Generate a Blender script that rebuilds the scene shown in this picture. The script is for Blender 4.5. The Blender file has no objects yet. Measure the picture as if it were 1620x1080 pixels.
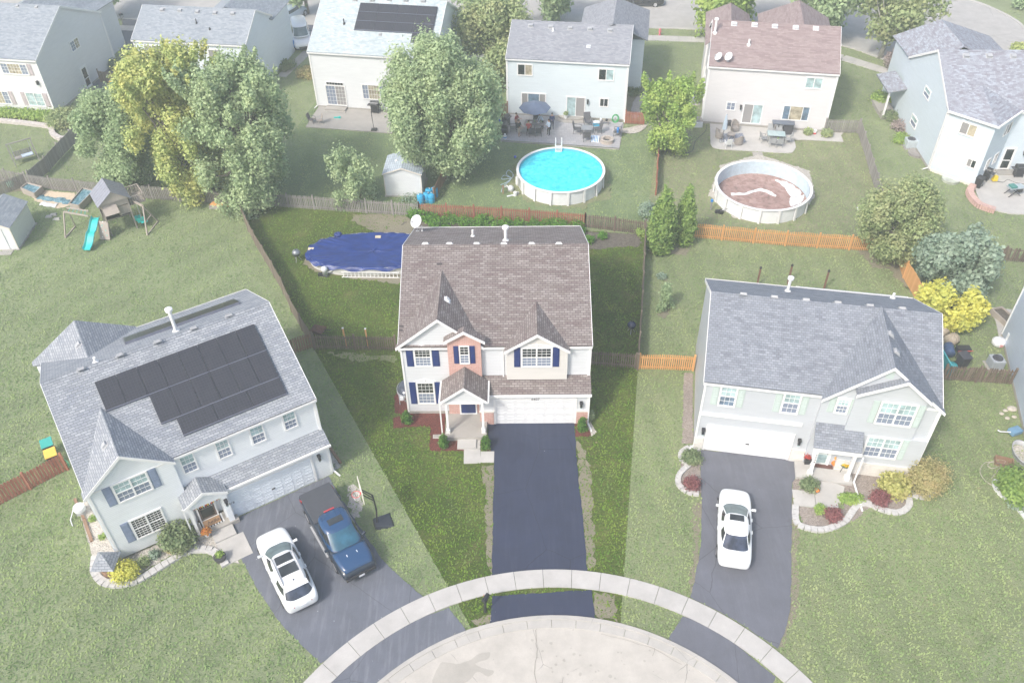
import bpy, bmesh, math, random
import numpy as np
from mathutils import Vector, Matrix
R = math.radians
random.seed(7)
sc = bpy.context.scene
# ---------------- camera (a drone 40 m up, looking down 42 degrees) ----------------
CF, CTH, CRO, CH = 1370.65, 0.730272, 0.0151553, 40.045
cF = Vector((0, math.cos(CTH), -math.sin(CTH))); _D = Vector((0, -math.sin(CTH), -math.cos(CTH))); _R = Vector((1, 0, 0))
cX = math.cos(CRO)*_R + math.sin(CRO)*_D; cD = -math.sin(CRO)*_R + math.cos(CRO)*_D
cam_d = bpy.data.cameras.new("camera"); cam = bpy.data.objects.new("camera", cam_d); sc.collection.objects.link(cam)
cam_d.sensor_width = 36; cam_d.lens = CF/1620*36; cam_d.clip_end = 2000; cam_d.clip_start = 0.5
Mx = Matrix((cX, -cD, -cF)).transposed().to_4x4(); Mx.translation = Vector((0, 0, CH)); cam.matrix_world = Mx
sc.camera = cam
# ---------------- light: hazy sun from the front left ----------------
SUN_EL, SUN_DIR = 46, Vector((0.66, 0.75, 0)).normalized()      # horizontal travel direction of the light
world = bpy.data.worlds.new("World"); sc.world = world; world.use_nodes = True
wn = world.node_tree; bg = wn.nodes['Background']
sky = wn.nodes.new('ShaderNodeTexSky'); sky.sky_type = 'NISHITA'; sky.sun_disc = False
sky.sun_elevation = R(SUN_EL); sky.sun_rotation = math.atan2(-SUN_DIR.x, -SUN_DIR.y)
sky.air_density = 1.0; sky.dust_density = 4.0; sky.ozone_density = 1.0
wn.links.new(sky.outputs[0], bg.inputs[0]); bg.inputs[1].default_value = 0.15
sun_d = bpy.data.lights.new("sun", 'SUN'); sun_d.energy = 1.8; sun_d.angle = R(7); sun_d.color = (1, 0.965, 0.88)
sun = bpy.data.objects.new("sun", sun_d); sc.collection.objects.link(sun)
ld = Vector((SUN_DIR.x*math.cos(R(SUN_EL)), SUN_DIR.y*math.cos(R(SUN_EL)), -math.sin(R(SUN_EL))))
sun.rotation_euler = ld.to_track_quat('-Z', 'Y').to_euler()
sc.view_settings.view_transform = 'Standard'; sc.view_settings.look = 'None'
sc.view_settings.exposure = 0.78; sc.view_settings.gamma = 1
sc.cycles.max_bounces = 6; sc.cycles.diffuse_bounces = 3; sc.cycles.transparent_max_bounces = 6
try: sc.cycles.use_denoising = True
except Exception: pass

def ray(px, py):
    return (cF + (px-810)/CF*cX + (py-540)/CF*cD)
def g(px, py, z=0.0):                       # photo pixel -> point of the horizontal plane z
    d = ray(px, py); t = (z-CH)/d.z
    return Vector((d.x*t, d.y*t, z))

# ---------------- materials ----------------
def N(nt, t, ins=None, **pr):
    n = nt.nodes.new('ShaderNode'+t)
    for k, v in pr.items(): setattr(n, k, v)
    for k, v in (ins or {}).items():
        s = n.inputs[k]
        if isinstance(v, bpy.types.NodeSocket): nt.links.new(v, s)
        else:
            if isinstance(v, tuple) and len(v) == 3 and s.type == 'RGBA': v = v+(1,)
            s.default_value = v
    return n
def mat0(name):
    m = bpy.data.materials.new(name); m.use_nodes = True; nt = m.node_tree
    return m, nt, nt.nodes['Principled BSDF']
def mixc(nt, f, a, b, blend='MIX'):
    return N(nt, 'MixRGB', {0: f, 1: a, 2: b}, blend_type=blend).outputs[0]
def noise(nt, co, scale, detail=4, rough=.55, w=None):
    n = N(nt, 'TexNoise', {'Vector': co, 'Scale': scale, 'Detail': detail, 'Roughness': rough})
    return n.outputs[0]
def ramp(nt, f, a, b):                       # map a..b to 0..1
    return N(nt, 'MapRange', {0: f, 1: a, 2: b, 3: 0.0, 4: 1.0}).outputs[0]
def mth(nt, op, a, b=0.0, c=0.0): return N(nt, 'Math', {0: a, 1: b, 2: c}, operation=op).outputs[0]
def tc(nt, k='Object'): return N(nt, 'TexCoord').outputs[k]
def scl(nt, co, s, rz=0): return N(nt, 'Mapping', {'Vector': co, 'Scale': s, 'Rotation': (0, 0, rz)}).outputs[0]
def bump(nt, b, h, st, dist=.02):
    n = N(nt, 'Bump', {'Height': h, 'Strength': st, 'Distance': dist}); nt.links.new(n.outputs[0], b.inputs['Normal'])
def setc(nt, b, c): nt.links.new(c, b.inputs['Base Color'])
def mul(c, k): return tuple(x*k for x in c[:3])
_mc = {}
def paint(col, rough=.5, metal=0.0, var=.12, ns=3.0, spec=.5):
    key = (col, rough, metal, var, ns)
    if key in _mc: return _mc[key]
    m, nt, b = mat0('painted_surface'); b.inputs['Roughness'].default_value = rough; b.inputs['Metallic'].default_value = metal
    n = noise(nt, tc(nt), ns, 5, .6)
    setc(nt, b, mixc(nt, ramp(nt, n, .3, .7), mul(col, 1-var), tuple(min(1, c*(1+var*.6)) for c in col)))
    _mc[key] = m; return m
def carpaint(col, rough=.22):
    m, nt, b = mat0('car_paint'); b.inputs['Base Color'].default_value = col+(1,); b.inputs['Roughness'].default_value = rough
    b.inputs['Coat Weight'].default_value = .5; b.inputs['Coat Roughness'].default_value = .06
    n = noise(nt, tc(nt), 2, 3); setc(nt, b, mixc(nt, n, mul(col, .93), col)); return m
def siding(col, lap=.115, dk=.86):
    m, nt, b = mat0('lap_siding'); b.inputs['Roughness'].default_value = .55
    co = tc(nt); z = N(nt, 'SeparateXYZ', {0: co}).outputs[2]
    fr = mth(nt, 'FRACT', mth(nt, 'DIVIDE', z, lap))
    line = ramp(nt, fr, .86, .98)
    n = ramp(nt, noise(nt, scl(nt, co, (.5, .5, 2.5)), 1.6, 6, .65), .3, .75)
    c = mixc(nt, n, mul(col, .94), mul(col, 1.03)); c = mixc(nt, line, c, mul(col, dk))
    # dirt near the ground
    dirt = mth(nt, 'MULTIPLY', ramp(nt, z, .55, .1), ramp(nt, noise(nt, co, 3, 5), .4, .75))
    c = mixc(nt, dirt, c, mul(col, .72)); setc(nt, b, c)
    bump(nt, b, fr, .5, .012); return m
def brickmat(c1, c2, mortar, bw=.21, bh=.072, ms=.009):
    m, nt, b = mat0('brickwork'); b.inputs['Roughness'].default_value = .85
    uv = tc(nt, 'UV')
    t = N(nt, 'TexBrick', {'Vector': uv, 'Color1': c1, 'Color2': c2, 'Mortar': mortar, 'Scale': 1.0, 'Mortar Size': ms, 'Brick Width': bw, 'Row Height': bh, 'Bias': 0.0})
    n = noise(nt, uv, 9, 3); c = mixc(nt, ramp(nt, n, .35, .7), t.outputs[0], mul(c1, 1.25)); c = mixc(nt, t.outputs[1], c, mortar)
    setc(nt, b, c); bump(nt, b, mth(nt, 'SUBTRACT', 1.0, t.outputs[1]), .4, .01); return m
def shingle(c1, c2, c3, gap, tab=.30, row=.145, big=.35, ms=.008, chunky=False):
    m, nt, b = mat0('asphalt_shingles'); b.inputs['Roughness'].default_value = .93
    uv = tc(nt, 'UV')
    t = N(nt, 'TexBrick', {'Vector': uv, 'Color1': (0, 0, 0), 'Color2': (1, 1, 1), 'Mortar': (.5, .5, .5), 'Scale': 1.0, 'Mortar Size': ms, 'Mortar Smooth': .3, 'Brick Width': tab, 'Row Height': row})
    t2 = N(nt, 'TexBrick', {'Vector': N(nt, 'Mapping', {'Vector': uv, 'Location': (.17, .0, 0)}).outputs[0], 'Color1': (0, 0, 0), 'Color2': (1, 1, 1), 'Mortar': (.5, .5, .5), 'Scale': 1.0, 'Mortar Size': 0.0, 'Brick Width': tab*(3.1 if not chunky else 1.7), 'Row Height': row})
    pat = ramp(nt, noise(nt, scl(nt, uv, (.5, 1.6, 1)), 1.1, 4, .6), .38, .64)
    pat2 = ramp(nt, noise(nt, uv, .35, 2), .3, .7)
    c = mixc(nt, t.outputs[0], c1, c2)
    f3 = mth(nt, 'MULTIPLY', ramp(nt, t2.outputs[0], .55, .75), mth(nt, 'MULTIPLY_ADD', pat, .7, .25))
    c = mixc(nt, mth(nt, 'MULTIPLY', f3, .85), c, c3)
    c = mixc(nt, mth(nt, 'MULTIPLY', pat2, big), c, mul(c1, .86))
    gr = ramp(nt, noise(nt, uv, 45, 3, .8), .3, .75); c = mixc(nt, mth(nt, 'MULTIPLY', gr, .18), c, mul(c2, 1.25))
    c = mixc(nt, mth(nt, 'MULTIPLY', t.outputs[1], .85), c, gap)
    # drip line at the butt of each course
    v = N(nt, 'SeparateXYZ', {0: uv}).outputs[1]; fr = mth(nt, 'FRACT', mth(nt, 'DIVIDE', v, row))
    setc(nt, b, c); bump(nt, b, mth(nt, 'ADD', mth(nt, 'SUBTRACT', 1.0, fr), mth(nt, 'MULTIPLY', gr, .35)), .55, .014); return m
def lawn_mat(dark, light, dry, dryamt=.3, stripe=0.0, sdir=0.0, swid=1.1, seed=0.0, grain=1.0):
    m, nt, b = mat0('lawn_grass'); b.inputs['Roughness'].default_value = .95; b.inputs['Specular IOR Level'].default_value = .15
    co = N(nt, 'Mapping', {'Vector': tc(nt), 'Location': (seed, seed*1.7, 0)}).outputs[0]
    fine = noise(nt, scl(nt, co, (1, 1.9, 1), sdir), 4.2, 7, .85)
    med = noise(nt, co, .9, 5, .62); big = noise(nt, co, .13, 4, .6)
    f = mth(nt, 'ADD', mth(nt, 'MULTIPLY', ramp(nt, fine, .38, .62), .66*grain), mth(nt, 'MULTIPLY', ramp(nt, med, .3, .7), .34))
    c = mixc(nt, f, dark, light)
    c = mixc(nt, mth(nt, 'MULTIPLY', ramp(nt, big, .42, .62), .45), c, mixc(nt, .5, dark, mul(dark, .8)))
    dm = mth(nt, 'MULTIPLY', ramp(nt, noise(nt, co, .55, 7, .72), .50, .68), ramp(nt, fine, .35, .62))
    c = mixc(nt, mth(nt, 'MULTIPLY', dm, dryamt), c, dry)
    if stripe:
        rot = N(nt, 'Mapping', {'Vector': co, 'Rotation': (0, 0, sdir)}).outputs[0]
        yy = N(nt, 'SeparateXYZ', {0: rot}).outputs[1]
        w = mth(nt, 'SINE', mth(nt, 'ADD', mth(nt, 'MULTIPLY', yy, math.pi/swid), mth(nt, 'MULTIPLY', med, 3.0)))
        c = mixc(nt, mth(nt, 'MULTIPLY', ramp(nt, w, -1, 1), stripe), c, mul(light, 1.15))
    # clover specks and fallen leaves
    sp = ramp(nt, noise(nt, co, 2.6, 1, .5), .765, .78); c = mixc(nt, mth(nt, 'MULTIPLY', sp, .6), c, (.42, .36, .2))
    setc(nt, b, c); bump(nt, b, fine, .9, .12); return m
def concrete(col, rough=.88, crack=0.0, stain=.5):
    m, nt, b = mat0('concrete'); b.inputs['Roughness'].default_value = rough
    co = tc(nt); n = noise(nt, co, .8, 8, .65); n2 = noise(nt, co, 14, 4, .7)
    c = mixc(nt, ramp(nt, n, .3, .72), mul(col, .82), mul(col, 1.07)); c = mixc(nt, mth(nt, 'MULTIPLY', ramp(nt, n2, .4, .8), .25), c, mul(col, .7))
    if crack:
        v = N(nt, 'TexVoronoi', {'Vector': N(nt, 'MixRGB', {0: .12, 1: co, 2: N(nt, 'TexNoise', {'Vector': co, 'Scale': 1.5, 'Detail': 5}).outputs[1]}).outputs[0], 'Scale': crack}, feature='DISTANCE_TO_EDGE').outputs[0]
        k = mth(nt, 'MULTIPLY', ramp(nt, v, .0035, .0008), ramp(nt, noise(nt, co, .3, 2), .5, .56))
        c = mixc(nt, k, c, mul(col, .45))
        s = ramp(nt, noise(nt, co, .6, 7, .7), .66, .73); c = mixc(nt, mth(nt, 'MULTIPLY', s, stain), c, mul(col, .62))
        sp = ramp(nt, noise(nt, co, 4.0, 2, .5), .74, .77); c = mixc(nt, mth(nt, 'MULTIPLY', sp, .5), c, mul(col, .4))
    setc(nt, b, c); bump(nt, b, n2, .15, .01); return m
def asphalt(col, light, worn=.3, rough=.8):
    m, nt, b = mat0('asphalt'); b.inputs['Roughness'].default_value = rough
    co = tc(nt); n = noise(nt, co, .55, 9, .68); sp = noise(nt, co, 26, 3, .8); st = noise(nt, scl(nt, co, (3.5, .35, 1)), 1.0, 6, .65)
    c = mixc(nt, ramp(nt, n, .3, .75), mul(col, .85), mul(col, 1.2))
    c = mixc(nt, mth(nt, 'MULTIPLY', ramp(nt, st, .5, .75), worn), c, light)
    c = mixc(nt, mth(nt, 'MULTIPLY', ramp(nt, sp, .52, .75), .3), c, light)
    pk = ramp(nt, noise(nt, co, 5, 1, .5), .80, .815); c = mixc(nt, pk, c, (.35, .36, .38))
    st2 = ramp(nt, noise(nt, co, .42, 4, .6), .67, .75); c = mixc(nt, mth(nt, 'MULTIPLY', st2, .5), c, mul(col, .45))
    v = N(nt, 'TexVoronoi', {'Vector': N(nt, 'MixRGB', {0: .15, 1: co, 2: N(nt, 'TexNoise', {'Vector': co, 'Scale': 1.2, 'Detail': 6}).outputs[1]}).outputs[0], 'Scale': .22}, feature='DISTANCE_TO_EDGE').outputs[0]
    c = mixc(nt, mth(nt, 'MULTIPLY', ramp(nt, v, .0035, .001), .6), c, mul(col, .4))
    setc(nt, b, c); bump(nt, b, sp, .35, .01); return m
def chips(c1, c2, c3, scale=16):              # mulch, gravel
    m, nt, b = mat0('loose_chips'); b.inputs['Roughness'].default_value = .95
    co = tc(nt); v = N(nt, 'TexVoronoi', {'Vector': co, 'Scale': scale, 'Randomness': 1.0})
    r_ = N(nt, 'SeparateXYZ', {0: v.outputs['Color']}).outputs[0]
    c = mixc(nt, r_, c1, c2); c = mixc(nt, ramp(nt, noise(nt, co, scale*.8, 4, .7), .52, .7), c, c3)
    c = mixc(nt, mth(nt, 'MULTIPLY', ramp(nt, noise(nt, co, .7, 4), .4, .7), .35), c, mul(c1, .7))
    setc(nt, b, c); bump(nt, b, v.outputs['Distance'], .9, .05); return m
def woodmat(c1, c2, rough=.85, sc_=1.0):
    m, nt, b = mat0('weathered_wood'); b.inputs['Roughness'].default_value = rough
    co = tc(nt); rp = N(nt, 'NewGeometry').outputs['Random Per Island']
    n = noise(nt, scl(nt, co, (5*sc_, 5*sc_, .7*sc_)), 2.0, 6, .7)
    c = mixc(nt, mth(nt, 'MULTIPLY_ADD', rp, .6, mth(nt, 'MULTIPLY', ramp(nt, n, .3, .7), .4)), c1, c2)
    c = mixc(nt, mth(nt, 'MULTIPLY', ramp(nt, noise(nt, co, .35, 3), .4, .65), .4), c, mul(c1, .8))
    setc(nt, b, c); return m
def leafmat(c1, c2, c3, hue=.5, tr=.35, ns=.6, stripe=None):
    m, nt, b = mat0('foliage'); b.inputs['Roughness'].default_value = .65; b.inputs['Specular IOR Level'].default_value = .25
    rp = N(nt, 'NewGeometry').outputs['Random Per Island']; n = noise(nt, tc(nt), ns, 4, .6)
    c = mixc(nt, rp, c1, c2); c = mixc(nt, mth(nt, 'MULTIPLY', ramp(nt, n, .45, .62), hue), c, c3)
    if stripe:                                   # mowing lines
        yy = N(nt, 'SeparateXYZ', {0: N(nt, 'Mapping', {'Vector': tc(nt), 'Rotation': (0, 0, stripe[0])}).outputs[0]}).outputs[1]
        w = mth(nt, 'SINE', mth(nt, 'ADD', mth(nt, 'MULTIPLY', yy, math.pi/stripe[1]), mth(nt, 'MULTIPLY', noise(nt, tc(nt), .25, 3), 5.0)))
        c = mixc(nt, ramp(nt, w, -.7, .7), mixc(nt, 1.0, c, (.86, .90, .86), 'MULTIPLY'), mixc(nt, 1.0, c, (1.12, 1.08, 1.05), 'MULTIPLY'))
        big = ramp(nt, noise(nt, tc(nt), .16, 5, .65), .40, .62); c = mixc(nt, mth(nt, 'MULTIPLY', big, .55), c, mixc(nt, 1.0, c, (.74, .86, .72), 'MULTIPLY'))
        dr = ramp(nt, noise(nt, tc(nt), .45, 7, .72), .56, .70); c = mixc(nt, mth(nt, 'MULTIPLY', dr, .5), c, mixc(nt, .5, c, (.42, .38, .26)))
    setc(nt, b, c)
    t = N(nt, 'BsdfTranslucent', {'Color': c}); mx = N(nt, 'MixShader', {0: tr, 1: b.outputs[0], 2: t.outputs[0]})
    nt.links.new(mx.outputs[0], nt.nodes['Material Output'].inputs[0]); return m
def glass(col, rough=.08, var=0.5):
    m, nt, b = mat0('window_glass'); b.inputs['Roughness'].default_value = rough; b.inputs['Specular IOR Level'].default_value = .7
    co = tc(nt); n = noise(nt, co, 1.7, 3, .6); setc(nt, b, mixc(nt, ramp(nt, n, .35, .65), mul(col, 1-var), mul(col, 1+var))); return m
def slats(col, col2, step=.05, ax=0):           # blinds seen in a window, solar cell lines
    m, nt, b = mat0('blinds'); b.inputs['Roughness'].default_value = .15; b.inputs['Specular IOR Level'].default_value = .6
    z = N(nt, 'SeparateXYZ', {0: tc(nt, 'UV')}).outputs[ax]; fr = mth(nt, 'FRACT', mth(nt, 'DIVIDE', z, step))
    setc(nt, b, mixc(nt, ramp(nt, fr, .7, .9), col, col2)); return m
def solarmat():
    m, nt, b = mat0('solar_cells'); b.inputs['Roughness'].default_value = .3; b.inputs['Specular IOR Level'].default_value = .35
    uv = tc(nt, 'UV')
    t = N(nt, 'TexBrick', {'Vector': uv, 'Color1': (.030, .032, .042), 'Color2': (.04, .041, .052), 'Mortar': (.075, .078, .10), 'Scale': 1.0, 'Mortar Size': .006, 'Brick Width': .16, 'Row Height': .16}, offset=0.0)
    setc(nt, b, t.outputs[0]); return m

# ---------------- mesh building ----------------
class MB:
    def __init__(s, frame=None): s.v = []; s.f = []; s.mi = []; s.fr = frame
    def p(s, a):
        a = Vector(a)
        if s.fr: P, U, V, W = s.fr; a = P+U*a.x+V*a.y+W*a.z
        s.v.append(a); return len(s.v)-1
    def poly(s, pts, m=0): s.f.append([s.p(a) for a in pts]); s.mi.append(m)
    def fidx(s, idx, m=0): s.f.append(list(idx)); s.mi.append(m)
    def hexa(s, c, m=0):                            # 8 corners: bottom 4 (ccw) then top 4
        i = [s.p(a) for a in c]
        for q in ((3, 2, 1, 0), (4, 5, 6, 7), (0, 1, 5, 4), (1, 2, 6, 5), (2, 3, 7, 6), (3, 0, 4, 7)): s.fidx([i[k] for k in q], m)
    def box(s, x0, x1, y0, y1, z0, z1, m=0):
        s.hexa([(x0, y0, z0), (x1, y0, z0), (x1, y1, z0), (x0, y1, z0), (x0, y0, z1), (x1, y0, z1), (x1, y1, z1), (x0, y1, z1)], m)
    def prism(s, poly, z0, z1, m=0):
        n = len(poly); b = [s.p((p[0], p[1], z0)) for p in poly]; t = [s.p((p[0], p[1], z1)) for p in poly]
        s.fidx(b[::-1], m); s.fidx(t, m)
        for i in range(n): s.fidx([b[i], b[(i+1) % n], t[(i+1) % n], t[i]], m)
    def slab(s, pts, th, m=0):                       # planar polygon thickened downwards
        pts = [Vector(a) for a in pts]; n = (pts[1]-pts[0]).cross(pts[2]-pts[0]).normalized()
        if n.z < 0: n = -n
        b = [s.p(a-n*th) for a in pts]; t = [s.p(a) for a in pts]; k = len(pts)
        s.fidx(b[::-1], m); s.fidx(t, m)
        for i in range(k): s.fidx([b[i], b[(i+1) % k], t[(i+1) % k], t[i]], m)
    def bar(s, a, b, w, h=None, m=0, up=(0, 0, 1)):
        a = Vector(a); b = Vector(b); h = h or w; d = (b-a).normalized(); u = Vector(up)
        if abs(d.dot(u)) > .98: u = Vector((0, 1, 0))
        r = d.cross(u).normalized()*w/2; t = r.cross(d).normalized()*h/2
        s.hexa([a-r-t, a+r-t, a+r+t, a-r+t, b-r-t, b+r-t, b+r+t, b-r+t], m)
    def tube(s, pts, r, n=8, m=0, r1=None, cap=True):
        pts = [Vector(a) for a in pts]; rings = []; L = len(pts)
        for i, a in enumerate(pts):
            d = (pts[min(i+1, L-1)]-pts[max(i-1, 0)]); d = d.normalized() if d.length > 1e-9 else Vector((0, 0, 1))
            u = d.cross(Vector((0, 0, 1)));  u = u.normalized() if u.length > .05 else Vector((1, 0, 0)); w = d.cross(u).normalized()
            rr = r if r1 is None else r+(r1-r)*i/(L-1)
            if isinstance(r, (list, tuple)): rr = r[i]
            rings.append([s.p(a+u*rr*math.cos(2*math.pi*k/n)+w*rr*math.sin(2*math.pi*k/n)) for k in range(n)])
        for i in range(L-1):
            for k in range(n): s.fidx([rings[i][k], rings[i][(k+1) % n], rings[i+1][(k+1) % n], rings[i+1][k]], m)
        if cap: s.fidx(rings[0][::-1], m); s.fidx(rings[-1], m)
    def cyl(s, c, r, z0, z1, n=16, m=0, r1=None, sx=1, sy=1):
        r1 = r if r1 is None else r1
        s.lathe([(r, z0), (r1, z1)], c, n, m, sx, sy)
    def lathe(s, prof, c=(0, 0), n=16, m=0, sx=1, sy=1, cap=True):
        rings = [[s.p((c[0]+r*sx*math.cos(2*math.pi*k/n), c[1]+r*sy*math.sin(2*math.pi*k/n), z)) for k in range(n)] for r, z in prof]
        for i in range(len(prof)-1):
            for k in range(n): s.fidx([rings[i][k], rings[i][(k+1) % n], rings[i+1][(k+1) % n], rings[i+1][k]], m)
        if cap: s.fidx(rings[0][::-1], m); s.fidx(rings[-1], m)
    def build(s, name, mat, parent=None, smooth=False, label=None, bevel=0, sub=0, loc=None):
        me = bpy.data.meshes.new(name); me.from_pydata([tuple(a) for a in s.v], [], s.f); me.update()
        if len(s.f) < 30000:
            bm = bmesh.new(); bm.from_mesh(me); bmesh.ops.recalc_face_normals(bm, faces=bm.faces); bm.to_mesh(me); bm.free()
        uvl = me.uv_layers.new(name='UVMap'); uv = np.zeros(len(me.loops)*2)
        for pl in me.polygons:
            n = pl.normal
            if abs(n.z) > .995: U = Vector((1, 0, 0)); V = Vector((0, 1, 0))
            else:
                U = Vector((-n.y, n.x, 0)).normalized(); V = n.cross(U)
                if V.z < 0: V = -V
            for li in pl.loop_indices:
                q = me.vertices[me.loops[li].vertex_index].co; uv[2*li] = q.dot(U); uv[2*li+1] = q.dot(V)
        uvl.data.foreach_set('uv', uv)
        mats = mat if isinstance(mat, (list, tuple)) else [mat]
        for q in mats: me.materials.append(q)
        if len(mats) > 1: me.polygons.foreach_set('material_index', s.mi)
        if smooth: me.polygons.foreach_set('use_smooth', [True]*len(me.polygons))
        o = bpy.data.objects.new(name, me); sc.collection.objects.link(o)
        if parent: o.parent = parent
        if loc is not None: o.location = loc
        if label: o['label'] = label
        if bevel: b_ = o.modifiers.new('bevel', 'BEVEL'); b_.width = bevel; b_.segments = 2; b_.limit_method = 'ANGLE'
        if sub: u_ = o.modifiers.new('sub', 'SUBSURF'); u_.levels = sub; u_.render_levels = sub
        return o
def tag(o, label=None, cat=None, group=None, kind=None):
    if label: o['label'] = label
    if cat: o['category'] = cat
    if group: o['group'] = group
    if kind: o['kind'] = kind
    return o
def thing(name, label, cat, loc=(0, 0, 0), rz=0, group=None):
    o = bpy.data.objects.new(name, None); sc.collection.objects.link(o); o.location = loc; o.rotation_euler = (0, 0, rz); o.empty_display_size = .2
    return tag(o, label, cat, group)
def struct(name, mb, mat, **k): return tag(mb.build(name, mat, **k), kind='structure')
def dup(root, loc, rz=None, label=None, group=None):
    kids = {}
    for o in bpy.data.objects:
        if o.parent: kids.setdefault(o.parent.name, []).append(o)
    def cp(o, par):
        c = o.copy(); sc.collection.objects.link(c)
        if par: c.parent = par
        for ch in kids.get(o.name, []): cp(ch, c)
        return c
    r = cp(root, None); r.location = loc
    if rz is not None: r.rotation_euler = (0, 0, rz)
    if label: r['label'] = label
    if group: r['group'] = group
    return r
def smoothpts(pts, n=6, closed=False):
    P = [Vector(a) for a in pts]; out = []; L = len(P)
    for i in range(L if closed else L-1):
        if closed: p0, p1, p2, p3 = P[i-1], P[i], P[(i+1) % L], P[(i+2) % L]
        else: p0, p1, p2, p3 = P[max(i-1, 0)], P[i], P[i+1], P[min(i+2, L-1)]
        for k in range(n):
            t = k/n; out.append(.5*((2*p1)+(p2-p0)*t+(2*p0-5*p1+4*p2-p3)*t*t+(3*p1-p0-3*p2+p3)*t**3))
    if not closed: out.append(P[-1])
    return out
def jit(pts, a, step=.25, closed=True):             # ragged edge
    out = []; L = len(pts)
    for i in range(L if closed else L-1):
        p, q = Vector(pts[i]), Vector(pts[(i+1) % L]); n = max(1, int((q-p).length/step))
        for k in range(n):
            r = p.lerp(q, k/n); out.append(Vector((r.x+random.uniform(-a, a), r.y+random.uniform(-a, a), r.z)))
    return out
from mathutils.geometry import tessellate_polygon
# ---------------- palette ----------------
WHITE = paint((.70, .71, .725), .45, var=.05); CREAM = paint((.68, .64, .59), .5, var=.05); TRIM = paint((.78, .78, .78), .4, var=.03)
BLACK = paint((.03, .03, .035), .4, var=.2); DARK = paint((.06, .06, .07), .5, var=.2); CHROME = paint((.6, .62, .65), .25, .9)
GREYM = paint((.38, .39, .41), .5, var=.1); PLATE = paint((.7, .72, .75), .4)
SHUT = paint((.012, .03, .15), .5, var=.15); GAP = paint((.22, .24, .27), .6)
G_DARK = glass((.022, .028, .028)); G_GREY = slats((.19, .23, .31), (.28, .32, .41), .055, 1); G_TEAL = glass((.34, .46, .48), .12, .3)
G_CURT = slats((.30, .29, .29), (.20, .20, .21), .11, 0); G_BEIGE = glass((.36, .32, .24), .15, .4); G_BLUE = glass((.12, .18, .25), .1, .4)
CONC = concrete((.37, .35, .325)); CONC2 = concrete((.48, .465, .445)); CONC3 = concrete((.50, .47, .425), crack=.28, stain=.7)
PAVER = brickmat((.30, .29, .28), (.40, .38, .36), (.2, .19, .18), .34, .2, .012)
MULCH = chips((.10, .028, .022), (.20, .05, .04), (.05, .018, .015), 15); MULCH2 = chips((.26, .22, .20), (.38, .33, .29), (.18, .15, .13), 14)
GRAVEL = chips((.42, .39, .35), (.58, .55, .50), (.30, .27, .25), 11); SOIL = chips((.10, .085, .07), (.17, .15, .125), (.07, .06, .05), 9)
DRYSOIL = chips((.25, .225, .16), (.34, .31, .23), (.17, .165, .10), 30)
W_GREY = woodmat((.20, .185, .175), (.36, .34, .32)); W_DARK = woodmat((.11, .08, .062), (.25, .195, .155)); W_RED = woodmat((.25, .085, .055), (.40, .17, .11))
W_BROWN = woodmat((.19, .115, .075), (.34, .22, .15)); W_ORANGE = woodmat((.55, .28, .10), (.72, .40, .17)); W_PLAY = woodmat((.30, .26, .23), (.45, .40, .36))
W_SIDE = woodmat((.14, .11, .085), (.24, .20, .16))

# ---------------- ground ----------------
LAWN = lawn_mat((.18, .22, .125), (.34, .38, .22), (.38, .35, .24), .35, .10, R(50), 1.3)  # neighbours' lawns paler than LAWN_M: a white hazy fade painted into the colour
LAWN_L = lawn_mat((.175, .22, .12), (.34, .39, .22), (.37, .36, .24), .28, .16, R(-38), 1.5, 11)
LAWN_C = lawn_mat((.14, .20, .10), (.28, .34, .19), (.33, .30, .2), .25, .08, R(90), 1.2, 5)
LAWN_E = lawn_mat((.19, .215, .125), (.33, .335, .20), (.42, .36, .26), .6, .08, R(85), 1.2, 23)
LAWN_G = lawn_mat((.17, .215, .11), (.34, .375, .21), (.38, .34, .22), .45, .12, R(88), 1.0, 31)
LAWN_M = lawn_mat((.035, .07, .014), (.17, .205, .05), (.27, .22, .11), .55, 0, 0, 1, 47, 1.15)
mb = MB(); n = 1
mb.poly([(-230, -80, 0), (230, -80, 0), (230, 330, 0), (-230, 330, 0)])
struct('ground_lawn', mb, LAWN)
_zc = [0]; EXC = []; HOUSES = []
def sheet(name, pts, mat, z=.004, kind='structure', **k):
    if not name.startswith(('lawn', 'dry')): EXC.append((name, [(p[0], p[1]) for p in pts]))
    _zc[0] += 1; z = z+_zc[0]*.0006; mb = MB(); P = [Vector((p[0], p[1], z)) for p in pts]
    for t in tessellate_polygon([P]): mb.v += [P[i] for i in t]; mb.f.append([len(mb.v)-3, len(mb.v)-2, len(mb.v)-1]); mb.mi.append(0)
    o = mb.build(name, mat)
    if kind: tag(o, kind=kind)
    for a, b in k.items(): o[a] = b
    return o
gq = lambda l: [g(a, b) for a, b in l]
G = lambda l, z=0: [g(a, b, z) for a, b in l]
sheet('lawn', G([(0, 400), (0, 330), (60, 305), (372, 325), (497, 556), (745, 990), (640, 1040), (420, 1080), (-60, 1120), (-120, 700)]), LAWN_L)
sheet('lawn', G([(372, 322), (1022, 372), (1009, 588), (982, 985), (870, 990), (745, 992), (497, 552)]), LAWN_M, .006)
sheet('lawn', G([(1022, 372), (1092, 376), (1418, 405), (1452, 480), (1489, 602), (1640, 612), (1700, 900), (1500, 1090), (1120, 1100), (982, 985), (1009, 588)]), LAWN_G)
sheet('lawn', G([(385, 318), (500, 160), (800, 150), (985, 200), (1043, 207), (1036, 309), (1018, 368)]), LAWN_C)
sheet('lawn', G([(1043, 200), (1110, 180), (1300, 209), (1357, 211), (1397, 330), (1405, 400), (1093, 374), (1020, 368)]), LAWN_E)
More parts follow.
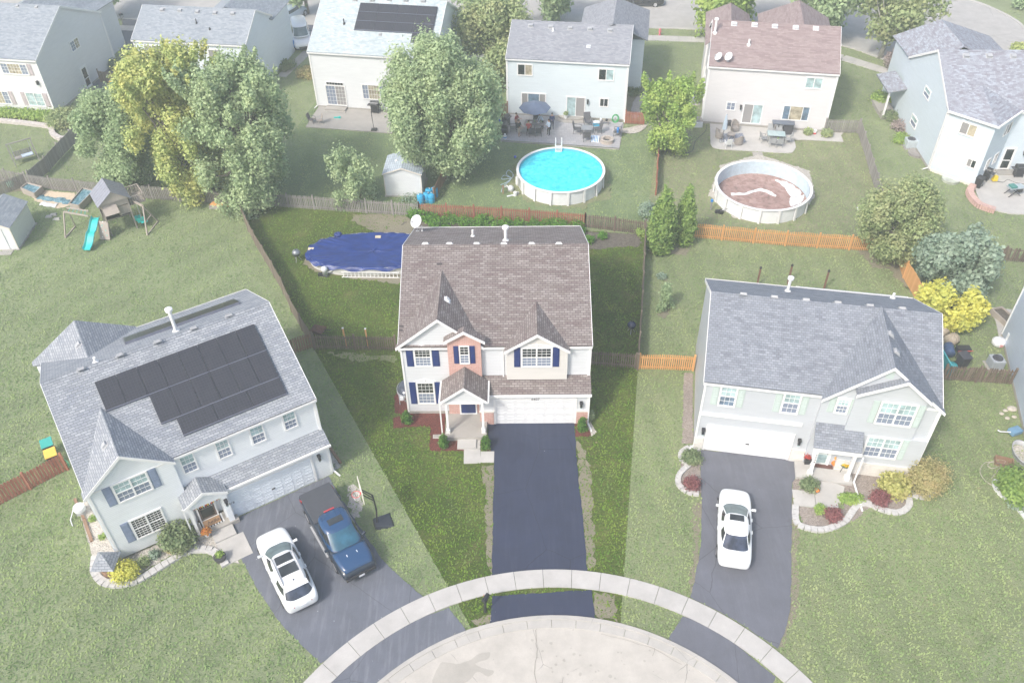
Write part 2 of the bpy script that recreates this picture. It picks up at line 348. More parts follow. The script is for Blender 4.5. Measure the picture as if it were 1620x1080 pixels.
# ragged dry borders along the drives and the walls
def dry(px, mat=DRYSOIL, z=.009, a=.12, name='bare_soil'): return sheet(name, jit([g(x, y) for x, y in px], a), mat, z, 'structure')
dry([(764, 735), (784, 735), (783, 918), (776, 918), (770, 860), (768, 800)])
dry([(908, 690), (922, 705), (935, 740), (941, 900), (927, 903), (915, 730)])
dry([(938, 938), (975, 941), (976, 982), (942, 978)]); dry([(744, 980), (776, 975), (777, 986), (752, 990)])
dry([(515, 558), (600, 561), (628, 560), (627, 572), (560, 570)], LAWN_E, .008, .2, 'dry_grass')
dry([(560, 340), (600, 338), (652, 345), (650, 372), (608, 372), (556, 350)]); dry([(1251, 760), (1262, 840), (1262, 960), (1240, 1020), (1232, 1020), (1247, 960), (1250, 880)])
dry([(1095, 800), (1110, 790), (1106, 880), (1096, 935), (1088, 935), (1098, 870)]); dry([(545, 770), (560, 765), (578, 800), (566, 822), (552, 800)], GRAVEL, .009, .2)
dry([(0, 283), (40, 290), (45, 302), (0, 305)], DRYSOIL)
# planting beds
def bed(px, mat, z=.012, a=.04, name='planting_bed'): return sheet(name, jit([g(x, y) for x, y in px], a, .2), mat, z, 'structure')
bed([(622, 677), (622, 662), (650, 652), (704, 654), (704, 690), (702, 692), (734, 692), (734, 713), (679, 713), (681, 676), (665, 674), (640, 677)], MULCH)
bed([(760, 694), (771, 690), (779, 713), (760, 713)], MULCH); bed([(909, 668), (928, 668), (936, 690), (911, 691)], MULCH); bed([(624, 628), (640, 605), (646, 655), (624, 654)], MULCH)
bed([(925, 664), (932, 664), (945, 684), (936, 690)], GRAVEL)
bed([(636, 352), (650, 348), (915, 366), (1015, 372), (1013, 392), (975, 390), (945, 396), (925, 395), (640, 380)], SOIL, .010, .15)
bed([(648, 343), (660, 348), (650, 375), (632, 388), (600, 372), (615, 360), (640, 355)], DRYSOIL, .014, .15)
bed([(1082, 590), (1096, 590), (1096, 702), (1079, 702)], MULCH2, .011)
bed([(1078, 714), (1106, 712), (1110, 780), (1085, 778), (1075, 755), (1078, 735)], MULCH2, .011)
bed([(1254, 760), (1262, 757), (1300, 760), (1292, 778), (1254, 777)], MULCH2, .011)
bed([(1262, 802), (1335, 806), (1330, 765), (1345, 740), (1444, 735), (1440, 765), (1435, 800), (1410, 812), (1380, 798), (1355, 822), (1320, 836), (1270, 832)], MULCH2, .011)
bed([(1433, 765), (1478, 770), (1470, 780), (1450, 784), (1436, 780)], MULCH2, .011)
bed([(1580, 760), (1600, 740), (1660, 740), (1700, 860), (1620, 808), (1590, 785)], SOIL, .011)
bed([(1020, 395), (1090, 392), (1098, 378), (1085, 405), (1060, 402), (1035, 402)], DRYSOIL, .011)
bed([(1038, 497), (1060, 486), (1058, 498), (1050, 505)], DRYSOIL, .011); bed([(1042, 440), (1052, 432), (1055, 445)], DRYSOIL, .011)
bed([(1358, 394), (1418, 405), (1445, 470), (1438, 462), (1410, 430), (1380, 424)], DRYSOIL, .011, .2)
bed([(126, 810), (135, 780), (190, 884), (280, 850), (330, 835), (356, 838), (380, 892), (345, 882), (300, 862), (250, 890), (205, 918), (165, 918), (152, 900)], GRAVEL, .011)
bed([(500, 680), (540, 738), (522, 748), (512, 740)], GRAVEL, .011); bed([(988, 125), (1005, 120), (1015, 145), (1005, 175), (988, 190)], DRYSOIL, .011, .15)
bed([(485, 400), (505, 378), (640, 372), (640, 450), (560, 440), (500, 432), (480, 420)], DRYSOIL, .010, .2)
bed([(1120, 310), (1140, 262), (1200, 245), (1280, 270), (1290, 310), (1260, 345), (1215, 355), (1160, 345)], GRAVEL, .010, .1)
bed([(815, 262), (800, 300), (850, 325), (920, 330), (965, 312), (962, 270), (900, 300)], LAWN_E, .008, .3, name='dry_grass')
bed([(48, 300), (120, 306), (115, 325), (92, 330), (55, 318)], paint((.58, .48, .36), .95, var=.15, ns=8), .010, .1, name='sand_bed')
bed([(0, 176), (85, 186), (90, 205), (0, 192)], SOIL, .010)
bed([(1300, 208), (1335, 210), (1322, 224), (1255, 222), (1257, 214)], GRAVEL, .011)
# ---------------- street, cul-de-sac, pavements, drives ----------------
cc = Vector((1.78, 11.4, 0))
def arc(c, r, a0, a1, n, z=0): return [Vector((c[0]+r*math.cos(R(a0+(a1-a0)*i/n)), c[1]+r*math.sin(R(a0+(a1-a0)*i/n)), z)) for i in range(n+1)]
def grow_px(px, step=.3, a=.03): return jit([g(x, y) for x, y in px], a, step)
AS_M = asphalt((.024, .031, .066), (.062, .072, .115), .3); AS_L = asphalt((.115, .125, .155), (.26, .27, .30), .45); AS_R = asphalt((.115, .12, .145), (.22, .23, .26), .2)  # neighbours' drives greyer than AS_M, with the whitish fade mixed into their colour
sheet('driveway', grow_px([(771, 669.5), (909, 668.5), (911, 709), (915, 760), (920, 800), (929, 906), (778, 920), (780, 800), (782, 733), (773, 700)]), AS_M, .016)
sheet('driveway', grow_px([(779, 943), (936, 933), (943, 982), (850, 974), (775, 988)]), AS_M, .017)
sheet('driveway', grow_px([(368, 823), (519.4, 753.6), (541.6, 791), (577.8, 846.7), (605.6, 885.6), (633, 913), (672, 946), (614, 975), (571, 1004), (530, 1034), (508, 1050), (460, 1003), (436, 977), (403, 924.4), (383, 885.6)]), AS_L, .016)
sheet('driveway', grow_px([(709, 961), (737, 997), (690, 1030), (610, 1078), (560, 1110), (520, 1086), (550, 1052), (590, 1021), (640, 989)]), AS_L, .016)
sheet('driveway', grow_px([(1107.8, 712), (1260, 727), (1261, 751), (1253, 764), (1252.6, 828.6), (1251, 920), (1250.6, 959), (1243, 995.5), (1230, 1026), (1160, 979), (1092, 945), (1098.5, 920), (1104, 888.7), (1109, 852.6), (1109.8, 804)]), AS_R, .016)
sheet('driveway', grow_px([(1079.5, 975), (1057, 1010), (1110, 1044), (1160, 1080), (1200, 1110), (1228, 1072), (1150, 1008), (1110, 985)]), AS_R, .016)
mb = MB()
da = 5.95
for k in range(-6, 26):
    a0, a1 = 8+k*da, 8+(k+1)*da-.09; q = arc(cc+Vector((0, -.06, 0)), 15.02, a0, a1, 4)+arc(cc+Vector((0, -.06, 0)), 13.95, a1, a0, 4)
    mb.prism([(p.x, p.y) for p in q], -.02, .075)
struct('sidewalk', mb, CONC2)
mb = MB(); q = arc(cc, 12.24, -60, 240, 90)+arc(cc, 12.02, 240, -60, 90); mb.prism([(p.x, p.y) for p in q], -.05, .10)
for k in range(-10, 40):
    a0, a1 = k*6, k*6+5.9; q = arc(cc, 12.02, a0, a1, 3)+arc(cc, 11.55, a1, a0, 3); mb.prism([(p.x, p.y) for p in q], -.05, .065)
struct('curb', mb, concrete((.46, .44, .41), crack=.5))
mb = MB(); mb.prism([(p.x, p.y) for p in arc(cc, 11.57, 0, 357, 120)], -.05, .045); struct('road', mb, CONC3)
mb = MB(); mb.prism([(p.x+1, p.y) for p in [(-3.5, 2, 0), (3, 2, 0), (3, -60, 0), (-3.5, -60, 0)]] if 0 else [(-3, 2), (6, 2), (6, -60), (-3, -60)], -.05, .042); struct('road', mb, CONC3)
# back street with its bulb at the top right
ST = concrete((.42, .405, .39), crack=.25)
near = [(-90, 110), (-47.4, 103.9), (-25.4, 101.3), (0, 99.6), (15.2, 98.7), (22.7, 97.8), (30, 96.2), (36.9, 93.0), (40.5, 89.1), (42.7, 87.5), (46.2, 86.2), (50.3, 86.4), (54.3, 89.0), (57.5, 92.6), (59, 97), (58.6, 101), (56, 106), (50, 110), (30, 110.5), (0, 111.5), (-90, 122)]
near = smoothpts([(a, b, 0) for a, b in near], 4, True); sheet('road', near, ST, .03)
mb = MB(); k = near[:72]
for i in range(len(k)-1):
    mb.bar((k[i].x, k[i].y, .05), (k[i+1].x, k[i+1].y, .05), .3, .12)
struct('curb', mb, CONC2)
def walk(name, pts, w, mat=CONC2, z=.07, joint=1.5, kind='structure'):
    mb = MB(); P = [Vector((p[0], p[1], 0)) for p in pts]; s = 0
    for i in range(len(P)-1):
        L = (P[i+1]-P[i]).length; n = max(1, round(L/joint)); t = (P[i+1]-P[i]).normalized(); r = Vector((-t.y, t.x, 0))*w/2
        for j in range(n):
            a = P[i]+t*(L*j/n+.012); b = P[i]+t*(L*(j+1)/n-.012); mb.prism([tuple((a-r)[:2]), tuple((b-r)[:2]), tuple((b+r)[:2]), tuple((a+r)[:2])], -.02, z+.0)
        q = (P[i+1]-P[i]).normalized(); r = Vector((-q.y, q.x, 0))*w/2; EXC.append(('walk', [tuple((P[i]-r)[:2]), tuple((P[i+1]-r)[:2]), tuple((P[i+1]+r)[:2]), tuple((P[i]+r)[:2])]))
    o = mb.build(name, mat); tag(o, kind=kind); return o
walk('sidewalk', [(-80, 106), (-47.5, 101.2), (-25, 98.4), (0, 96.9), (15, 95.9), (22.2, 95.0), (29, 93.2), (36.2, 89.8), (40, 86.0), (43, 84.0), (48, 82.8), (54, 84)], 1.4, CONC2)
sheet('driveway', [(-46.2, 104), (-42.6, 103.2), (-41.2, 92), (-41.5, 84.5), (-44.0, 85), (-42.7, 92)], AS_R, .018); sheet('driveway', [(-25.5, 101.5), (-19.5, 101), (-20, 93.8), (-26, 94)], AS_R, .018)
# marks on the concrete circle
STN = concrete((.41, .385, .345)); CRK = paint((.27, .25, .22), .9)
sheet('road_stain', jit(smoothpts(gq([(690, 1062), (700, 1048), (722, 1050), (742, 1045), (758, 1034), (775, 1032), (772, 1042), (752, 1050), (768, 1058), (782, 1062), (772, 1070), (755, 1062), (740, 1078), (700, 1092), (684, 1080)]), 4, True), .02), STN, .022)
for P, w in (([(849, 992), (847, 1010), (850, 1030), (845, 1052), (848, 1085)], .03), ([(797, 991), (770, 1001), (735, 1018), (700, 1033), (684, 1045)], 0.022), ([(950, 1003), (1000, 1016), (1040, 1030), (1085, 1056)], .022), ([(1030, 1012), (1036, 1024), (1030, 1040)], .03), ([(720, 1000), (716, 1015), (728, 1024)], .03)):
    q = jit(smoothpts(gq(P), 5), .035, .2, False); q2 = [Vector((p.x+w, p.y+w*.4, 0)) for p in q[::-1]]; sheet('road_crack', q+q2, CRK, .024)
rs = random.Random(12)
for i in range(26):
    p = g(rs.uniform(840, 1040), rs.uniform(1010, 1075)); r_ = rs.uniform(.03, .1); sheet('road_stain', [Vector((p.x+r_*rs.uniform(.6, 1.2)*math.cos(a*.8), p.y+r_*rs.uniform(.6, 1.2)*math.sin(a*.8), 0)) for a in range(8)], STN, .016)
sheet('driveway_stain', jit(smoothpts(gq([(800, 716), (806, 706), (818, 700), (830, 704), (828, 716), (820, 722), (812, 734), (804, 730)]), 4, True), .03), asphalt((.0215, .0275, .060), (.055, .065, .11), .2), .024)
# garden paths
sheet('gravel_path', jit(smoothpts([g(*a) for a in [(989, 103), (1005, 106), (1022, 118), (1030, 133), (1024, 155), (1012, 170), (1012, 185), (1000, 187), (1000, 165), (1010, 150), (1016, 132), (1010, 118), (996, 110), (988, 109)]], 3, True), .05), chips((.36, .33, .32), (.46, .43, .42), (.28, .26, .25), 12), .013)
sheet('gravel_path', jit(smoothpts([g(*a) for a in [(985, 205), (1003, 201), (1022, 198), (1020, 204), (1005, 212), (985, 211)]], 3, True), .04), GRAVEL, .013)
walk('stone_path', [g(1198, 241), g(1201, 256)], .9, CONC, .03, .6)
walk('side_path', [g(445, 122), g(487, 82)], 1.1, CONC, .03, 3)
# ---------------- house kit ----------------
class House:
    def __init__(s, name, label, ox, oy, deg, W, D, he, hr, wall, roof, cat='house'):
        s.root = thing(name, label, cat, (ox, oy, 0), R(deg)); s.W, s.D, s.he, s.hr = W, D, he, hr; s.wm, s.rm = wall, roof
        s.M = Matrix.Rotation(-R(deg), 3, 'Z'); s.o = Vector((ox, oy, 0)); HOUSES.append((s, W, D))
    def L(s, w): return s.M @ (Vector(w)-s.o)
    def g(s, px, py, z=0): return s.L(g(px, py, z))
    def hit(s, fr, px, py):                          # where a sight line meets a local plane frame -> (u, v) in that frame
        P, U, V, W = fr; c = s.L((0, 0, CH)); d = s.M @ ray(px, py); n = U.cross(V); t = (P-c).dot(n)/d.dot(n); q = c+d*t-P
        a, b_, c_ = U.dot(U), U.dot(V), V.dot(V); du, dv = q.dot(U), q.dot(V); det = a*c_-b_*b_
        return ((du*c_-dv*b_)/det, (dv*a-du*b_)/det)
    # frames are (origin, along, up, out)
    def front(s, y=0, z=0): return (Vector((0, y, z)), Vector((1, 0, 0)), Vector((0, 0, 1)), Vector((0, -1, 0)))
    def right(s, x=None): return (Vector((s.W if x is None else x, 0, 0)), Vector((0, 1, 0)), Vector((0, 0, 1)), Vector((1, 0, 0)))
    def left(s, x=0): return (Vector((x, 0, 0)), Vector((0, 1, 0)), Vector((0, 0, 1)), Vector((-1, 0, 0)))
    def slope(s, y0=0, z0=None, y1=None, z1=None):
        z0 = s.he if z0 is None else z0; y1 = s.D/2 if y1 is None else y1; z1 = s.hr if z1 is None else z1
        V = Vector((0, y1-y0, z1-z0)).normalized(); U = Vector((1, 0, 0)); return (Vector((0, y0, z0)), U, V, U.cross(V).normalized())
    def shell(s, x0=0, x1=None, y0=0, y1=None, he=None, hr=None, mat=None, label=None):
        x1 = s.W if x1 is None else x1; y1 = s.D if y1 is None else y1; he = he or s.he; hr = s.hr if hr is None else hr
        m = MB(); ym = (y0+y1)/2; a = [(x0, y0, 0), (x0, y1, 0), (x0, y1, he), (x0, ym, hr), (x0, y0, he)]; b = [(x1, q[1], q[2]) for q in a]
        m.poly(a[::-1]); m.poly(b)
        for i in (0, 1, 4): 
            j = (i+1) % 5; m.poly([a[i], a[j], b[j], b[i]])
        o = m.build('wall', mat or s.wm, s.root, label=label)
        f = MB(); f.box(x0-.02, x1+.02, y0-.02, y1+.02, 0, .22); f.build('foundation', CONC, s.root); return o
    def gable_roof(s, x0=0, x1=None, y0=0, y1=None, he=None, hr=None, ov=.12, rk=.14, gut=True):
        x1 = s.W if x1 is None else x1; y1 = s.D if y1 is None else y1; he = he or s.he; hr = hr or s.hr; ym = (y0+y1)/2; k = (hr-he)/(ym-y0)
        ya, za = y0-ov, he-ov*k+.1; yb, zb = y1+ov, he-ov*k+.1; zr = hr+.1; xa, xb = x0-rk, x1+rk
        m = MB(); m.slab([(xa, ya, za), (xb, ya, za), (xb, ym, zr), (xa, ym, zr)], .1); m.slab([(xa, ym, zr), (xb, ym, zr), (xb, yb, zb), (xa, yb, zb)], .1)
        ro = m.build('roof', s.rm, s.root)
        c = MB()                                     # ridge caps
        L = xb-xa; nn = int(L/.28)
        for i in range(nn):
            p = xa+L*i/nn; q = xa+L*(i+1)/nn-.01; h_ = .012+.01*(i % 2)
            c.slab([(p, ym-.16, zr-.16*k+h_), (q, ym-.16, zr-.16*k+h_), (q, ym, zr+h_), (p, ym, zr+h_)], .02); c.slab([(p, ym, zr+h_), (q, ym, zr+h_), (q, ym+.16, zr-.16*k+h_), (p, ym+.16, zr-.16*k+h_)], .02)
        c.build('ridge_cap', s.rm, ro)
        t = MB()                                     # rake boards
        for x in (xa, xb):
            t = MB(); e = -.012 if x == xa else .012
            t.bar((x+e, ya, za-.09), (x+e, ym, zr-.09), .03, .2); t.bar((x+e, ym, zr-.09), (x+e, yb, zb-.09), .03, .2)
            t.build('rake_board', TRIM, s.root)
        if gut:
            for yy, zz, sg in ((ya, za, -1), (yb, zb, 1)):
                q = MB(); q.box(xa, xb, min(yy, yy+sg*.11), max(yy, yy+sg*.11), zz-.16, zz-.13); q.box(xa, xb, min(yy+sg*.10, yy+sg*.12), max(yy+sg*.10, yy+sg*.12), zz-.13, zz-.02)
                q.box(xa, xb, min(yy, yy-sg*.02), max(yy, yy-sg*.02), zz-.24, zz-.1)
                q.build('gutter', TRIM, s.root)
        return ro
    def dormer(s, xl, xr, xc, yf, ze, za, yb, wall=None, ov=.28, wz=None, body=True, th=.1, base_y=0, yb2=None, lab=None):
        # a front-facing gable: wall pentagon between wz and its rakes, roof slopes running back to yb
        if body:
            m = MB(); wz = s.he-.4 if wz is None else wz; zz = ze+.02
            kl = (za-ze)/(xc-xl)
            a = [(xl+.12, yf, wz), (xr-.12, yf, wz), (xr-.12, yf, ze+.12*kl-.1), (xc, yf, za-.1), (xl+.12, yf, ze+.12*kl-.1)]; b = [(q[0], base_y+.35, q[2]) for q in a]
            m.poly(a); m.poly(b[::-1])
            for i in range(5): j = (i+1) % 5; m.poly([a[i], b[i], b[j], a[j]])
            m.build('gable_wall', wall or s.wm, s.root, label=lab)
        y = yf-ov; yb2 = base_y if yb2 is None else yb2
        m = MB(); m.slab([(xl, y, ze), (xc, y, za), (xc, yb, za), (xl, yb2, ze)], th); m.slab([(xc, y, za), (xr, y, ze), (xr, yb2, ze), (xc, yb, za)], th)
        ro = m.build('gable_roof', s.rm, s.root)
        t = MB(); t.bar((xl, y-.012, ze-.08), (xc, y-.012, za-.08), .03, .17, up=(0, 1, 0)); t.bar((xc, y-.012, za-.08), (xr, y-.012, ze-.08), .03, .17, up=(0, 1, 0))
        t = MB()
        for (p, q) in (((xl, ze), (xc, za)), ((xc, za), (xr, ze))):
            t.hexa([(p[0], y-.03, p[1]-.19), (q[0], y-.03, q[1]-.19), (q[0], y+.0, q[1]-.19), (p[0], y+.0, p[1]-.19), (p[0], y-.03, p[1]+.015), (q[0], y-.03, q[1]+.015), (q[0], y+.0, q[1]+.015), (p[0], y+.0, p[1]+.015)])
        t.build('rake_board', TRIM, s.root); return ro
    def window(s, fr, rect, style='dh', cols=3, rows=2, panes=None, trim=.1, shut='', smat=None, sw=.42, lintel=False, kind='window', glassm=None, sill=True, fm=None):
        # rect: (x0, y0, x1, y1) photo pixels of the outer frame, or (u0, z0, u1, z1, 'm') metres
        if len(rect) == 5: u0, z0, u1, z1 = rect[:4]
        else:
            a = s.hit(fr, rect[0], rect[1]); b = s.hit(fr, rect[2], rect[3]); u0, z1 = a; u1, z0 = b
        if u0 > u1: u0, u1 = u1, u0
        if z0 > z1: z0, z1 = z1, z0
        F = (fr[0], fr[1], fr[2], fr[3]); m = MB(F); t = trim; fm = fm or TRIM
        m.box(u0, u1, z1-t, z1, 0, .06); m.box(u0, u1, z0, z0+t, 0, .07 if sill else .06); m.box(u0, u0+t, z0+t, z1-t, 0, .058); m.box(u1-t, u1, z0+t, z1-t, 0, .058)
        iu0, iu1, iz0, iz1 = u0+t, u1-t, z0+t, z1-t; gl = []
        units = {'dh': 1, 'dh2': 2, 'dh3': 3, 'sl': 1, 'tri': 1, 'fix': 1}[style]; mu = .09
        wU = (iu1-iu0-mu*(units-1))/units
        for k in range(units):
            a0 = iu0+k*(wU+mu); a1 = a0+wU
            if k: m.box(a0-mu, a0, iz0, iz1, 0, .057)
            if style[:2] == 'dh':
                zm = (iz0+iz1)/2; m.box(a0, a1, zm-.03, zm+.03, .0, .05); gl += [(a0, a1, zm+.03, iz1, 0), (a0, a1, iz0, zm-.03, 1)]
            elif style == 'sl': um = (a0+a1)/2; m.box(um-.03, um+.03, iz0, iz1, 0, .05); gl += [(a0, um-.03, iz0, iz1, 0), (um+.03, a1, iz0, iz1, 1)]
            elif style == 'tri':
                w = (a1-a0); m.box(a0+w*.25-.03, a0+w*.25+.03, iz0, iz1, 0, .05); m.box(a0+w*.75-.03, a0+w*.75+.03, iz0, iz1, 0, .05)
                gl += [(a0, a0+w*.25-.03, iz0, iz1, 0), (a0+w*.25+.03, a0+w*.75-.03, iz0, iz1, 1), (a0+w*.75+.03, a1, iz0, iz1, 0)]
            else: gl += [(a0, a1, iz0, iz1, 0)]
        for (a0, a1, b0, b1, q) in gl:
            nc = cols if style != 'tri' or q else max(1, cols//2)
            for c in range(1, nc): x = a0+(a1-a0)*c/nc; m.box(x-.009, x+.009, b0, b1, .02, .036)
            for r_ in range(1, rows): z = b0+(b1-b0)*r_/rows; m.box(a0, a1, z-.009, z+.009, .02, .037)
        if lintel:                                       # arched header trim
            uc = (u0+u1)/2; hw = (u1-u0)/2+.1
            for i in range(8):
                x0, x1 = uc-hw+2*hw*i/8, uc-hw+2*hw*(i+1)/8; f = lambda x: z1+.06+.14*(1-((x-uc)/hw)**2)
                m.hexa([(x0, f(x0)-.06, 0), (x1, f(x1)-.06, 0), (x1, f(x1), 0), (x0, f(x0), 0), (x0, f(x0)-.06, .04), (x1, f(x1)-.06, .04), (x1, f(x1), .04), (x0, f(x0), .04)])
            m.box(uc-.05, uc+.05, z1+.0, z1+.26, .0, .06)
        w_ = m.build(kind, fm, s.root); panes = panes or (G_DARK, G_GREY)
        for q in (0, 1):
            L = [x for x in gl if x[4] == q]
            if not L: continue
            pm = MB(F)
            for (a0, a1, b0, b1, _) in L: pm.poly([(a0, b0, .018), (a1, b0, .018), (a1, b1, .018), (a0, b1, .018)])
            pm.build('pane', panes[q], w_)
        for ch in shut:
            sm = MB(F); a0, a1 = (u0-sw-.03, u0-.03) if ch == 'L' else (u1+.03, u1+sw+.03)
            sm.box(a0, a1, z0+.03, z1-.03, 0, .035)
            zz = (z0+z1)/2
            for b0, b1 in ((z0+.1, zz-.05), (zz+.05, z1-.1)):
                sm.box(a0+.06, a1-.06, b0, b1, .035, .05)
                k = b0
                while k < b1-.04: sm.box(a0+.08, a1-.08, k+.01, k+.03, .05, .058); k += .06
            sm.build('shutter', smat or SHUT, s.root)
        return w_
    def garage(s, fr, u0, u1, h=2.13, cols=8, rows=4, z0=.04, mat=None, handle=False):
        m = MB(fr); m.box(u0-.12, u0, z0, h+.12, -.01, .05); m.box(u1, u1+.12, z0, h+.12, -.01, .05); m.box(u0, u1, h, h+.12, -.01, .049)
        fm = m.build('garage_frame', TRIM, s.root); d = MB(fr); rh = (h-z0)/rows
        for r_ in range(rows):
            d.box(u0, u1, z0+r_*rh+.008, z0+(r_+1)*rh-.008, -.05, .012)
            for c in range(cols):
                w = (u1-u0)/cols; a0 = u0+c*w+.09; a1 = u0+(c+1)*w-.09; b0 = z0+r_*rh+.11; b1 = z0+(r_+1)*rh-.11
                d.box(a0, a1, b0, b0+.02, .012, .03); d.box(a0, a1, b1-.02, b1, .012, .03); d.box(a0, a0+.02, b0+.02, b1-.02, .012, .028); d.box(a1-.02, a1, b0+.02, b1-.02, .012, .028)
        dm = d.build('garage_door', mat or WHITE, s.root)
        if handle: h_ = MB(fr); h_.box((u0+u1)/2-.1, (u0+u1)/2+.1, .95, 1.02, .012, .06); h_.build('handle', DARK, dm)
        return dm
    def lamp(s, fr, px, py=None, z=None):
        u, zz = s.hit(fr, px, py) if z is None else (px, z); m = MB(fr); m.box(u-.09, u+.09, zz-.05, zz+.16, 0, .06); m.box(u-.07, u+.07, zz-.22, zz+.1, .06, .22); m.box(u-.1, u+.1, zz+.1, zz+.13, .04, .25)
        o = m.build('wall_lamp', BLACK, s.root); q = MB(fr); q.box(u-.05, u+.05, zz-.34, zz-.22, .09, .19); q.build('lamp_glass', G_TEAL, o)
    def vent(s, fr, px, py, mat=None, w=.3, h=.3, t=.14):
        u, v = s.hit(fr, px, py); m = MB(fr); m.hexa([(u-w/2, v-h/2, 0), (u+w/2, v-h/2, 0), (u+w/2, v+h/2, 0), (u-w/2, v+h/2, 0), (u-w/2+.02, v-h/2+.02, t), (u+w/2-.02, v-h/2+.02, t), (u+w/2-.02, v+h/2-.05, t*.8), (u-w/2+.02, v+h/2-.05, t*.8)])
        m.box(u-w/2-.06, u+w/2+.06, v-h/2-.05, v+h/2+.1, .0, .012)
        m.build('roof_vent', mat or GREYM, s.root, bevel=.02)
    def pipe(s, fr, px, py, h=.35, r=.06, mat=None, name='vent_pipe', cap=False):
        u, v = s.hit(fr, px, py); P = fr[0]+fr[1]*u+fr[2]*v; m = MB(); m.lathe([(r*2.2, P.z-.1), (r*2.0, P.z+.06), (r, P.z+.12), (r, P.z+h)]+([(r*2.1, P.z+h), (r*2.1, P.z+h+.14), (r*.8, P.z+h+.2)] if cap else []), (P.x, P.y), 12)
        m.build(name, mat or TRIM, s.root, smooth=False)
    def dish(s, P, r=.38, az=200, mast=.9):
        P = Vector(P); m = MB(); m.tube([P, P+Vector((0, 0, mast))], .025, 6); m.bar(P+Vector((-.12, 0, .02)), P+Vector((.12, 0, .02)), .1, .03)
        t = thing('satellite_dish', None, None); t.parent = s.root; t.location = (0, 0, 0)
        m.build('mast', GREYM, t)
        a = R(az); d = Vector((math.cos(a)*.75, math.sin(a)*.75, .66)).normalized(); u = d.cross(Vector((0, 0, 1))).normalized(); w = u.cross(d)
        C = P+Vector((0, 0, mast)); m = MB(); rings = []
        for rr, dz in ((0, 0), (.33, .02), (.66, .07), (1, .15)):
            rings.append([m.p(C+d*dz*r+(u*math.cos(k*.3927)+w*1.1*math.sin(k*.3927))*rr*r) for k in range(16)])
        for i in range(3):
            for k in range(16): m.fidx([rings[i][k], rings[i][(k+1) % 16], rings[i+1][(k+1) % 16], rings[i+1][k]])
        o = m.build('reflector', PLATE, t, smooth=True); md = o.modifiers.new('so', 'SOLIDIFY'); md.thickness = .02
        m = MB(); m.tube([C-w*r*.9, C+d*r*1.1-w*r*.3], .015, 5); m.tube([C+d*r*1.0-w*r*.35, C+d*r*1.25-w*r*.2], .05, 6); m.build('receiver_arm', GREYM, t); return t
    def down(s, x, y, z1, z0=.1, run=(0, -.7), mat=None):
        m = MB(); m.bar((x, y, z0+.1), (x, y, z1), .08, .06); m.bar((x, y, z0+.12), (x+run[0], y+run[1], .06), .09, .07); m.build('downspout', mat or TRIM, s.root)
    def corner(s, pts, z1=None, z0=.2, mat=None):
        for x, y in pts: m = MB(); m.box(x-.055, x+.055, y-.055, y+.055, z0, z1 or s.he-.05); m.build('corner_board', mat or TRIM, s.root)
    def solar(s, fr, rects, group_label=None):
        for (u0, v0, u1, v1) in rects:
            m = MB(fr); m.box(u0+.01, u1-.01, v0+.01, v1-.01, .10, .14); o = m.build('solar_panel', solarmat_, s.root)
        m = MB(fr); a = min(r_[0] for r_ in rects); b = max(r_[2] for r_ in rects)
        for v in sorted({round(r_[1], 2) for r_ in rects}):
            L = [r_ for r_ in rects if round(r_[1], 2) == v]; m.box(min(r_[0] for r_ in L), max(r_[2] for r_ in L), v-.02, v+.02, .0, .155)
        m.build('mounting_rail', paint((.13, .14, .19), .5), s.root)
    def door(s, fr, u0, z0, u1, z1, mat, gl=None, trim=.08, panels=True):
        m = MB(fr); m.box(u0, u1, z1-trim, z1, 0, .06); m.box(u0, u0+trim, z0, z1-trim, 0, .06); m.box(u1-trim, u1, z0, z1-trim, 0, .06); m.box(u0, u1, z0-.04, z0, 0, .1)
        f = m.build('door_frame', TRIM, s.root); d = MB(fr); a, b = u0+trim, u1-trim; d.box(a, b, z0, z1-trim, 0, .025)
        if panels and not gl:
            w = (b-a)
            for x0, x1 in ((a+.08*w, a+.44*w), (a+.56*w, a+.92*w)):
                for y0, y1 in ((.08, .36), (.42, .7), (.76, .92)): H = z1-trim-z0; d.box(x0, x1, z0+y0*H, z0+y1*H, .025, .04)
        dr = d.build('door', mat, s.root); k = MB(fr); k.box(b-.16, b-.1, z0+.95, z0+1.05, .025, .09); k.build('handle', CHROME, dr)
        if gl: q = MB(fr); q.box(a+.1, b-.1, z0+.95, z1-trim-.12, .025, .032); q.build('pane', gl, dr); q = MB(fr); q.box(a+.1, b-.1, z0+.15, z0+.85, .025, .031); q.build('pane', gl, dr)
solarmat_ = solarmat()
# ================= the brown-roofed house in the middle =================
SH_M = shingle((.165, .135, .13), (.30, .27, .26), (.125, .085, .09), (.05, .042, .042), .32, .150, .3, .016)
SD_M = siding((.66, .68, .71), .125, .62); BK_M = brickmat((.42, .19, .155), (.58, .33, .28), (.60, .52, .48)); CRM = siding((.655, .635, .61), .125, .8)
H = House('brown_roof_house', 'white house with brown shingle roof, navy shutters and brick gable, in the middle', -6.6, 38.02, -.6, 11.2, 12.1, 5.75, 8.62, SD_M, SH_M)
H.shell(); ro = H.gable_roof(); W, D = H.W, H.D
f0 = H.front(); fs = H.slope(); bs = (Vector((0, D, 5.75)), Vector((1, 0, 0)), Vector((0, -(D/2), 8.62-5.75)).normalized(), Vector((0, .42, .9)))
k = (8.62-5.75)/(D/2)
yr = lambda z: (z-5.75-.1)/k                                   # where the main roof reaches height z
H.dormer(-.28, 4.95, 2.33, 0, 5.78, 7.98, yr(7.98)+.1, wz=5.3, ov=.22)
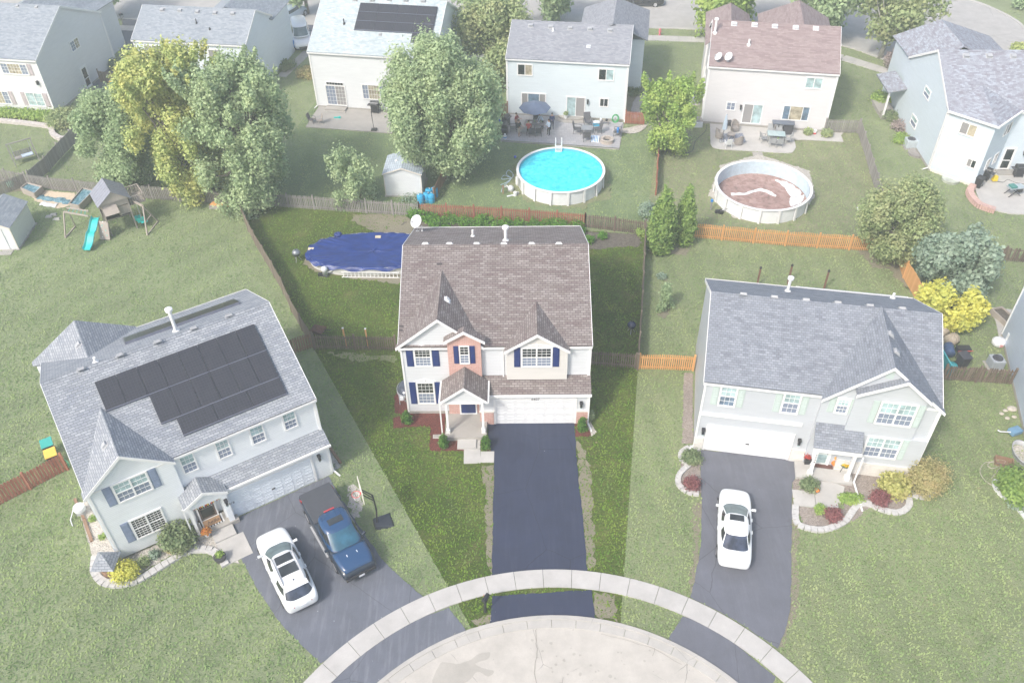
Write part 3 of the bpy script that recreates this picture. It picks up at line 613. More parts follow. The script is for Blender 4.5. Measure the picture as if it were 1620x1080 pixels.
# brick bay with its own little gable
fb = H.front(-.30)
ul, zl = H.hit(H.front(-.5), 701, 541.5); ua, za = H.hit(H.front(-.5), 733, 525); ur, zr_ = H.hit(H.front(-.5), 767, 546.5)
bx0, bx1 = H.hit(fb, 708.4, 560)[0], H.hit(fb, 761, 560)[0]
m = MB(); yb_ = -.30; sl = (za-zl)/(ua-ul)
P5 = [(bx0, yb_, .3), (bx1, yb_, .3), (bx1, yb_, za-(bx1-ua)*sl-.1), (ua, yb_, za-.1), (bx0, yb_, za-(ua-bx0)*sl-.1)]; Q5 = [(a, .0, c) for a, b, c in P5]
m.poly(P5)
for i in range(5): j = (i+1) % 5; m.poly([P5[i], Q5[i], Q5[j], P5[j]])
m.build('brick_wall', BK_M, H.root)
H.dormer(ul, ua*2-ul, ua, -.30, zl, za, 0.0, body=False, ov=.2, th=.07, yb2=0.0)
# cream bay over the garage
gx0, gx1 = H.hit(f0, 804, 570)[0], H.hit(f0, 894.7, 570)[0]
H.dormer(gx0-.22, gx1+.22, (gx0+gx1)/2, -.32, 5.72, 7.05, yr(7.05)+.1, wall=CRM, wz=3.25, ov=.22, yb2=-.05)
# garage wing
m = MB(); m.box(4.55, 11.2, -.95, 0, 0, 2.72); m.poly([(4.55, -.95, 2.7), (4.55, 0, 2.7), (4.55, 0, 3.2)]); m.poly([(11.2, -.95, 2.7), (11.2, 0, 2.7), (11.2, 0, 3.2)]); m.build('garage_wall', SD_M, H.root)
m = MB(); m.slab([(4.2, -1.12, 2.74), (11.36, -1.12, 2.74), (11.36, .0, 3.32), (4.2, .0, 3.32)], .08); m.build('pent_roof', SH_M, H.root)
m = MB(); m.box(4.9, 11.38, -1.24, -1.12, 2.60, 2.73); m.build('gutter', TRIM, H.root)
fg = H.front(-.95); gu0 = H.hit(fg, 784.3, 650)[0]; gu1 = H.hit(fg, 909, 650)[0]
H.garage(fg, gu0, gu1, 2.15)
for a, b in ((4.56, gu0-.13), (gu1+.13, 11.22)):
    m = MB(); m.box(a, b, -1.03, -.94, .05, 1.12); m.build('brick_pier', BK_M, H.root); m = MB(); m.box(a-.03, b+.03, -1.06, -.94, 1.12, 1.2); m.build('stone_cap', CREAM, H.root)
H.lamp(fg, 919.3, 637)
def text(s, fr, u, z, size, parent, mat=None, name='house_number', out=.06, rot=0, ext=.004, italic=0):
    c = bpy.data.curves.new(name, 'FONT'); c.body = s; c.size = size; c.extrude = ext; c.align_x = 'CENTER'; c.align_y = 'CENTER'; c.resolution_u = 2; c.shear = italic
    o = bpy.data.objects.new(name, c); sc.collection.objects.link(o); dg = bpy.context.evaluated_depsgraph_get(); me = bpy.data.meshes.new_from_object(o.evaluated_get(dg)); bpy.data.objects.remove(o)
    o = bpy.data.objects.new(name, me); sc.collection.objects.link(o); o.parent = parent; me.materials.clear(); me.materials.append(mat or BLACK)
    P, U, V, Wn = fr; M_ = Matrix((U, V, Wn)).transposed().to_4x4(); M_.translation = P+U*u+V*z+Wn*out; o.matrix_local = M_ @ Matrix.Rotation(rot, 4, 'Z'); return o
text('6407', fg, H.hit(fg, 847, 627.5)[0], 2.22, .26, H.root)
m = MB(fg); m.box(gu0-.2, gu1+.3, -.03, .0, 0, .35); m.build('garage_sill', CONC, H.root)
# porch: slab, posts, gabled roof, door
px0, px1 = H.hit((Vector((0, 0, .32)), Vector((1, 0, 0)), Vector((0, 1, 0)), Vector((0, 0, 1))), 703.5, 691)[0], 4.98
m = MB(); m.box(px0, px1, -2.35, -.3, 0, .32); m.build('porch_slab', CONC, H.root); m = MB(); m.box(3.2, 4.35, -3.05, -2.35, 0, .16); m.build('step', CONC2, H.root)
yp = -1.95; fp = H.front(yp-.2); pl, pz = H.hit(fp, 696, 636.5); pr, _ = H.hit(fp, 771, 636.5); pa, paz = H.hit(fp, 733, 614)
H.dormer(pl, pr, pa, yp, pz+.02, paz, -.32, wz=pz-.28, ov=.2, base_y=-.8, yb2=-.32)
for x in (pl, pr): m = MB(); m.box(min(x, x+(.1 if x > 3 else -.1)), max(x, x+(.1 if x > 3 else -.1)), yp-.2, -.32, pz-.1, pz-.01); m.build('gutter', TRIM, H.root)
for x in (pl+.32, pr-.32):
    m = MB(); m.box(x-.07, x+.07, yp-.02, yp+.12, .32, pz-.1); m.box(x-.12, x+.12, yp-.07, yp+.17, .32, .62); m.build('porch_post', TRIM, H.root)
m = MB(); m.box(pl+.25, pr-.25, yp-.04, yp+.14, pz-.34, pz-.2); m.build('porch_beam', TRIM, H.root)
m = MB(); m.box(pl+.3, 3.3, -.34, -.305, .32, 2.5); m.build('brick_panel', BK_M, H.root)
H.door(H.front(-.31), 3.28, .36, 4.35, 2.45, SHUT, None)
fw = H.front()
H.window(fw, (652.9, 549.5, 684.6, 579.3), 'dh', 4, 3, shut='LR', sw=.42, lintel=True)
H.window(fw, (657.6, 603.8, 690.2, 638.3), 'dh', 4, 3, shut='LR', sw=.40, lintel=True)
H.window(fb, (725.6, 546.5, 743.6, 574.8), 'dh', 2, 3, shut='LR', sw=.30, trim=.07)
H.window(H.front(-.32), (824, 549, 873.5, 580), 'dh2', 3, 3, shut='LR', sw=.38, lintel=True)
H.corner([(0, 0), (11.2, 0)]); H.corner([(11.2, -.95)], 2.7); H.down(11.28, -.02, 5.7, 3.2, (0, 0)); H.down(6.05, -.06, 5.6, 3.2, (0, 0)); H.down(pl-.06, yp, pz-.1, .1, (-.2, -.6)); H.down(11.26, -1.1, 2.6, .1, (.2, -.6))
bsl = (Vector((0, D/2, 8.72)), Vector((1, 0, 0)), Vector((0, D/2, -(8.62-5.75))).normalized(), Vector((0, k, 1)).normalized())
for x in (673, 711, 754, 797, 841, 884): H.vent(bsl, x, 385.8, TRIM, .34, .3, .12)
H.pipe(bsl, 748, 374, .5, .07); H.pipe(bsl, 800, 381, .95, .1, cap=True); H.vent(fs, 0, 0) if 0 else None
P = bsl[0]+bsl[1]*H.hit(bsl, 660.5, 366)[0]+bsl[2]*H.hit(bsl, 660.5, 366)[1]; H.dish(P, .42, 235, .8); H.pipe(bsl, 668, 366, .45, .03)
dsl = (Vector((2.33, 0, 7.98)), Vector((0, 1, 0)), Vector((2.62, 0, -2.2)).normalized(), Vector((.64, 0, .77))); H.vent(dsl, 707, 474, TRIM, .28, .3)
# darker replaced shingles
for (a, b) in (((691, 418.5), (700, 418.5)), ((632, 517), (638.5, 517)), ((632, 523.5), (637.5, 523.5))):
    u0, v0 = H.hit(fs, *a); u1, _ = H.hit(fs, *b); m = MB(fs); m.box(u0, u1, v0-.06, v0+.07, .08, .112); m.build('patched_shingle', paint((.07, .06, .065), .95, ns=20), H.root)
tag(H.root)
# window well, gas meter beside the left wall
t = thing('window_well', 'grey half-round window well with plastic bubble against the left wall of the brown-roofed house', 'window well', (0, 0, 0)); t.location = g(637, 617)
m = MB(); pr_ = arc(Vector((.25, 0, 0)), .62, 90, 270, 14); m2 = [Vector((p.x*1.0+.0, p.y*1.25, 0)) for p in pr_]
for i in range(14): m.hexa([(m2[i].x, m2[i].y, 0), (m2[i+1].x, m2[i+1].y, 0), (m2[i+1].x*.94, m2[i+1].y*.94, 0), (m2[i].x*.94, m2[i].y*.94, 0)]+[(m2[i].x, m2[i].y, .22), (m2[i+1].x, m2[i+1].y, .22), (m2[i+1].x*.94, m2[i+1].y*.94, .22), (m2[i].x*.94, m2[i].y*.94, .22)])
m.build('rim', paint((.55, .57, .6), .4), t)
m = MB(); rg = []
for f_, z in ((.95, .22), (.85, .36), (.6, .46), (.3, .5)): rg.append([m.p((.25+(p.x-.25)*f_, p.y*f_, z)) for p in m2])
for i in range(3):
    for q in range(14): m.fidx([rg[i][q], rg[i][q+1], rg[i+1][q+1], rg[i+1][q]])
m.fidx(rg[3]); m.build('cover', glass((.09, .10, .13), .15), t, smooth=True)
t = thing('gas_meter', 'small pale gas meter on a pipe by the left front corner of the brown-roofed house', 'gas meter', tuple(g(637, 640)))
m = MB(); m.box(-.12, .12, -.1, .1, .45, .75); m.build('meter_box', PLATE, t, bevel=.03); m = MB(); m.tube([(-.16, 0, 0), (-.16, 0, .8), (.0, 0, .85), (.14, 0, .75), (.2, 0, .3)], .03, 6); m.build('pipe', GREYM, t)

# ================= the grey house with solar panels, left =================
SH_H = shingle((.23, .25, .28), (.38, .40, .435), (.20, .225, .27), (.10, .11, .13), .30, .145, .25, .014)
SD_H = siding((.80, .83, .86), .125, .75); 
H = House('solar_roof_house', 'pale house with dark solar panels on its grey roof, behind the white crossover', -21.45, 27.55, 31.4, 12.1, 11.3, 5.7, 8.6, SD_H, SH_H); HH = H
H.shell(); H.gable_roof(); W, D = H.W, H.D; k = (H.hr-H.he)/(D/2); yr = lambda z: (z-H.he-.1)/k; f0 = H.front(); fs = H.slope(z0=H.he+.1, z1=H.hr+.1)
fr_ = H.front(-.45); a = H.hit(fr_, 187, 721); b = H.hit(fr_, 266.5, 723); c = H.hit(fr_, 127, 783)
xl, xr, xc, za = c[0], b[0], a[0], a[1]; xr = 2*xc-xl if abs(2*xc-xl-xr) < 1.2 else xr
H.dormer(xl, xr, xc, -.22, 5.7, za, yr(za)+.1, wz=0.2, ov=.25)
dsl = (Vector((xc, 0, za)), Vector((0, 1, 0)), Vector((xl-xc, 0, 5.7-za)).normalized(), Vector((-.6, 0, .8)).normalized()); H.vent(dsl, 166, 704, GREYM, .28, .34)
# gable facing the back garden
yb = D+.35; fbk = (Vector((0, yb, 0)), Vector((1, 0, 0)), Vector((0, 0, 1)), Vector((0, 1, 0)))
ap = H.hit(fbk, 117, 506.5); le = H.hit(fbk, 52, 577); re = H.hit(fbk, 214, 520.5); x0_, x1_, xa_, z_ = le[0], re[0], ap[0], ap[1]
x1_ = 2*xa_-x0_ if abs(2*xa_-x0_-x1_) < 1.5 else x1_
ym = D-(z_-H.he-.1)/k
m = MB(); m.slab([(x0_, yb, 5.7), (xa_, yb, z_), (xa_, ym, z_), (x0_, D, 5.7)], .1); m.slab([(xa_, yb, z_), (x1_, yb, 5.7), (x1_, D, 5.7), (xa_, ym, z_)], .1); m.build('gable_roof', SH_H, H.root)
m = MB(); m.box(x0_+.2, x1_-.2, D-.5, yb-.15, 0, 5.65); m.poly([(x0_+.2, yb-.15, 5.65), (x1_-.2, yb-.15, 5.65), (xa_, yb-.15, z_-.2)]); m.build('gable_wall', SD_H, H.root)
dsl = (Vector((xa_, 0, z_)), Vector((0, 1, 0)), Vector((x0_-xa_, 0, 5.7-z_)).normalized(), Vector((-.5, 0, .8)).normalized()); H.vent(dsl, 124.5, 545.5, GREYM, .3, .36)
# solar array: rows measured on the slope
c0 = H.hit(fs, 150, 606.2); c1 = H.hit(fs, 401.5, 513.3); c2 = H.hit(fs, 424.4, 557.8); c3 = H.hit(fs, 446.7, 604.4); c4 = H.hit(fs, 459, 630)
rv = [c1[1], c2[1], c3[1]]; pw = (c1[0]-c0[0])/8; L = [(c0[0]+i*pw, (c0[1]+c1[1])/2-1.75, c0[0]+(i+1)*pw, (c0[1]+c1[1])/2) for i in range(8)]
v1 = L[0][1]; u2 = H.hit(fs, 237.8, 631)[0]; n2 = 6; pw2 = (c1[0]-u2)/n2; L += [(u2+i*pw2, v1-1.77, u2+(i+1)*pw2, v1-.02) for i in range(n2)]
v2 = v1-1.77; u3 = H.hit(fs, 283, 672)[0]; L += [(u3+i*(c1[0]-u3)/3, v2-1.06, u3+(i+1)*(c1[0]-u3)/3, v2-.02) for i in range(3)]
H.solar(fs, L)
bs = (Vector((0, D/2, H.hr+.1)), Vector((1, 0, 0)), Vector((0, D/2, -(H.hr-H.he))).normalized(), Vector((0, k, 1)).normalized())
a = H.hit(bs, 197, 541); b = H.hit(bs, 379, 480.5); vm = (a[1]+b[1])/2; L = [(a[0]+i*(b[0]-a[0])/9, vm-.55, a[0]+(i+1)*(b[0]-a[0])/9, vm+1.1) for i in range(9)]; H.solar(bs, L)
for x, y in ((128, 584), (189.5, 562), (249, 541), (306.5, 519.5), (362, 499.5)): H.vent(bs, x, y, GREYM, .36, .26)
H.pipe(bs, 279, 524, 1.5, .1, cap=True); H.pipe(bs, 152, 573, .35, .08); H.pipe(bs, 152, 573, .3, .06)
# garage wing
gx = H.g(372.8, 817.5, .05); g2 = H.g(499.4, 760, .05); gy = (gx.y+g2.y)/2; m = MB(); m.box(gx.x-.45, W, gy, 0, 0, 2.7); m.poly([(W, gy, 2.68), (W, 0, 2.68), (W, 0, 3.2)]); m.build('garage_wall', SD_H, H.root)
m = MB(); m.slab([(gx.x-1.9, gy-.2, 2.74), (W+.15, gy-.2, 2.74), (W+.15, 0, 3.3+(-gy-1)*.3), (gx.x-1.9, 0, 3.3+(-gy-1)*.3)], .08); m.build('pent_roof', SH_H, H.root)
m = MB(); m.box(gx.x-.4, W+.16, gy-.32, gy-.2, 2.6, 2.73); m.build('gutter', TRIM, H.root)
fg = H.front(gy); H.garage(fg, gx.x, g2.x, 2.15, handle=True, mat=paint((.72, .77, .82), .45, var=.03)); m = MB(fg); m.box(gx.x-.2, g2.x+.3, -.03, .0, 0, .3); m.build('garage_sill', CONC, H.root)
H.lamp(fg, 503.5, 721)
# porch
yp = gy-.35; fp = H.front(yp-.15); a = H.hit(fp, 289, 806); b = H.hit(fp, 360, 777.5); c = H.hit(fp, 319.5, 779.5)
pz = (a[1]+b[1])/2; pz = min(max(pz, 2.5), 3.0); xl, xr, xc, za = a[0], b[0], (a[0]+b[0])/2, max(c[1], pz+.7)
H.dormer(xl, xr, xc, yp, pz, za, -.02, wz=pz-.45, ov=.18, base_y=-.3, yb2=-.02)
m = MB(); m.box(xl+.15, xr+.1, yp-.1, -.2, 0, .3); m.build('porch_slab', CONC, H.root)
m = MB(); m.box(xr-1.55, xr-.35, yp-.85, yp-.1, 0, .17); m.build('step', CONC2, H.root)
m = MB(); m.box(xr-1.55, xr+.0, yp-2.5, yp-.85, 0, .06); m.build('stoop', CONC2, H.root)
m = MB(); m.box(xl+.2, xl+.36, yp-.02, yp+.14, .3, pz-.1); m.build('porch_post', TRIM, H.root); m = MB(); m.box(xr-.4, xr-.1, yp-.02, gy+.02, .3, pz-.1); m.build('porch_post', SD_H, H.root)
fd = H.front(-.2); H.door(H.front(-.22), xl+.6, .34, xl+1.65, 2.4, paint((.12, .09, .08), .4), G_DARK)
text('9978', H.front(yp-.02), xr-.05, 1.75, .22, H.root, rot=-math.pi/2*0)
# windows
fw = H.front(-.22); H.window(fw, (0, 0, 0, 0, 'm') if 0 else (*[H.hit(fw, 173, 766)[0], H.hit(fw, 188.5, 796)[1], H.hit(fw, 242.5, 770)[0], H.hit(fw, 232.5, 743)[1]], 'm'), 'dh2', 3, 2, panes=(G_TEAL, G_GREY), shut='LR', smat=paint((.22, .27, .38), .5), sw=.42) 
a = H.hit(fw, 203, 825); b = H.hit(fw, 268, 832); c = H.hit(fw, 255, 801); d = H.hit(fw, 217, 853)
H.window(fw, (a[0], d[1], b[0], c[1], 'm'), 'dh2', 4, 4, panes=(G_DARK, G_DARK), shut='L', smat=paint((.22, .27, .38), .5), sw=.42)
for (a, b, c, d) in (((280, 723), (316, 742), (308, 712), (291, 751)), ((336, 698.5), (370, 720), (361, 690), (345, 728)), ((391, 676), (423, 696), (416, 667.5), (399, 704.5)), ((443.5, 655), (472.5, 673), (467, 646), (450, 682))):
    a, b, c, d = [H.hit(f0, *q) for q in (a, b, c, d)]; H.window(f0, (a[0], d[1], b[0], c[1], 'm'), 'dh', 3, 2, panes=(G_TEAL, G_GREY), trim=.09)
H.corner([(0, -.2), (W, 0)]); H.corner([(W, gy)], 2.7); H.down(W+.06, -.05, 5.6, 3.3, (0, 0)); H.down(W+.06, gy+.05, 2.6, .1, (.2, -.5)); H.down(-.1, .1, 5.6, .1, (-.8, -.2)); H.down(xl-.02, yp, pz-.1, .3, (-.1, -.3))
H.lamp(H.front(yp-.02), xr-.25, z=2.1)

# ================= the grey house with orange fence, right =================
SH_G = shingle((.19, .21, .245), (.265, .285, .325), (.13, .14, .17), (.09, .10, .12), .24, .145, .15, ms=.010, chunky=True)
SD_G = siding((.51, .54, .58), .125, .75); SAGE = paint((.47, .55, .53), .5, var=.04); STONE = brickmat((.55, .53, .50), (.68, .66, .63), (.6, .58, .55), .35, .14, .01)
H = House('blue_grey_roof_house', 'light grey house with blue-grey roof and porch pumpkins, behind the white sedan', 10.92, 34.78, -10.5, 12.5, 9.3, 5.7, 8.35, SD_G, SH_G); HG = H
H.shell(); H.gable_roof(); W, D = H.W, H.D; k = (H.hr-H.he)/(D/2); yr = lambda z: (z-H.he-.1)/k; f0 = H.front(); fs = H.slope(z0=H.he+.1, z1=H.hr+.1)
m = MB(); m.box(5.9, W, D-.1, D+.85, 0, 5.3); m.build('rear_wall', SD_G, H.root)
m = MB(); m.slab([(5.7, D-.3, 5.82), (W+.14, D-.3, 5.82), (W+.14, D+1.0, 5.82-1.3*k), (5.7, D+1.0, 5.82-1.3*k)], .1); m.build('rear_roof', SH_G, H.root)
m = MB(); m.box(5.7, W+.14, D+1.0, D+1.12, 5.68-1.3*k, 5.84-1.3*k); m.build('gutter', TRIM, H.root)
fd = H.front(-.45); a = H.hit(fd, 1417, 581.5); b = H.hit(fd, 1303.5, 622.5); c = H.hit(fd, 1497, 645)
H.dormer(b[0], c[0]+.1, a[0], -.22, 5.68, a[1], min(yr(a[1]), D/2)+.0, wz=.1, ov=.25)
fd2 = H.front(-.70); x2 = c[0]+.1; ln = lambda x: a1[1]+(5.68-a1[1])*(x-a1[0])/(x2-a1[0])+.04; a1 = a; a = H.hit(fd2, 1440, 604); b = H.hit(fd2, 1355.5, 625); a = (a[0], ln(a[0])); x2 = a1[0]+(b[1]-.04-a1[1])*(x2-a1[0])/(5.68-a1[1])
H.dormer(b[0], x2, a[0], -.40, b[1], a[1], -.25, wz=3.2, ov=.3, yb2=-.2)
m = MB(); m.box(b[0]+.25, W, -.42, -.2, .0, 3.3); m.build('bay_wall', SD_G, H.root)
dsl = (Vector((H.hit(H.front(-.45), 1417, 581.5)[0], 0, H.hit(H.front(-.45), 1417, 581.5)[1])), Vector((0, 1, 0)), Vector((.8, 0, -.6)), Vector((.6, 0, .8)))
for x, y in ((1409, 529), (1418, 557)): H.vent(dsl, x, y, GREYM, .3, .36)
bs = (Vector((0, D/2, H.hr+.1)), Vector((1, 0, 0)), Vector((0, D/2, -(H.hr-H.he))).normalized(), Vector((0, k, 1)).normalized())
for x, y in ((1176, 466), (1225, 470.5), (1275, 475), (1325, 479.5), (1376, 484), (1427, 488.5)): H.vent(bs, x, y, GREYM, .4, .26)
H.pipe(bs, 1246, 461, .95, .09, cap=True); H.pipe(bs, 1412, 472, .4, .08)
ga = H.hit(f0, 1114.4, 706.2); gb = H.hit(f0, 1244.4, 721.1); ff = H.front(-.03); H.garage(ff, ga[0], gb[0], 2.15, mat=paint((.74, .75, .77), .4, var=.03), handle=True)
m = MB(); m.box(-.02, b[0]-2.1, -.09, 0, 3.0, 3.2); m.build('belt_board', TRIM, H.root)
for q0, q1 in ((-.03, ga[0]-.14), (gb[0]+.14, gb[0]+1.0)): m = MB(); m.box(q0, q1, -.12, 0, .0, 1.05); m.build('stone_veneer', STONE, H.root)
m = MB(); m.box(b[0]+.25, W+.02, -.5, -.42, 0, 1.05); m.build('stone_veneer', STONE, H.root)
m = MB(ff); m.box(ga[0]-.2, gb[0]+.3, -.03, .0, 0, .45); m.build('garage_sill', CONC, H.root)
H.lamp(ff, 1112.5, 679); H.lamp(ff, 1264.5, 696)
# shed-roofed porch
q = [H.hit((Vector((0, 0, .2)), Vector((1, 0, 0)), Vector((0, 1, 0)), Vector((0, 0, 1))), *a) for a in ((1262, 756), (1346, 763))]
px0, px1, py = q[0][0]-.1, q[1][0]+.1, (q[0][1]+q[1][1])/2
m = MB(); m.box(px0, px1, py, -.2, 0, .2); m.build('porch_slab', CONC2, H.root)
fp = H.front(py+.25); a = H.hit(fp, 1287, 707.5); b2 = H.hit(fp, 1364, 716); zt = H.hit(f0, 1287.5, 662)[1]; zl = (a[1]+b2[1])/2
m = MB(); m.slab([(a[0], py+.2, zl), (b2[0], py+.2, zl), (b2[0], -.2, zt), (a[0], -.2, zt)], .1); m.build('porch_roof', SH_G, H.root)
m = MB(); m.box(a[0], b2[0], py+.08, py+.2, zl-.17, zl-.03); m.box(a[0]+.1, b2[0]-.1, py+.25, py+.4, zl-.4, zl-.12); m.build('porch_beam', TRIM, H.root)
for x in (a[0]+.28, b2[0]-.28): m = MB(); m.box(x-.09, x+.09, py+.22, py+.4, .2, zl-.12); m.box(x-.14, x+.14, py+.17, py+.45, .2, .5); m.build('porch_post', TRIM, H.root)
text('3\n3\n4\n8', H.front(py+.2), a[0]+.28, 1.75, .2, H.root, paint((.2, .2, .2)), out=.02)
H.door(H.front(-.23), a[0]+.35, .22, a[0]+1.4, 2.3, paint((.7, .74, .72)), G_TEAL, trim=.1)
H.down(b2[0]+.1, py+.1, zl-.2, .15, (.3, -1.9)); H.down(-.02, .0, 5.6, .1, (-.3, -.3)); H.down(W+.05, -.3, 5.5, .1, (.2, -.5)); H.corner([(0, 0), (W, -.22)])
H.corner([(5.0, 0)], 5.6) if 0 else None
for r_, st, pn, sh in (((1137, 610, 1166, 642.5), 'dh', (G_TEAL, G_BLUE), 'LR'), ((1236.5, 620, 1266.5, 654), 'dh', (G_TEAL, G_GREY), 'LR')):
    aa = H.hit(f0, r_[0], (r_[1]+r_[3])/2); bb = H.hit(f0, r_[2], (r_[1]+r_[3])/2); t_ = H.hit(f0, (r_[0]+r_[2])/2, r_[1])[1]; bt = H.hit(f0, (r_[0]+r_[2])/2, r_[3])[1]
    H.window(f0, (aa[0], bt, bb[0], t_, 'm'), st, 3, 2, panes=pn, shut=sh, smat=SAGE, sw=.38, trim=.1)
fw = H.front(-.42)
for (ax, bx, ty, by, cx, st, frm, sh, pn) in ((1321.5, 1344, 628, 654, 1333, 'dh', H.front(-.22), 'LR', (G_TEAL, G_GREY)), (1387, 1449, 636, 673, 1418, 'dh2', fw, 'LR', (G_TEAL, G_GREY)), (1366, 1424, 691, 724, 1396, 'dh2', fw, 'R', (G_TEAL, G_GREY))):
    m_y = (ty+by)/2; aa = H.hit(frm, ax, m_y); bb = H.hit(frm, bx, m_y); H.window(frm, (aa[0], H.hit(frm, cx, by)[1], bb[0], H.hit(frm, cx, ty)[1], 'm'), st, 3, 2, panes=pn, shut=sh, smat=SAGE, sw=.34, trim=.1)
m = MB(H.front(-.22)); u, z = H.hit(H.front(-.22), 1409, 592); m.box(u-.2, u+.2, z-.3, z+.3, 0, .03); m.build('gable_vent', SAGE, H.root)
# ================= houses along the back street =================
SH_A = shingle((.22, .25, .29), (.32, .35, .39), (.17, .2, .24), (.18, .2, .23), .28, .145, .2, .004, True)
SH_C = shingle((.36, .42, .44), (.50, .55, .57), (.27, .34, .37), (.25, .29, .31), .26, .145, .1, .004, True)
SH_D = shingle((.22, .23, .26), (.30, .31, .345), (.18, .19, .22), (.19, .2, .22), .26, .145, .15, .004, True)
SH_E = shingle((.24, .185, .185), (.32, .255, .25), (.18, .125, .13), (.2, .16, .16), .32, .15, .3, .004)
SH_F = shingle((.22, .215, .25), (.36, .40, .46), (.19, .17, .20), (.15, .15, .17), .26, .145, .15, .004, True)
SD_A = siding((.68, .685, .71)); SD_B = siding((.66, .72, .78)); SD_C = siding((.72, .745, .77)); SD_D = siding((.65, .72, .76)); SD_E = siding((.66, .65, .665)); SD_F = siding((.60, .68, .75)); SD_I = siding((.50, .57, .69))
def rect_px(H, fr, l, t, r, b):
    my = (t+b)/2; mx = (l+r)/2; return (H.hit(fr, l, my)[0], H.hit(fr, mx, b)[1], H.hit(fr, r, my)[0], H.hit(fr, mx, t)[1], 'm')
# --- A
H = House('back_house', 'white house with grey roof and white side door, top left corner', -58.5, 81.55, -9.6, 14.0, 11.9, 5.7, 8.5, SD_A, SH_A)
H.shell(); H.gable_roof(); f0 = H.front(); fs = H.slope(z0=5.8, z1=8.6); rt = H.right()
MAUVE = paint((.45, .40, .42), .5)
H.window(f0, rect_px(H, f0, 2, 100, 44, 118), 'tri', 4, 3, panes=(G_GREY, G_BEIGE), shut='R', smat=MAUVE); H.window(f0, rect_px(H, f0, -22, 143, 16, 164), 'tri', 4, 3, panes=(G_GREY, G_BEIGE), shut='R', smat=MAUVE); H.window(f0, rect_px(H, f0, 43, 146.5, 70, 168), 'sl', 2, 3, panes=(G_TEAL, G_TEAL), shut='LR', smat=MAUVE, sw=.45)
a = H.hit(rt, 108.5, 68); b = H.hit(rt, 127, 72); H.window(rt, (a[0], H.hit(rt, 115.5, 83.5)[1], b[0], H.hit(rt, 120, 58.5)[1], 'm'), 'sl', 2, 3, panes=(G_GREY, G_BEIGE))
a = H.hit(rt, 139, 145); b = H.hit(rt, 147, 138); H.door(rt, a[0], .1, a[0]+1.05, 2.25, TRIM, G_DARK)
H.lamp(f0, 60, 130); H.corner([(14, 0), (14, 11.9)]); H.down(14.06, 12.0, 5.5, .1, (.3, .2)); H.vent(fs, 28, 10, GREYM); H.vent(fs, 58, 11.5, GREYM)
m = MB(); m.box(4, 12.5, 11.9, 17, 0, 5.0); m.build('rear_wall', SD_A, H.root); m = MB(); m.slab([(3.6, 8, 5.6), (8.2, 8, 7.7), (8.2, 17.3, 7.7), (3.6, 17.3, 5.1)], .1); m.slab([(8.2, 8, 7.7), (12.9, 8, 5.6), (12.9, 17.3, 5.1), (8.2, 17.3, 7.7)], .1); m.build('rear_roof', SH_A, H.root)
# --- B
H = House('back_house', 'pale blue house with grey roof half hidden behind the yellowing tree', -36.85, 83.7, -8.8, 11.5, 7.4, 5.7, 7.65, SD_B, SH_A)
H.shell(); H.gable_roof(); f0 = H.front(); fs = H.slope(z0=5.8, z1=7.75)
m = MB(); m.box(4.6, 11.5, 7.4, 12.0, 0, 5.4); m.build('rear_wall', SD_B, H.root); m = MB(); m.slab([(4.3, 4.5, 5.5), (8.05, 4.5, 7.6), (8.05, 12.3, 7.6), (4.3, 12.3, 5.4)], .1); m.slab([(8.05, 4.5, 7.6), (11.8, 6.9, 5.5), (11.8, 12.3, 5.5), (8.05, 12.3, 7.6)], .1); m.poly([(4.6, 12, 5.4), (11.5, 12, 5.4), (8.05, 12, 7.4)]); m.build('rear_roof', SH_A, H.root)
H.window(f0, rect_px(H, f0, 229, 71, 254.5, 89), 'sl', 1, 1, panes=(G_CURT, G_CURT)); H.window(f0, rect_px(H, f0, 330, 78, 352, 96), 'sl', 1, 1, panes=(G_CURT, G_CURT)); H.window(f0, rect_px(H, f0, 250, 125, 285, 150), 'sl', 1, 1)
for x, y in ((257, 16), (285, 17), (312.5, 19), (340.5, 21), (368.5, 22)): H.vent(fs, x, y, GREYM, .42, .36, .2)
H.pipe(fs, 311, 37, .45, .05, BLACK); H.pipe(fs, 332, 47, .2, .05, BLACK); H.corner([(0, 0), (11.5, 0)]); H.down(-.05, 0, 5.5, .1, (0, -.4))
# --- C, with solar panels
H = House('back_house', 'white house with pale roof and black solar panels, behind the big pear tree', -18.95, 80.15, -10.1, 12.2, 11.8, 5.75, 8.85, SD_C, SH_C)
H.shell(); H.gable_roof(); f0 = H.front(); fs = H.slope(z0=5.85, z1=8.95)
P = (G_DARK, G_GREY)
H.window(f0, rect_px(H, f0, 543, 83, 556, 88.5), 'sl', 2, 1, panes=P, trim=.06); H.window(f0, rect_px(H, f0, 620, 91.5, 643, 110), 'sl', 3, 3, panes=(G_DARK, G_TEAL)); H.window(f0, rect_px(H, f0, 573, 134, 611, 158), 'tri', 4, 3, panes=(G_GREY, G_BEIGE))
H.window(f0, rect_px(H, f0, 516, 135, 548, 166.5), 'sl', 3, 5, panes=(G_GREY, G_CURT), kind='patio_door'); H.window(f0, rect_px(H, f0, 516, 130, 543, 135), 'fix', 6, 1, panes=P, trim=.04)
a = H.hit(fs, 571, 5.5); b = H.hit(fs, 693, 13); pw = (b[0]-a[0])/4; v = a[1]; L = []
for r_ in range(3): L += [(a[0]+i*pw, v-1.08*(r_+1), a[0]+(i+1)*pw, v-1.08*r_-.03) for i in range(4)]
L.append((a[0]+3*pw, v-4.32, a[0]+4*pw, v-3.27)); H.solar(fs, L)
for x, y in ((562, 1), (589, 2), (616, 1), (642.5, 2), (670, 3)): H.vent(fs, x, y-1, GREYM, .42, .36, .2)
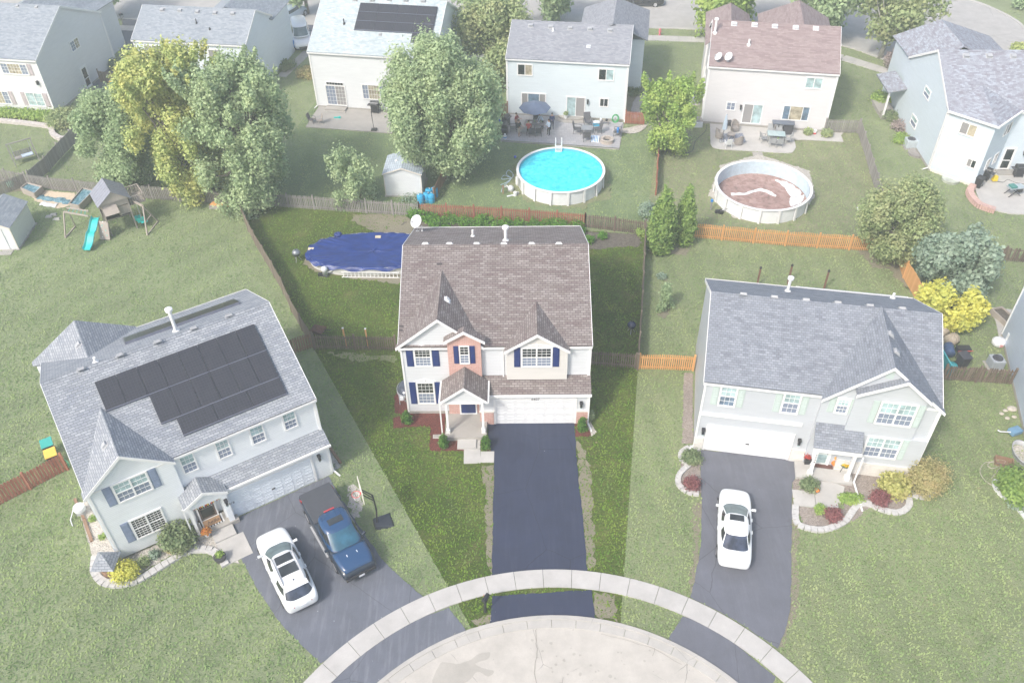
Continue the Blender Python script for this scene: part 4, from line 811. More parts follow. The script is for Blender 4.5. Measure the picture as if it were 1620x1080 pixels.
H.pipe(fs, 544.5, 38, .5, .06, BLACK); H.vent(fs, 601.5, 55, GREYM, .25, .25); H.corner([(0, 0), (12.2, 0)]); H.down(-.06, 0, 5.6, .1, (-.2, -.4))
m = MB(); m.box(12.2, 15.0, 8.5, 15, 0, 2.6); m.slab([(12.0, 8.2, 2.6), (15.3, 8.2, 2.6), (15.3, 15.3, 2.6), (12.0, 15.3, 3.2)], .1); m.build('side_wing', SD_C, H.root)
m = MB(); a = H.g(517, 172); b = H.g(548, 176); m.box(a.x, b.x, -.75, 0, 0, .28); m.box(a.x-.05, b.x+.1, -1.05, -.75, 0, .14); m.build('step', CONC, H.root)
# --- D
H = House('back_house', 'pale blue house with lilac-grey roof behind the round turquoise pool', -.05, 77.95, -8.9, 11.25, 8.6, 5.75, 7.6, SD_D, SH_D); HD = H
H.shell(); H.gable_roof(); f0 = H.front(); fs = H.slope(z0=5.85, z1=7.7)
H.window(f0, rect_px(H, f0, 818, 101, 843, 120), 'sl', 1, 1, panes=(G_DARK, G_BEIGE)); H.window(f0, rect_px(H, f0, 946, 108.5, 972, 128), 'sl', 1, 1, panes=(G_DARK, G_TEAL)); H.window(f0, rect_px(H, f0, 824.5, 147, 864, 171), 'tri', 1, 1, panes=(G_CURT, G_BLUE)); H.window(f0, rect_px(H, f0, 948, 155, 963, 169.5), 'sl', 1, 1, panes=(G_DARK, G_DARK))
H.window(f0, rect_px(H, f0, 895.5, 153, 926, 185), 'sl', 1, 1, panes=(G_TEAL, G_CURT), kind='patio_door'); H.lamp(f0, 930, 160)
for x, y in ((840, 41), (871.5, 43), (902.5, 45), (934, 46.5), (965.5, 48.5)): H.vent(fs, x, y, GREYM, .42, .36, .22)
H.pipe(fs, 875, 49, .3, .06); H.vent(fs, 931, 74, PLATE, .28, .22); H.corner([(0, 0), (11.25, 0)]); H.down(-.08, .0, 5.6, .1, (0, -.3)); H.down(11.33, 0, 5.6, .1, (0, -.3))
m = MB(); m.box(6.4, 12.6, 8.6, 13.5, 0, 5.4); m.box(11.2, 12.6, 6.5, 8.6, 0, 5.4); m.build('rear_wall', SD_D, H.root)
m = MB(); m.slab([(6.1, 4, 5.5), (9.5, 4, 7.9), (9.5, 10.6, 7.9), (6.1, 13.9, 5.5)], .1); m.slab([(9.5, 4, 7.9), (12.9, 6.2, 5.5), (12.9, 13.9, 5.5), (9.5, 10.6, 7.9)], .1); m.slab([(6.1, 13.9, 5.5), (9.5, 10.6, 7.9), (12.9, 13.9, 5.5)], .1); m.build('rear_roof', SH_D, H.root)
m = MB(); m.lathe([(.75, 0), (.75, .16)], (6.3, -.2), 20, sx=2.6, sy=1.25); m.lathe([(.75, 0), (.75, .3)], (6.3, 0), 20, sx=1.9, sy=.9); m.build('step', CONC, H.root)
# --- E
H = House('back_house', 'off-white house with pinkish-brown roof behind the empty round pool', 18.5, 75.65, -10.6, 11.3, 9.0, 5.75, 8.15, SD_E, SH_E); HE = H
H.shell(); H.gable_roof(); f0 = H.front(); fs = H.slope(z0=5.85, z1=8.25); lf = H.left()
H.window(f0, rect_px(H, f0, 1273.5, 122, 1302, 141), 'sl', 1, 1, panes=(G_TEAL, G_TEAL)); H.window(f0, rect_px(H, f0, 1148.5, 161, 1164, 175), 'sl', 1, 2, panes=(G_GREY, G_GREY)); H.window(f0, rect_px(H, f0, 1237, 167, 1281, 191), 'tri', 1, 1, panes=(G_BLUE, G_BEIGE)); H.window(f0, rect_px(H, f0, 1174, 164, 1206, 196), 'sl', 1, 1, panes=(G_CURT, G_TEAL), kind='patio_door'); H.lamp(f0, 1172, 168.5)
for x, y in ((1161.5, 38.5), (1194, 40), (1226, 42), (1259, 44), (1291, 45.5)): H.vent(fs, x, y, PLATE, .42, .36, .22)
H.pipe(fs, 1131, 52, 1.2, .1, cap=True); H.pipe(fs, 1184.5, 71, .5, .09)
for x, y in ((1135.5, 98), (1151.5, 98)): q = H.hit(fs, x, y); H.dish(fs[0]+fs[1]*q[0]+fs[2]*q[1], .36, 215+(x > 1140)*15, .5)
for yy, z0, z1 in ((2.2, 1.2, 2.2), (5.5, 1.2, 2.2), (3.5, 3.8, 4.9)): H.window(lf, (yy, z0, yy+.8, z1, 'm'), 'dh', 1, 1)
H.corner([(0, 0), (11.3, 0)]); H.down(-.08, 0, 5.6, .3, (-.5, -.6)); H.down(11.38, 0, 5.6, .1, (-.1, -.5)); H.down(-.1, 6.0, 3, .1, (-.8, .2))
for (a, b, h, wd) in ((1.7, 13.2, 7.6, 2.2), (8.2, 13.5, 8.1, 3.5)):
    m = MB(); m.slab([(a-wd, 5, 5.6), (a, 5, h), (a, b-2.5, h), (a-wd, b, 5.6)], .1); m.slab([(a, 5, h), (a+wd, 5, 5.6), (a+wd, b, 5.6), (a, b-2.5, h)], .1); m.slab([(a-wd, b, 5.6), (a, b-2.5, h), (a+wd, b, 5.6)], .1); m.build('rear_roof', SH_E, H.root); m = MB(); m.box(a-wd+.3, a+wd-.3, 9, b-.3, 0, 5.4); m.build('rear_wall', SD_E, H.root)
# --- F
H = House('back_house', 'blue-grey house with speckled roof, a slanting bay and a white side door, top right corner', 36.85, 66.35, -2.4, 16, 10.5, 5.7, 8.6, SD_F, SH_F); HF = H
H.shell(); H.gable_roof(); f0 = H.front(); fs = H.slope(z0=5.8, z1=8.7); lf = H.left()
for x, y in ((1528.5, 89), (1565, 89), (1603, 89.5)): H.vent(fs, x, y, GREYM, .45, .36, .2)
s2 = math.sqrt(.5); B = H.L((39.6, 63.6, 0)); A = H.L((36.85, 66.3, 0)); C = H.L((42.5, 66.3, 0)); A.y = 0.02; C.y = 0.02; zb = 5.7
m = MB(); m.prism([(A.x+.03, A.y), (B.x, B.y), (C.x, C.y)], 0, 5.65); m.build('bay_wall', SD_F, H.root); m = MB(); m.prism([(A.x+.0, A.y), (B.x, B.y-.05), (C.x+.05, C.y)], 0, .25); m.build('foundation', CREAM, H.root)
o = .3; a = Vector((A.x-.2, A.y-.2, 5.75)); b = Vector((B.x, B.y-.35, 5.75)); c = Vector((C.x+.3, C.y-.1, 5.75)); ap = Vector((B.x-.05, 1.9, 7.15)); a2 = Vector((A.x-.2, A.y+.4, 5.85)); c2 = Vector((C.x+1.2, 0, 5.75))
m = MB(); m.slab([a, b, ap], .1); m.slab([b, c, ap], .1); m.poly([c+Vector((0, 0, -.0)), c2, ap]); m.poly([a, ap, a2]); m.build('bay_roof', SH_F, H.root)
m = MB(); m.bar(a, b, .14, .14); m.bar(b, c, .14, .14); m.build('gutter', TRIM, H.root)
Ua = Vector((B.x-A.x, B.y-A.y, 0)).normalized(); fa = (Vector((A.x, A.y, 0)), Ua, Vector((0, 0, 1)), Vector((Ua.y, -Ua.x, 0))); Ub = Vector((C.x-B.x, C.y-B.y, 0)).normalized(); fb2 = (Vector((B.x, B.y, 0)), Ub, Vector((0, 0, 1)), Vector((Ub.y, -Ub.x, 0)))
H.window(fa, (*[H.hit(fa, 1517, 205)[0], H.hit(fa, 1532, 216)[1], H.hit(fa, 1547, 205)[0], H.hit(fa, 1530, 193)[1]], 'm'), 'sl', 1, 1, panes=(G_CURT, G_BEIGE)); H.window(fa, (*[H.hit(fa, 1528, 258)[0], H.hit(fa, 1538, 267)[1], H.hit(fa, 1546, 258)[0], H.hit(fa, 1538, 251)[1]], 'm'), 'sl', 1, 1, panes=(G_CURT, G_DARK))
for (u0, z0, u1, z1) in ((1.0, 1.2, 1.7, 2.2), (2.4, 1.2, 3.1, 2.2), (2.3, 3.9, 3.5, 5.0)): H.window(fb2, (u0, z0, u1, z1, 'm'), 'sl', 1, 1, panes=(G_CURT, G_DARK), trim=.07)
for (l, t, r_, b_) in ((1461, 134, 1473, 161), (1440, 178, 1452, 207)):
    H.window(lf, (H.hit(lf, l, (t+b_)/2)[0], H.hit(lf, (l+r_)/2, b_-3)[1], H.hit(lf, r_, (t+b_)/2)[0], H.hit(lf, (l+r_)/2, t+3)[1], 'm'), 'dh', 1, 1, panes=(G_TEAL, G_GREY), trim=.08)
q = H.hit(f0, 1586, 258); H.door(f0, C.x+.15, .2, C.x+1.15, 2.35, TRIM, G_DARK); H.lamp(f0, C.x+1.9, z=1.9)
m = MB(); m.box(C.x, C.x+1.6, -.8, 0, 0, .2); m.build('step', CONC, H.root)
m = MB(); m.box(-1.5, 0, 9.4, 13, 0, .35); m.build('porch_slab', CONC, H.root); m = MB(); m.bar((-1.35, 9.6, .35), (-1.35, 9.6, 2.9), .16); m.build('porch_post', TRIM, H.root); m = MB(); m.slab([(-1.7, 9.2, 2.95), (0, 9.2, 3.3), (0, 13, 3.3), (-1.7, 13, 2.95)], .15); m.build('porch_roof', SH_F, H.root)
m = MB(); m.box(.3, 9, 10.5, 15.5, 0, 5.2); m.build('rear_wall', SD_F, H.root); m = MB(); m.slab([(0, 7.5, 5.6), (3.0, 7.5, 8.1), (3.0, 13.5, 8.1), (0, 16, 5.5)], .1); m.slab([(3.0, 7.5, 8.1), (9.3, 7.5, 5.6), (9.3, 16, 5.5), (3.0, 13.5, 8.1)], .1); m.slab([(0, 16, 5.5), (3, 13.5, 8.1), (9.3, 16, 5.5)], .1); m.build('rear_roof', SH_F, H.root)
H.corner([(0, 0)]); H.down(-.08, .15, 5.6, .1, (-.5, 0))
# --- I, cut by the right edge
H = House('neighbour_house', 'blue-sided house cut off by the right edge of the picture, beside the air conditioner', 30.5, 32.6, -15.5, 10, 12.4, 5.7, 8.6, SD_I, SH_G)
H.shell(); H.gable_roof(); lf = H.left(); H.corner([(0, 0), (0, 12.4)]); H.window(lf, (2.2, 1.2, 3.4, 2.5, 'm'), 'dh', 2, 2)
# ---------------- sheds ----------------
def shed(label, x, y, deg, W, D, he, hr, door=True, wm=None, rm=None, ridge_y=True, name='shed'):
    H = House(name, label, x, y, deg, W, D, he, hr, wm or SD_C, rm or SH_A, 'shed')
    # ridge runs front to back
    m = MB(); a = [(0, 0, 0), (W, 0, 0), (W, 0, he), (W/2, 0, hr), (0, 0, he)]; b = [(q[0], D, q[2]) for q in a]; m.poly(a); m.poly(b[::-1])
    for i in (1, 4, 0): j = (i+1) % 5; m.poly([a[i], b[i], b[j], a[j]])
    m.build('wall', H.wm, H.root); k = (hr-he)/(W/2)
    m = MB(); m.slab([(-.12, -.12, he-.12*k+.06), (W/2, -.12, hr+.06), (W/2, D+.12, hr+.06), (-.12, D+.12, he-.12*k+.06)], .05); m.slab([(W/2, -.12, hr+.06), (W+.12, -.12, he-.12*k+.06), (W+.12, D+.12, he-.12*k+.06), (W/2, D+.12, hr+.06)], .05); m.build('roof', H.rm, H.root)
    m = MB()
    for p, q in (((-.12, he-.12*k+.02), (W/2, hr+.02)), ((W/2, hr+.02), (W+.12, he-.12*k+.02))): m.bar((p[0], -.135, p[1]), (q[0], -.135, q[1]), .03, .12)
    for x_ in (0, W): m.box(x_-.04, x_+.04, -.02, .06, 0, he-.06)
    m.build('trim', CREAM, H.root)
    if door:
        fr = H.front(); m = MB(fr); c = W/2; m.box(c-.85, c+.85, .05, he-.1, 0, .03); m.box(c-.01, c+.01, .05, he-.1, .03, .04); m.box(c-.9, c-.85, .05, he-.05, 0, .05); m.box(c+.85, c+.9, .05, he-.05, 0, .05); m.build('shed_door', WHITE, H.root)
    m = MB(); m.box(-.1, W+.1, -.1, D+.1, 0, .08); m.build('base', CONC, H.root)
    fr = (Vector((0, 0, he+.08)), Vector((W/2, 0, hr-he)).normalized(), Vector((0, 1, 0)), Vector((-k, 0, 1)).normalized()); m = MB(fr); m.box(W*.28, W*.28+.26, D*.45, D*.45+.22, 0, .1); m.build('roof_vent', PLATE, H.root); return H
SH_S = shingle((.42, .48, .55), (.50, .57, .64), (.30, .36, .44), (.18, .21, .26), .28, .2, .1, .02, True)
H = shed('white garden shed with grey roof, at the left edge beside the sandpit', -42.1, 56.45, 1.5, 3.05, 3.6, 2.1, 2.85)
m = MB(); m.box(.2, 2.7, -.7, -.1, 0, .06); m.build('ramp', PAVER, H.root)
shed('white shed with light grey roof under the big pear tree', -10.55, 63.55, -3, 3.1, 2.9, 2.2, 2.75, False, rm=SH_S)
shed('white shed half hidden beneath the yellowing tree, by the fence', -28.0, 65.95, -5, 2.6, 2.6, 2.0, 2.6, True)
# ================= trees and plants =================
def fastmesh(name, V, F, mat, parent=None, loc=None):
    me = bpy.data.meshes.new(name); nv, nf = len(V), len(F); me.vertices.add(nv); me.vertices.foreach_set('co', V.astype(np.float32).ravel())
    me.loops.add(nf*4); me.loops.foreach_set('vertex_index', F.astype(np.int32).ravel()); me.polygons.add(nf); me.polygons.foreach_set('loop_start', np.arange(0, nf*4, 4, dtype=np.int32)); me.update(calc_edges=True); me.validate()
    me.materials.append(mat); o = bpy.data.objects.new(name, me); sc.collection.objects.link(o)
    if parent: o.parent = parent
    return o
def leaves(name, clumps, n, size, mat, parent, seed=1, flat=.35, shell=.55, asp=1.5):
    rs = np.random.RandomState(seed); C = np.array([c[:3] for c in clumps], float); Rr = np.array([c[3:6] if len(c) > 4 else (c[3], c[3], c[3]*.85) for c in clumps], float)
    w = (Rr.prod(1))**.67; w /= w.sum(); idx = rs.choice(len(C), n, p=w); d = rs.normal(size=(n, 3)); d /= np.linalg.norm(d, axis=1)[:, None]
    rad = shell+(1-shell)*rs.rand(n)**.6; rad *= 1+.24*rs.randn(n); P = C[idx]+d*Rr[idx]*rad[:, None]; P[:, 2] = np.maximum(P[:, 2], .03)
    nr = d*.8+rs.normal(size=(n, 3))*.55; nr[:, 2] += flat; nr /= np.linalg.norm(nr, axis=1)[:, None]
    a = np.cross(nr, rs.normal(size=(n, 3))); a /= np.linalg.norm(a, axis=1)[:, None]; b = np.cross(nr, a); s = size*(.6+.8*rs.rand(n))[:, None]
    V = np.stack([P-a*s*asp*.5, P-b*s*.5+nr*s*.1, P+a*s*asp*.5, P+b*s*.5+nr*s*.1], 1).reshape(-1, 3); return fastmesh(name, V, np.arange(n*4).reshape(-1, 4), mat, parent)
BARK = woodmat((.12, .10, .085), (.22, .19, .165)); BARK_L = woodmat((.32, .30, .28), (.46, .44, .41))
def tree(name, label, px, py, h, r, n, mat, seed, size=.24, base=.28, shape='round', nc=26, cr=.30, group=None, cat='tree', bark=None, at_=None, lean=(0, 0), flat=.35, clip=None):
    loc = tuple(g(px, py)) if at_ is None else at_; t = thing(name, label, cat, loc, 0, group); rs = random.Random(seed); cl = []
    for i in range(nc):
        for _ in range(50):
            a = i*2.39996+rs.uniform(-.3, .3)+_*.7; q = rs.random()**.42; u = (i*.7549+rs.uniform(-.12, .12)+_*.13) % 1; z = base*h+(h-base*h)*u
            if shape == 'round': w = math.sqrt(max(0, 1-(2*u-1)**2))*.95+.05
            elif shape == 'egg': w = (math.sin(math.pi*min(1, u**.62))**.75 if u < 1 else 0)*.98+.04
            elif shape == 'cone': w = (1-u)**.8
            elif shape == 'vase': w = .35+.65*math.sin(math.pi*(.15+.75*u))
            else: w = 1
            if w > .12: break
        k = cr*r*rs.uniform(.75, 1.25); rad = max(0, w*r-k*.6)*q; cl.append((math.cos(a)*rad+lean[0]*u, math.sin(a)*rad+lean[1]*u, min(z, h-k*.9), k, k, k*rs.uniform(1.0, 1.8)))
    if shape == 'vase':                                   # upright leader sprays above the crown
        for i in range(nc//2):
            a = rs.uniform(0, 6.283); q = rs.uniform(.15, .85)*r; z = h*rs.uniform(.78, 1.0); k = cr*r*.42
            for j in range(3): cl.append((math.cos(a)*q*(1+.08*j), math.sin(a)*q*(1+.08*j), z+j*k*1.1-k, k*(1-.22*j), k*(1-.22*j), k*1.3))
    leaves('crown', cl, n, size, mat, t, seed, flat)
    m = MB(); tr = max(.08, h*.022); m.tube([(0, 0, -.1), (lean[0]*.1, lean[1]*.1, h*.25), (lean[0]*.4, lean[1]*.4, h*.55), (lean[0]*.7, lean[1]*.7, h*.85)], [tr*1.5, tr, tr*.7, tr*.25], 8)
    for c in cl[:max(6, nc//2)]:
        z0 = h*rs.uniform(.2, .45); p0 = Vector((lean[0]*.2, lean[1]*.2, z0)); p1 = Vector(c[:3]); mid = p0.lerp(p1, .5)+Vector((0, 0, -.08*h)); m.tube([p0, mid, p1], [tr*.55, tr*.35, tr*.1], 5)
    m.build('trunk', bark or BARK, t, smooth=True); return t
L_MAP = leafmat((0.24, 0.34, 0.18), (0.42, 0.54, 0.30), (0.50, 0.60, 0.34), .5); L_PEAR = leafmat((0.27, 0.37, 0.20), (0.47, 0.59, 0.33), (0.58, 0.66, 0.38), .5)
L_YEL = leafmat((0.36, 0.45, 0.16), (0.60, 0.66, 0.26), (0.74, 0.68, 0.24), .6); L_LIME = leafmat((0.215, 0.345, 0.085), (0.410, 0.566, 0.150), (0.540, 0.631, 0.189), .6)
L_OLV = leafmat((.25, .33, .15), (.43, .51, .25), (.52, .48, .26), .45); L_SIL = leafmat((0.202, 0.293, 0.215), (0.410, 0.514, 0.397), (0.488, 0.566, 0.449), .4)
L_GOLD = leafmat((0.605, 0.566, 0.111), (0.800, 0.800, 0.202), (0.462, 0.540, 0.137), .5); L_ARB = leafmat((0.137, 0.241, 0.066), (0.306, 0.449, 0.124), (0.410, 0.540, 0.150), .5, ns=1.5)
L_ARBD = leafmat((.04, .12, .02), (.12, .26, .04), (.2, .34, .06), .5, ns=3); L_BED = leafmat((.05, .16, .02), (.17, .38, .05), (.26, .46, .08), .5, ns=3)
L_RED = leafmat((0.228, 0.092, 0.098), (0.410, 0.176, 0.176), (0.280, 0.124, 0.137), .5); L_BALL = leafmat((0.332, 0.319, 0.137), (0.540, 0.501, 0.254), (0.592, 0.449, 0.254), .5, ns=1.5); L_ROSE = leafmat((0.137, 0.202, 0.098), (0.306, 0.384, 0.202), (0.410, 0.410, 0.228), .4)
L_PUR = leafmat((0.345, 0.280, 0.267), (0.540, 0.449, 0.436), (0.410, 0.332, 0.306), .4)
tree('leafy_tree', 'round green tree overlapping the left side of the yellowing tree', 208, 292, 8.4, 3.7, 38000, L_MAP, 3, .15, .08, 'round', 60, .22)
tree('yellowing_tree', 'tall tree with yellowing leaves in front of the half-hidden pale blue house', 318, 306, 12.4, 4.4, 52000, L_YEL, 5, .165, .08, 'vase', 80, .19, lean=(-.6, 0))
tree('leafy_tree', 'tall green tree merging into the right side of the yellowing tree at the fence corner', 400, 318, 11.6, 4.5, 56000, L_PEAR, 8, .165, .08, 'vase', 85, .19, lean=(.3, .6))
tree('pear_tree', 'large dense egg-shaped pear tree above the white shed with light grey roof', 704, 280, 11.6, 5.2, 105000, L_PEAR, 11, .16, .17, 'round', 120, .18)
tree('young_tree', 'small wispy light green tree on the lawn left of the white shed', 562, 322, 4.6, 2.5, 5200, L_PEAR, 12, .15, .08, 'vase', 20, .27)
tree('lime_green_tree', 'bright green tree at the end of the fence between the two round pools', 1052, 240, 6.6, 2.75, 20000, L_LIME, 14, .15, .10, 'vase', 30, .26)
tree('crab_apple_tree', 'olive and rust coloured tree above the orange fence corner', 1397, 412, 6.1, 3.1, 26000, L_OLV, 16, .145, .16, 'round', 70, .22, bark=BARK_L, lean=(.9, .4))
tree('weeping_tree', 'silvery green weeping tree just behind the golden shrub', 1492, 470, 5.4, 2.75, 22000, L_SIL, 19, .19, .03, 'round', 60, .24, flat=.1)
tree('golden_shrub', 'bright yellow leafy shrub by the back corner of the blue-grey-roofed house', 1494, 512, 2.9, 2.35, 10000, L_GOLD, 21, .19, .05, 'round', 26, .25, cat='shrub')
# street trees far off
tree('street_tree', 'green street tree beside the mailbox, top left', 171, 31, 7.6, 3.3, 7000, L_MAP, 31, .30, .30, 'round', 26, .28)
tree('street_tree', 'green street tree over the parked van and silver car, between two back houses', 487, 22, 8.2, 2.8, 6000, L_PEAR, 32, .30, .2, 'round', 24, .3)
tree('street_tree', 'dark green street tree behind the lilac-grey roof', 875, 37, 7.5, 3.4, 8000, L_MAP, 33, .30, .28, 'round', 26, .28)
tree('street_tree', 'wide green tree with some yellow leaves to the left of the pinkish-brown roof', 1140, 56, 9.5, 5.0, 13000, L_LIME, 34, .32, .22, 'round', 40, .25)
tree('street_tree', 'green tree behind the right end of the pinkish-brown roof', 1293, 58, 8.8, 4.6, 10000, L_MAP, 35, .32, .25, 'round', 34, .26)
tree('street_tree', 'half bare yellow-green street tree in front of the round end of the back street', 1392, 92, 9.4, 4.4, 6500, L_OLV, 36, .30, .3, 'round', 36, .22, bark=BARK_L, lean=(1.6, 0))
tree('golden_tree', 'large yellow-olive tree in the gap left of the lilac-grey roofed house', 790, 128, 8.0, 4.3, 24000, L_OLV, 37, .2, .06, 'round', 40, .27)
tree('leafy_tree', 'dark green tree behind the yellow-olive tree near the back street', 765, 66, 7.5, 3.8, 8500, L_MAP, 38, .3, .1, 'round', 30, .28)
# --- column conifers
def conifer(name, label, px, py, h, r, n, mat, seed, size=.11, group=None, lobes=5, cat='conifer', at_=None):
    t = thing(name, label, cat, at_ or tuple(g(px, py)), 0, group); rs = random.Random(seed); cl = []
    for i in range(lobes):
        a = 6.283*i/lobes+rs.random(); q = r*.42 if i else 0; hh = h*(1 if i == 0 else rs.uniform(.74, .97))
        for j in range(9):
            u = j/8; z = .12*h+u*(hh-.12*h)*.95; w = r*.52*(.6+.7*math.sin(math.pi*min(1, .2+u*.6)))*(1.02-u**3.2); cl.append((math.cos(a)*q*(1-.55*u), math.sin(a)*q*(1-.55*u), z, w, w, h/9*.85))
    rs2 = np.random.RandomState(seed); leaves('crown', cl, n, size, mat, t, seed, .1, .82, 2.1); m = MB(); m.tube([(0, 0, -.05), (0, 0, h*.5)], max(.03, r*.1), 6); m.build('trunk', BARK, t); return t
conifer('arborvitae', 'taller column of arborvitae nearest the boundary fence, left of the pair', 1043, 398, 6.4, 1.02, 13000, L_ARB, 41, .13, 'arborvitae pair', 6)
conifer('arborvitae', 'right-hand column of arborvitae touching the end of the orange fence', 1080, 385, 5.7, .88, 9000, L_ARB, 42, .13, 'arborvitae pair', 5)
for i, (x, y, h, lb) in enumerate(((644.5, 669, 1.25, 'by the left front corner of the brown-roofed house'), (702.5, 706, 1.35, 'in the red mulch left of the front walk'), (769, 709, 1.3, 'in the little mulch bed between walk and blue driveway'), (921, 681, 1.35, 'in the mulch right of the garage'))):
    conifer('dwarf_conifer', 'small bright green cone-shaped conifer '+lb, x, y, h, .34, 1100, L_ARBD, 50+i, .07, 'dwarf conifers in mulch', 4)
tree('young_tree', 'small grey-green cone-shaped tree on the lawn right of the boundary fence', 1050, 488, 2.3, .85, 1300, L_MAP, 61, .11, .06, 'cone', 16, .38)
# --- shrubs
def shrub(label, px, py, r, h, n, mat, seed, size=.09, name='shrub', group=None, lumps=7, cat='shrub', sx=1.0):
    t = thing(name, label, cat, tuple(g(px, py)), 0, group); rs = random.Random(seed)
    cl = [(0, 0, h*.5, r*.8*sx, r*.8, h*.5)]+[(math.cos(a)*r*.5*sx, math.sin(a)*r*.5, h*rs.uniform(.35, .62), r*.45*sx, r*.45, h*.4) for a in [6.283*i/lumps+rs.random()*.6 for i in range(lumps)]]
    leaves('foliage', cl, n, size, mat, t, seed, .3, .7); m = MB()
    for i in range(4): a = i*1.6; m.tube([(0, 0, 0), (math.cos(a)*r*.4, math.sin(a)*r*.4, h*.6)], .018, 5)
    m.build('stem', BARK, t); return t
ORD = 'First Second Third Fourth Fifth Sixth Seventh Eighth Ninth Tenth Eleventh Twelfth Thirteenth Fourteenth Fifteenth Sixteenth Seventeenth Eighteenth Nineteenth Twentieth Twenty-first'.split()
i = 0
for x, y in sorted(((654, 345), (669, 347), (684, 351), (690, 361), (712, 352), (735, 357), (757, 359), (763, 352), (780, 360), (800, 359), (821, 361), (845, 361), (867, 362), (886, 363), (883, 358), (911, 362), (918, 369), (932, 383), (953, 377), (688, 365), (706, 365))):
    sz = .42 if y > 364 else .66
    shrub(ORD[i]+' low green shrub from the left in the bed along the red-brown fence', x, y, sz*random.uniform(.85, 1.25), sz*1.3, 420, L_BED, 70+i, .10, 'garden_shrub', 'shrubs in the bed along the back fence', 4); i += 1
shrub('dense green rose bush between the double window and the porch of the solar-roofed house', 287, 862, 1.05, 1.6, 3200, L_ROSE, 101, .10)
shrub('bright yellow-green round bush at the curved stone edge, left foreground', 201, 911, .78, .95, 2200, L_GOLD, 102, .08)
shrub('low brownish green plant right of the yellow bush at the stone edge', 229, 893, .38, .5, 500, L_OLV, 103, .07); shrub('small grey-green plant under the lower double window', 246, 880, .35, .5, 400, L_SIL, 104, .07)
shrub('rust coloured mound plant in front of the rose bush', 272, 870, .4, .45, 500, L_BALL, 105, .07); shrub('little yellow-green plant in the gravel at the left wall', 148, 822, .25, .3, 200, L_LIME, 106, .06); shrub('tiny lime plant lower in the gravel by the left wall', 163, 851, .25, .3, 200, L_LIME, 107, .06)
shrub('green tuft in the gravel bed at the right corner of the solar-roofed house', 522, 740, .35, .4, 400, L_ROSE, 108, .07)
shrub('variegated hosta in the small ring of blocks by the garage corner', 1094, 728, .68, .65, 1300, L_ROSE, 110, .09); shrub('dark red barberry ball left of the driveway with the white sedan', 1094, 770, .55, .75, 1800, L_RED, 111, .06)
shrub('green rose bush with pink flowers in front of the pumpkin porch', 1279, 772, .6, .7, 1200, L_ROSE, 112, .08); shrub('round light green bush beside the red barberry, in the big gravel bed', 1296, 810, .38, .6, 900, L_LIME, 113, .06)
shrub('dark red barberry ball right of the small round green bush', 1316, 820, .55, .75, 2000, L_RED, 114, .06); shrub('dark red barberry ball in the middle of the curved bed below the lower window', 1389, 794, .6, .75, 2200, L_RED, 115, .06)
shrub('yellow-green low perennial between the downspout and the walk', 1345, 791, .5, .35, 900, L_LIME, 116, .08, sx=1.6); shrub('pale gold hydrangea bush left of the big clipped ball', 1413, 776, .95, 1.0, 2600, leafmat((.40, .42, .12), (.62, .60, .24), (.5, .42, .2), .5), 117, .12)
shrub('large clipped olive-coloured ball bush at the right corner of the blue-grey-roofed house', 1461, 772, 1.2, 2.0, 9000, L_BALL, 118, .07, lumps=10); shrub('small dark green shrub under the lower right window', 1366, 742, .42, .4, 600, L_ROSE, 119, .06)
shrub('broad fresh green bush inside the white curved edging at the right border', 1607, 782, 1.35, 1.6, 4200, L_ARB, 120, .13, lumps=9); shrub('silvery low plant below the broad green bush at the right border', 1606, 800, .6, .4, 800, L_SIL, 121, .07)
shrub('purple-brown leafless looking shrub beside the sidewalk at the top right', 1418, 110, 1.6, 2.2, 3500, L_PUR, 122, .12, cat='shrub', lumps=8); shrub('dark bare shrub against the left wall of the blue-grey house with bay', 1420, 205, .8, .9, 900, L_PUR, 123, .09); shrub('green shrub against the left wall of the blue-grey house, above its air conditioner', 1426, 225, .9, .7, 1200, L_LIME, 124, .1)
shrub('green foundation shrub where the left wall of the bay house meets its porch', 1408, 188, 1.0, .7, 1300, L_ROSE, 125, .1)
shrub('flowering bush with pink-brown heads at the corner of the top left house', 103, 197, 1.7, 1.5, 3400, L_OLV, 126, .13, lumps=8)
for k, (x, y) in enumerate(((8, 181), (30, 183), (52, 185), (75, 188))): shrub('yellow-green leafy perennials below the top left house, %s' % ['at the very left edge', 'second from the left edge', 'third from the left edge', 'right end of the row'][k], x, y, 1.2, .7, 1300, L_LIME, 130+k, .13, 'perennial_clump', 'perennials below the top left house', sx=1.3)
shrub('dark clipped hedge block at the right wall of the lilac-grey-roofed house', 998, 128, .9, 1.5, 2200, L_MAP, 140, .1); shrub('green border plants inside the curved gravel path', 1003, 148, 1.1, .6, 1300, L_ROSE, 141, .1)
shrub('brown and orange dying plants by the side path between two back houses', 489, 120, 1.4, .8, 2000, L_BALL, 142, .12); shrub('dark green plants along the pale blue side wall above the yellowing tree', 452, 108, 1.3, .7, 1500, L_ROSE, 143, .12)
shrub('ornamental grass clump beside the downspout on the gravel strip, upper right patio', 1307, 216, .6, .7, 700, L_OLV, 144, .12); shrub('ornamental grass clump left of the red bucket', 1278, 213, .5, .6, 500, L_OLV, 145, .12)
shrub('feathery grey-green grasses by the fence end left of the arborvitae', 1025, 345, .9, 1.3, 1400, L_SIL, 146, .12); shrub('weeds growing against the end of the back fence', 1015, 372, .6, .7, 500, L_LIME, 147, .1)
shrub('small pale plant on bare soil left of the grey-green young tree', 1046, 440, .45, .4, 350, L_SIL, 148, .09); shrub('green bush by the trash carts next to the top left house', 186, 108, 1.0, 1.0, 1300, L_ROSE, 149, .12)
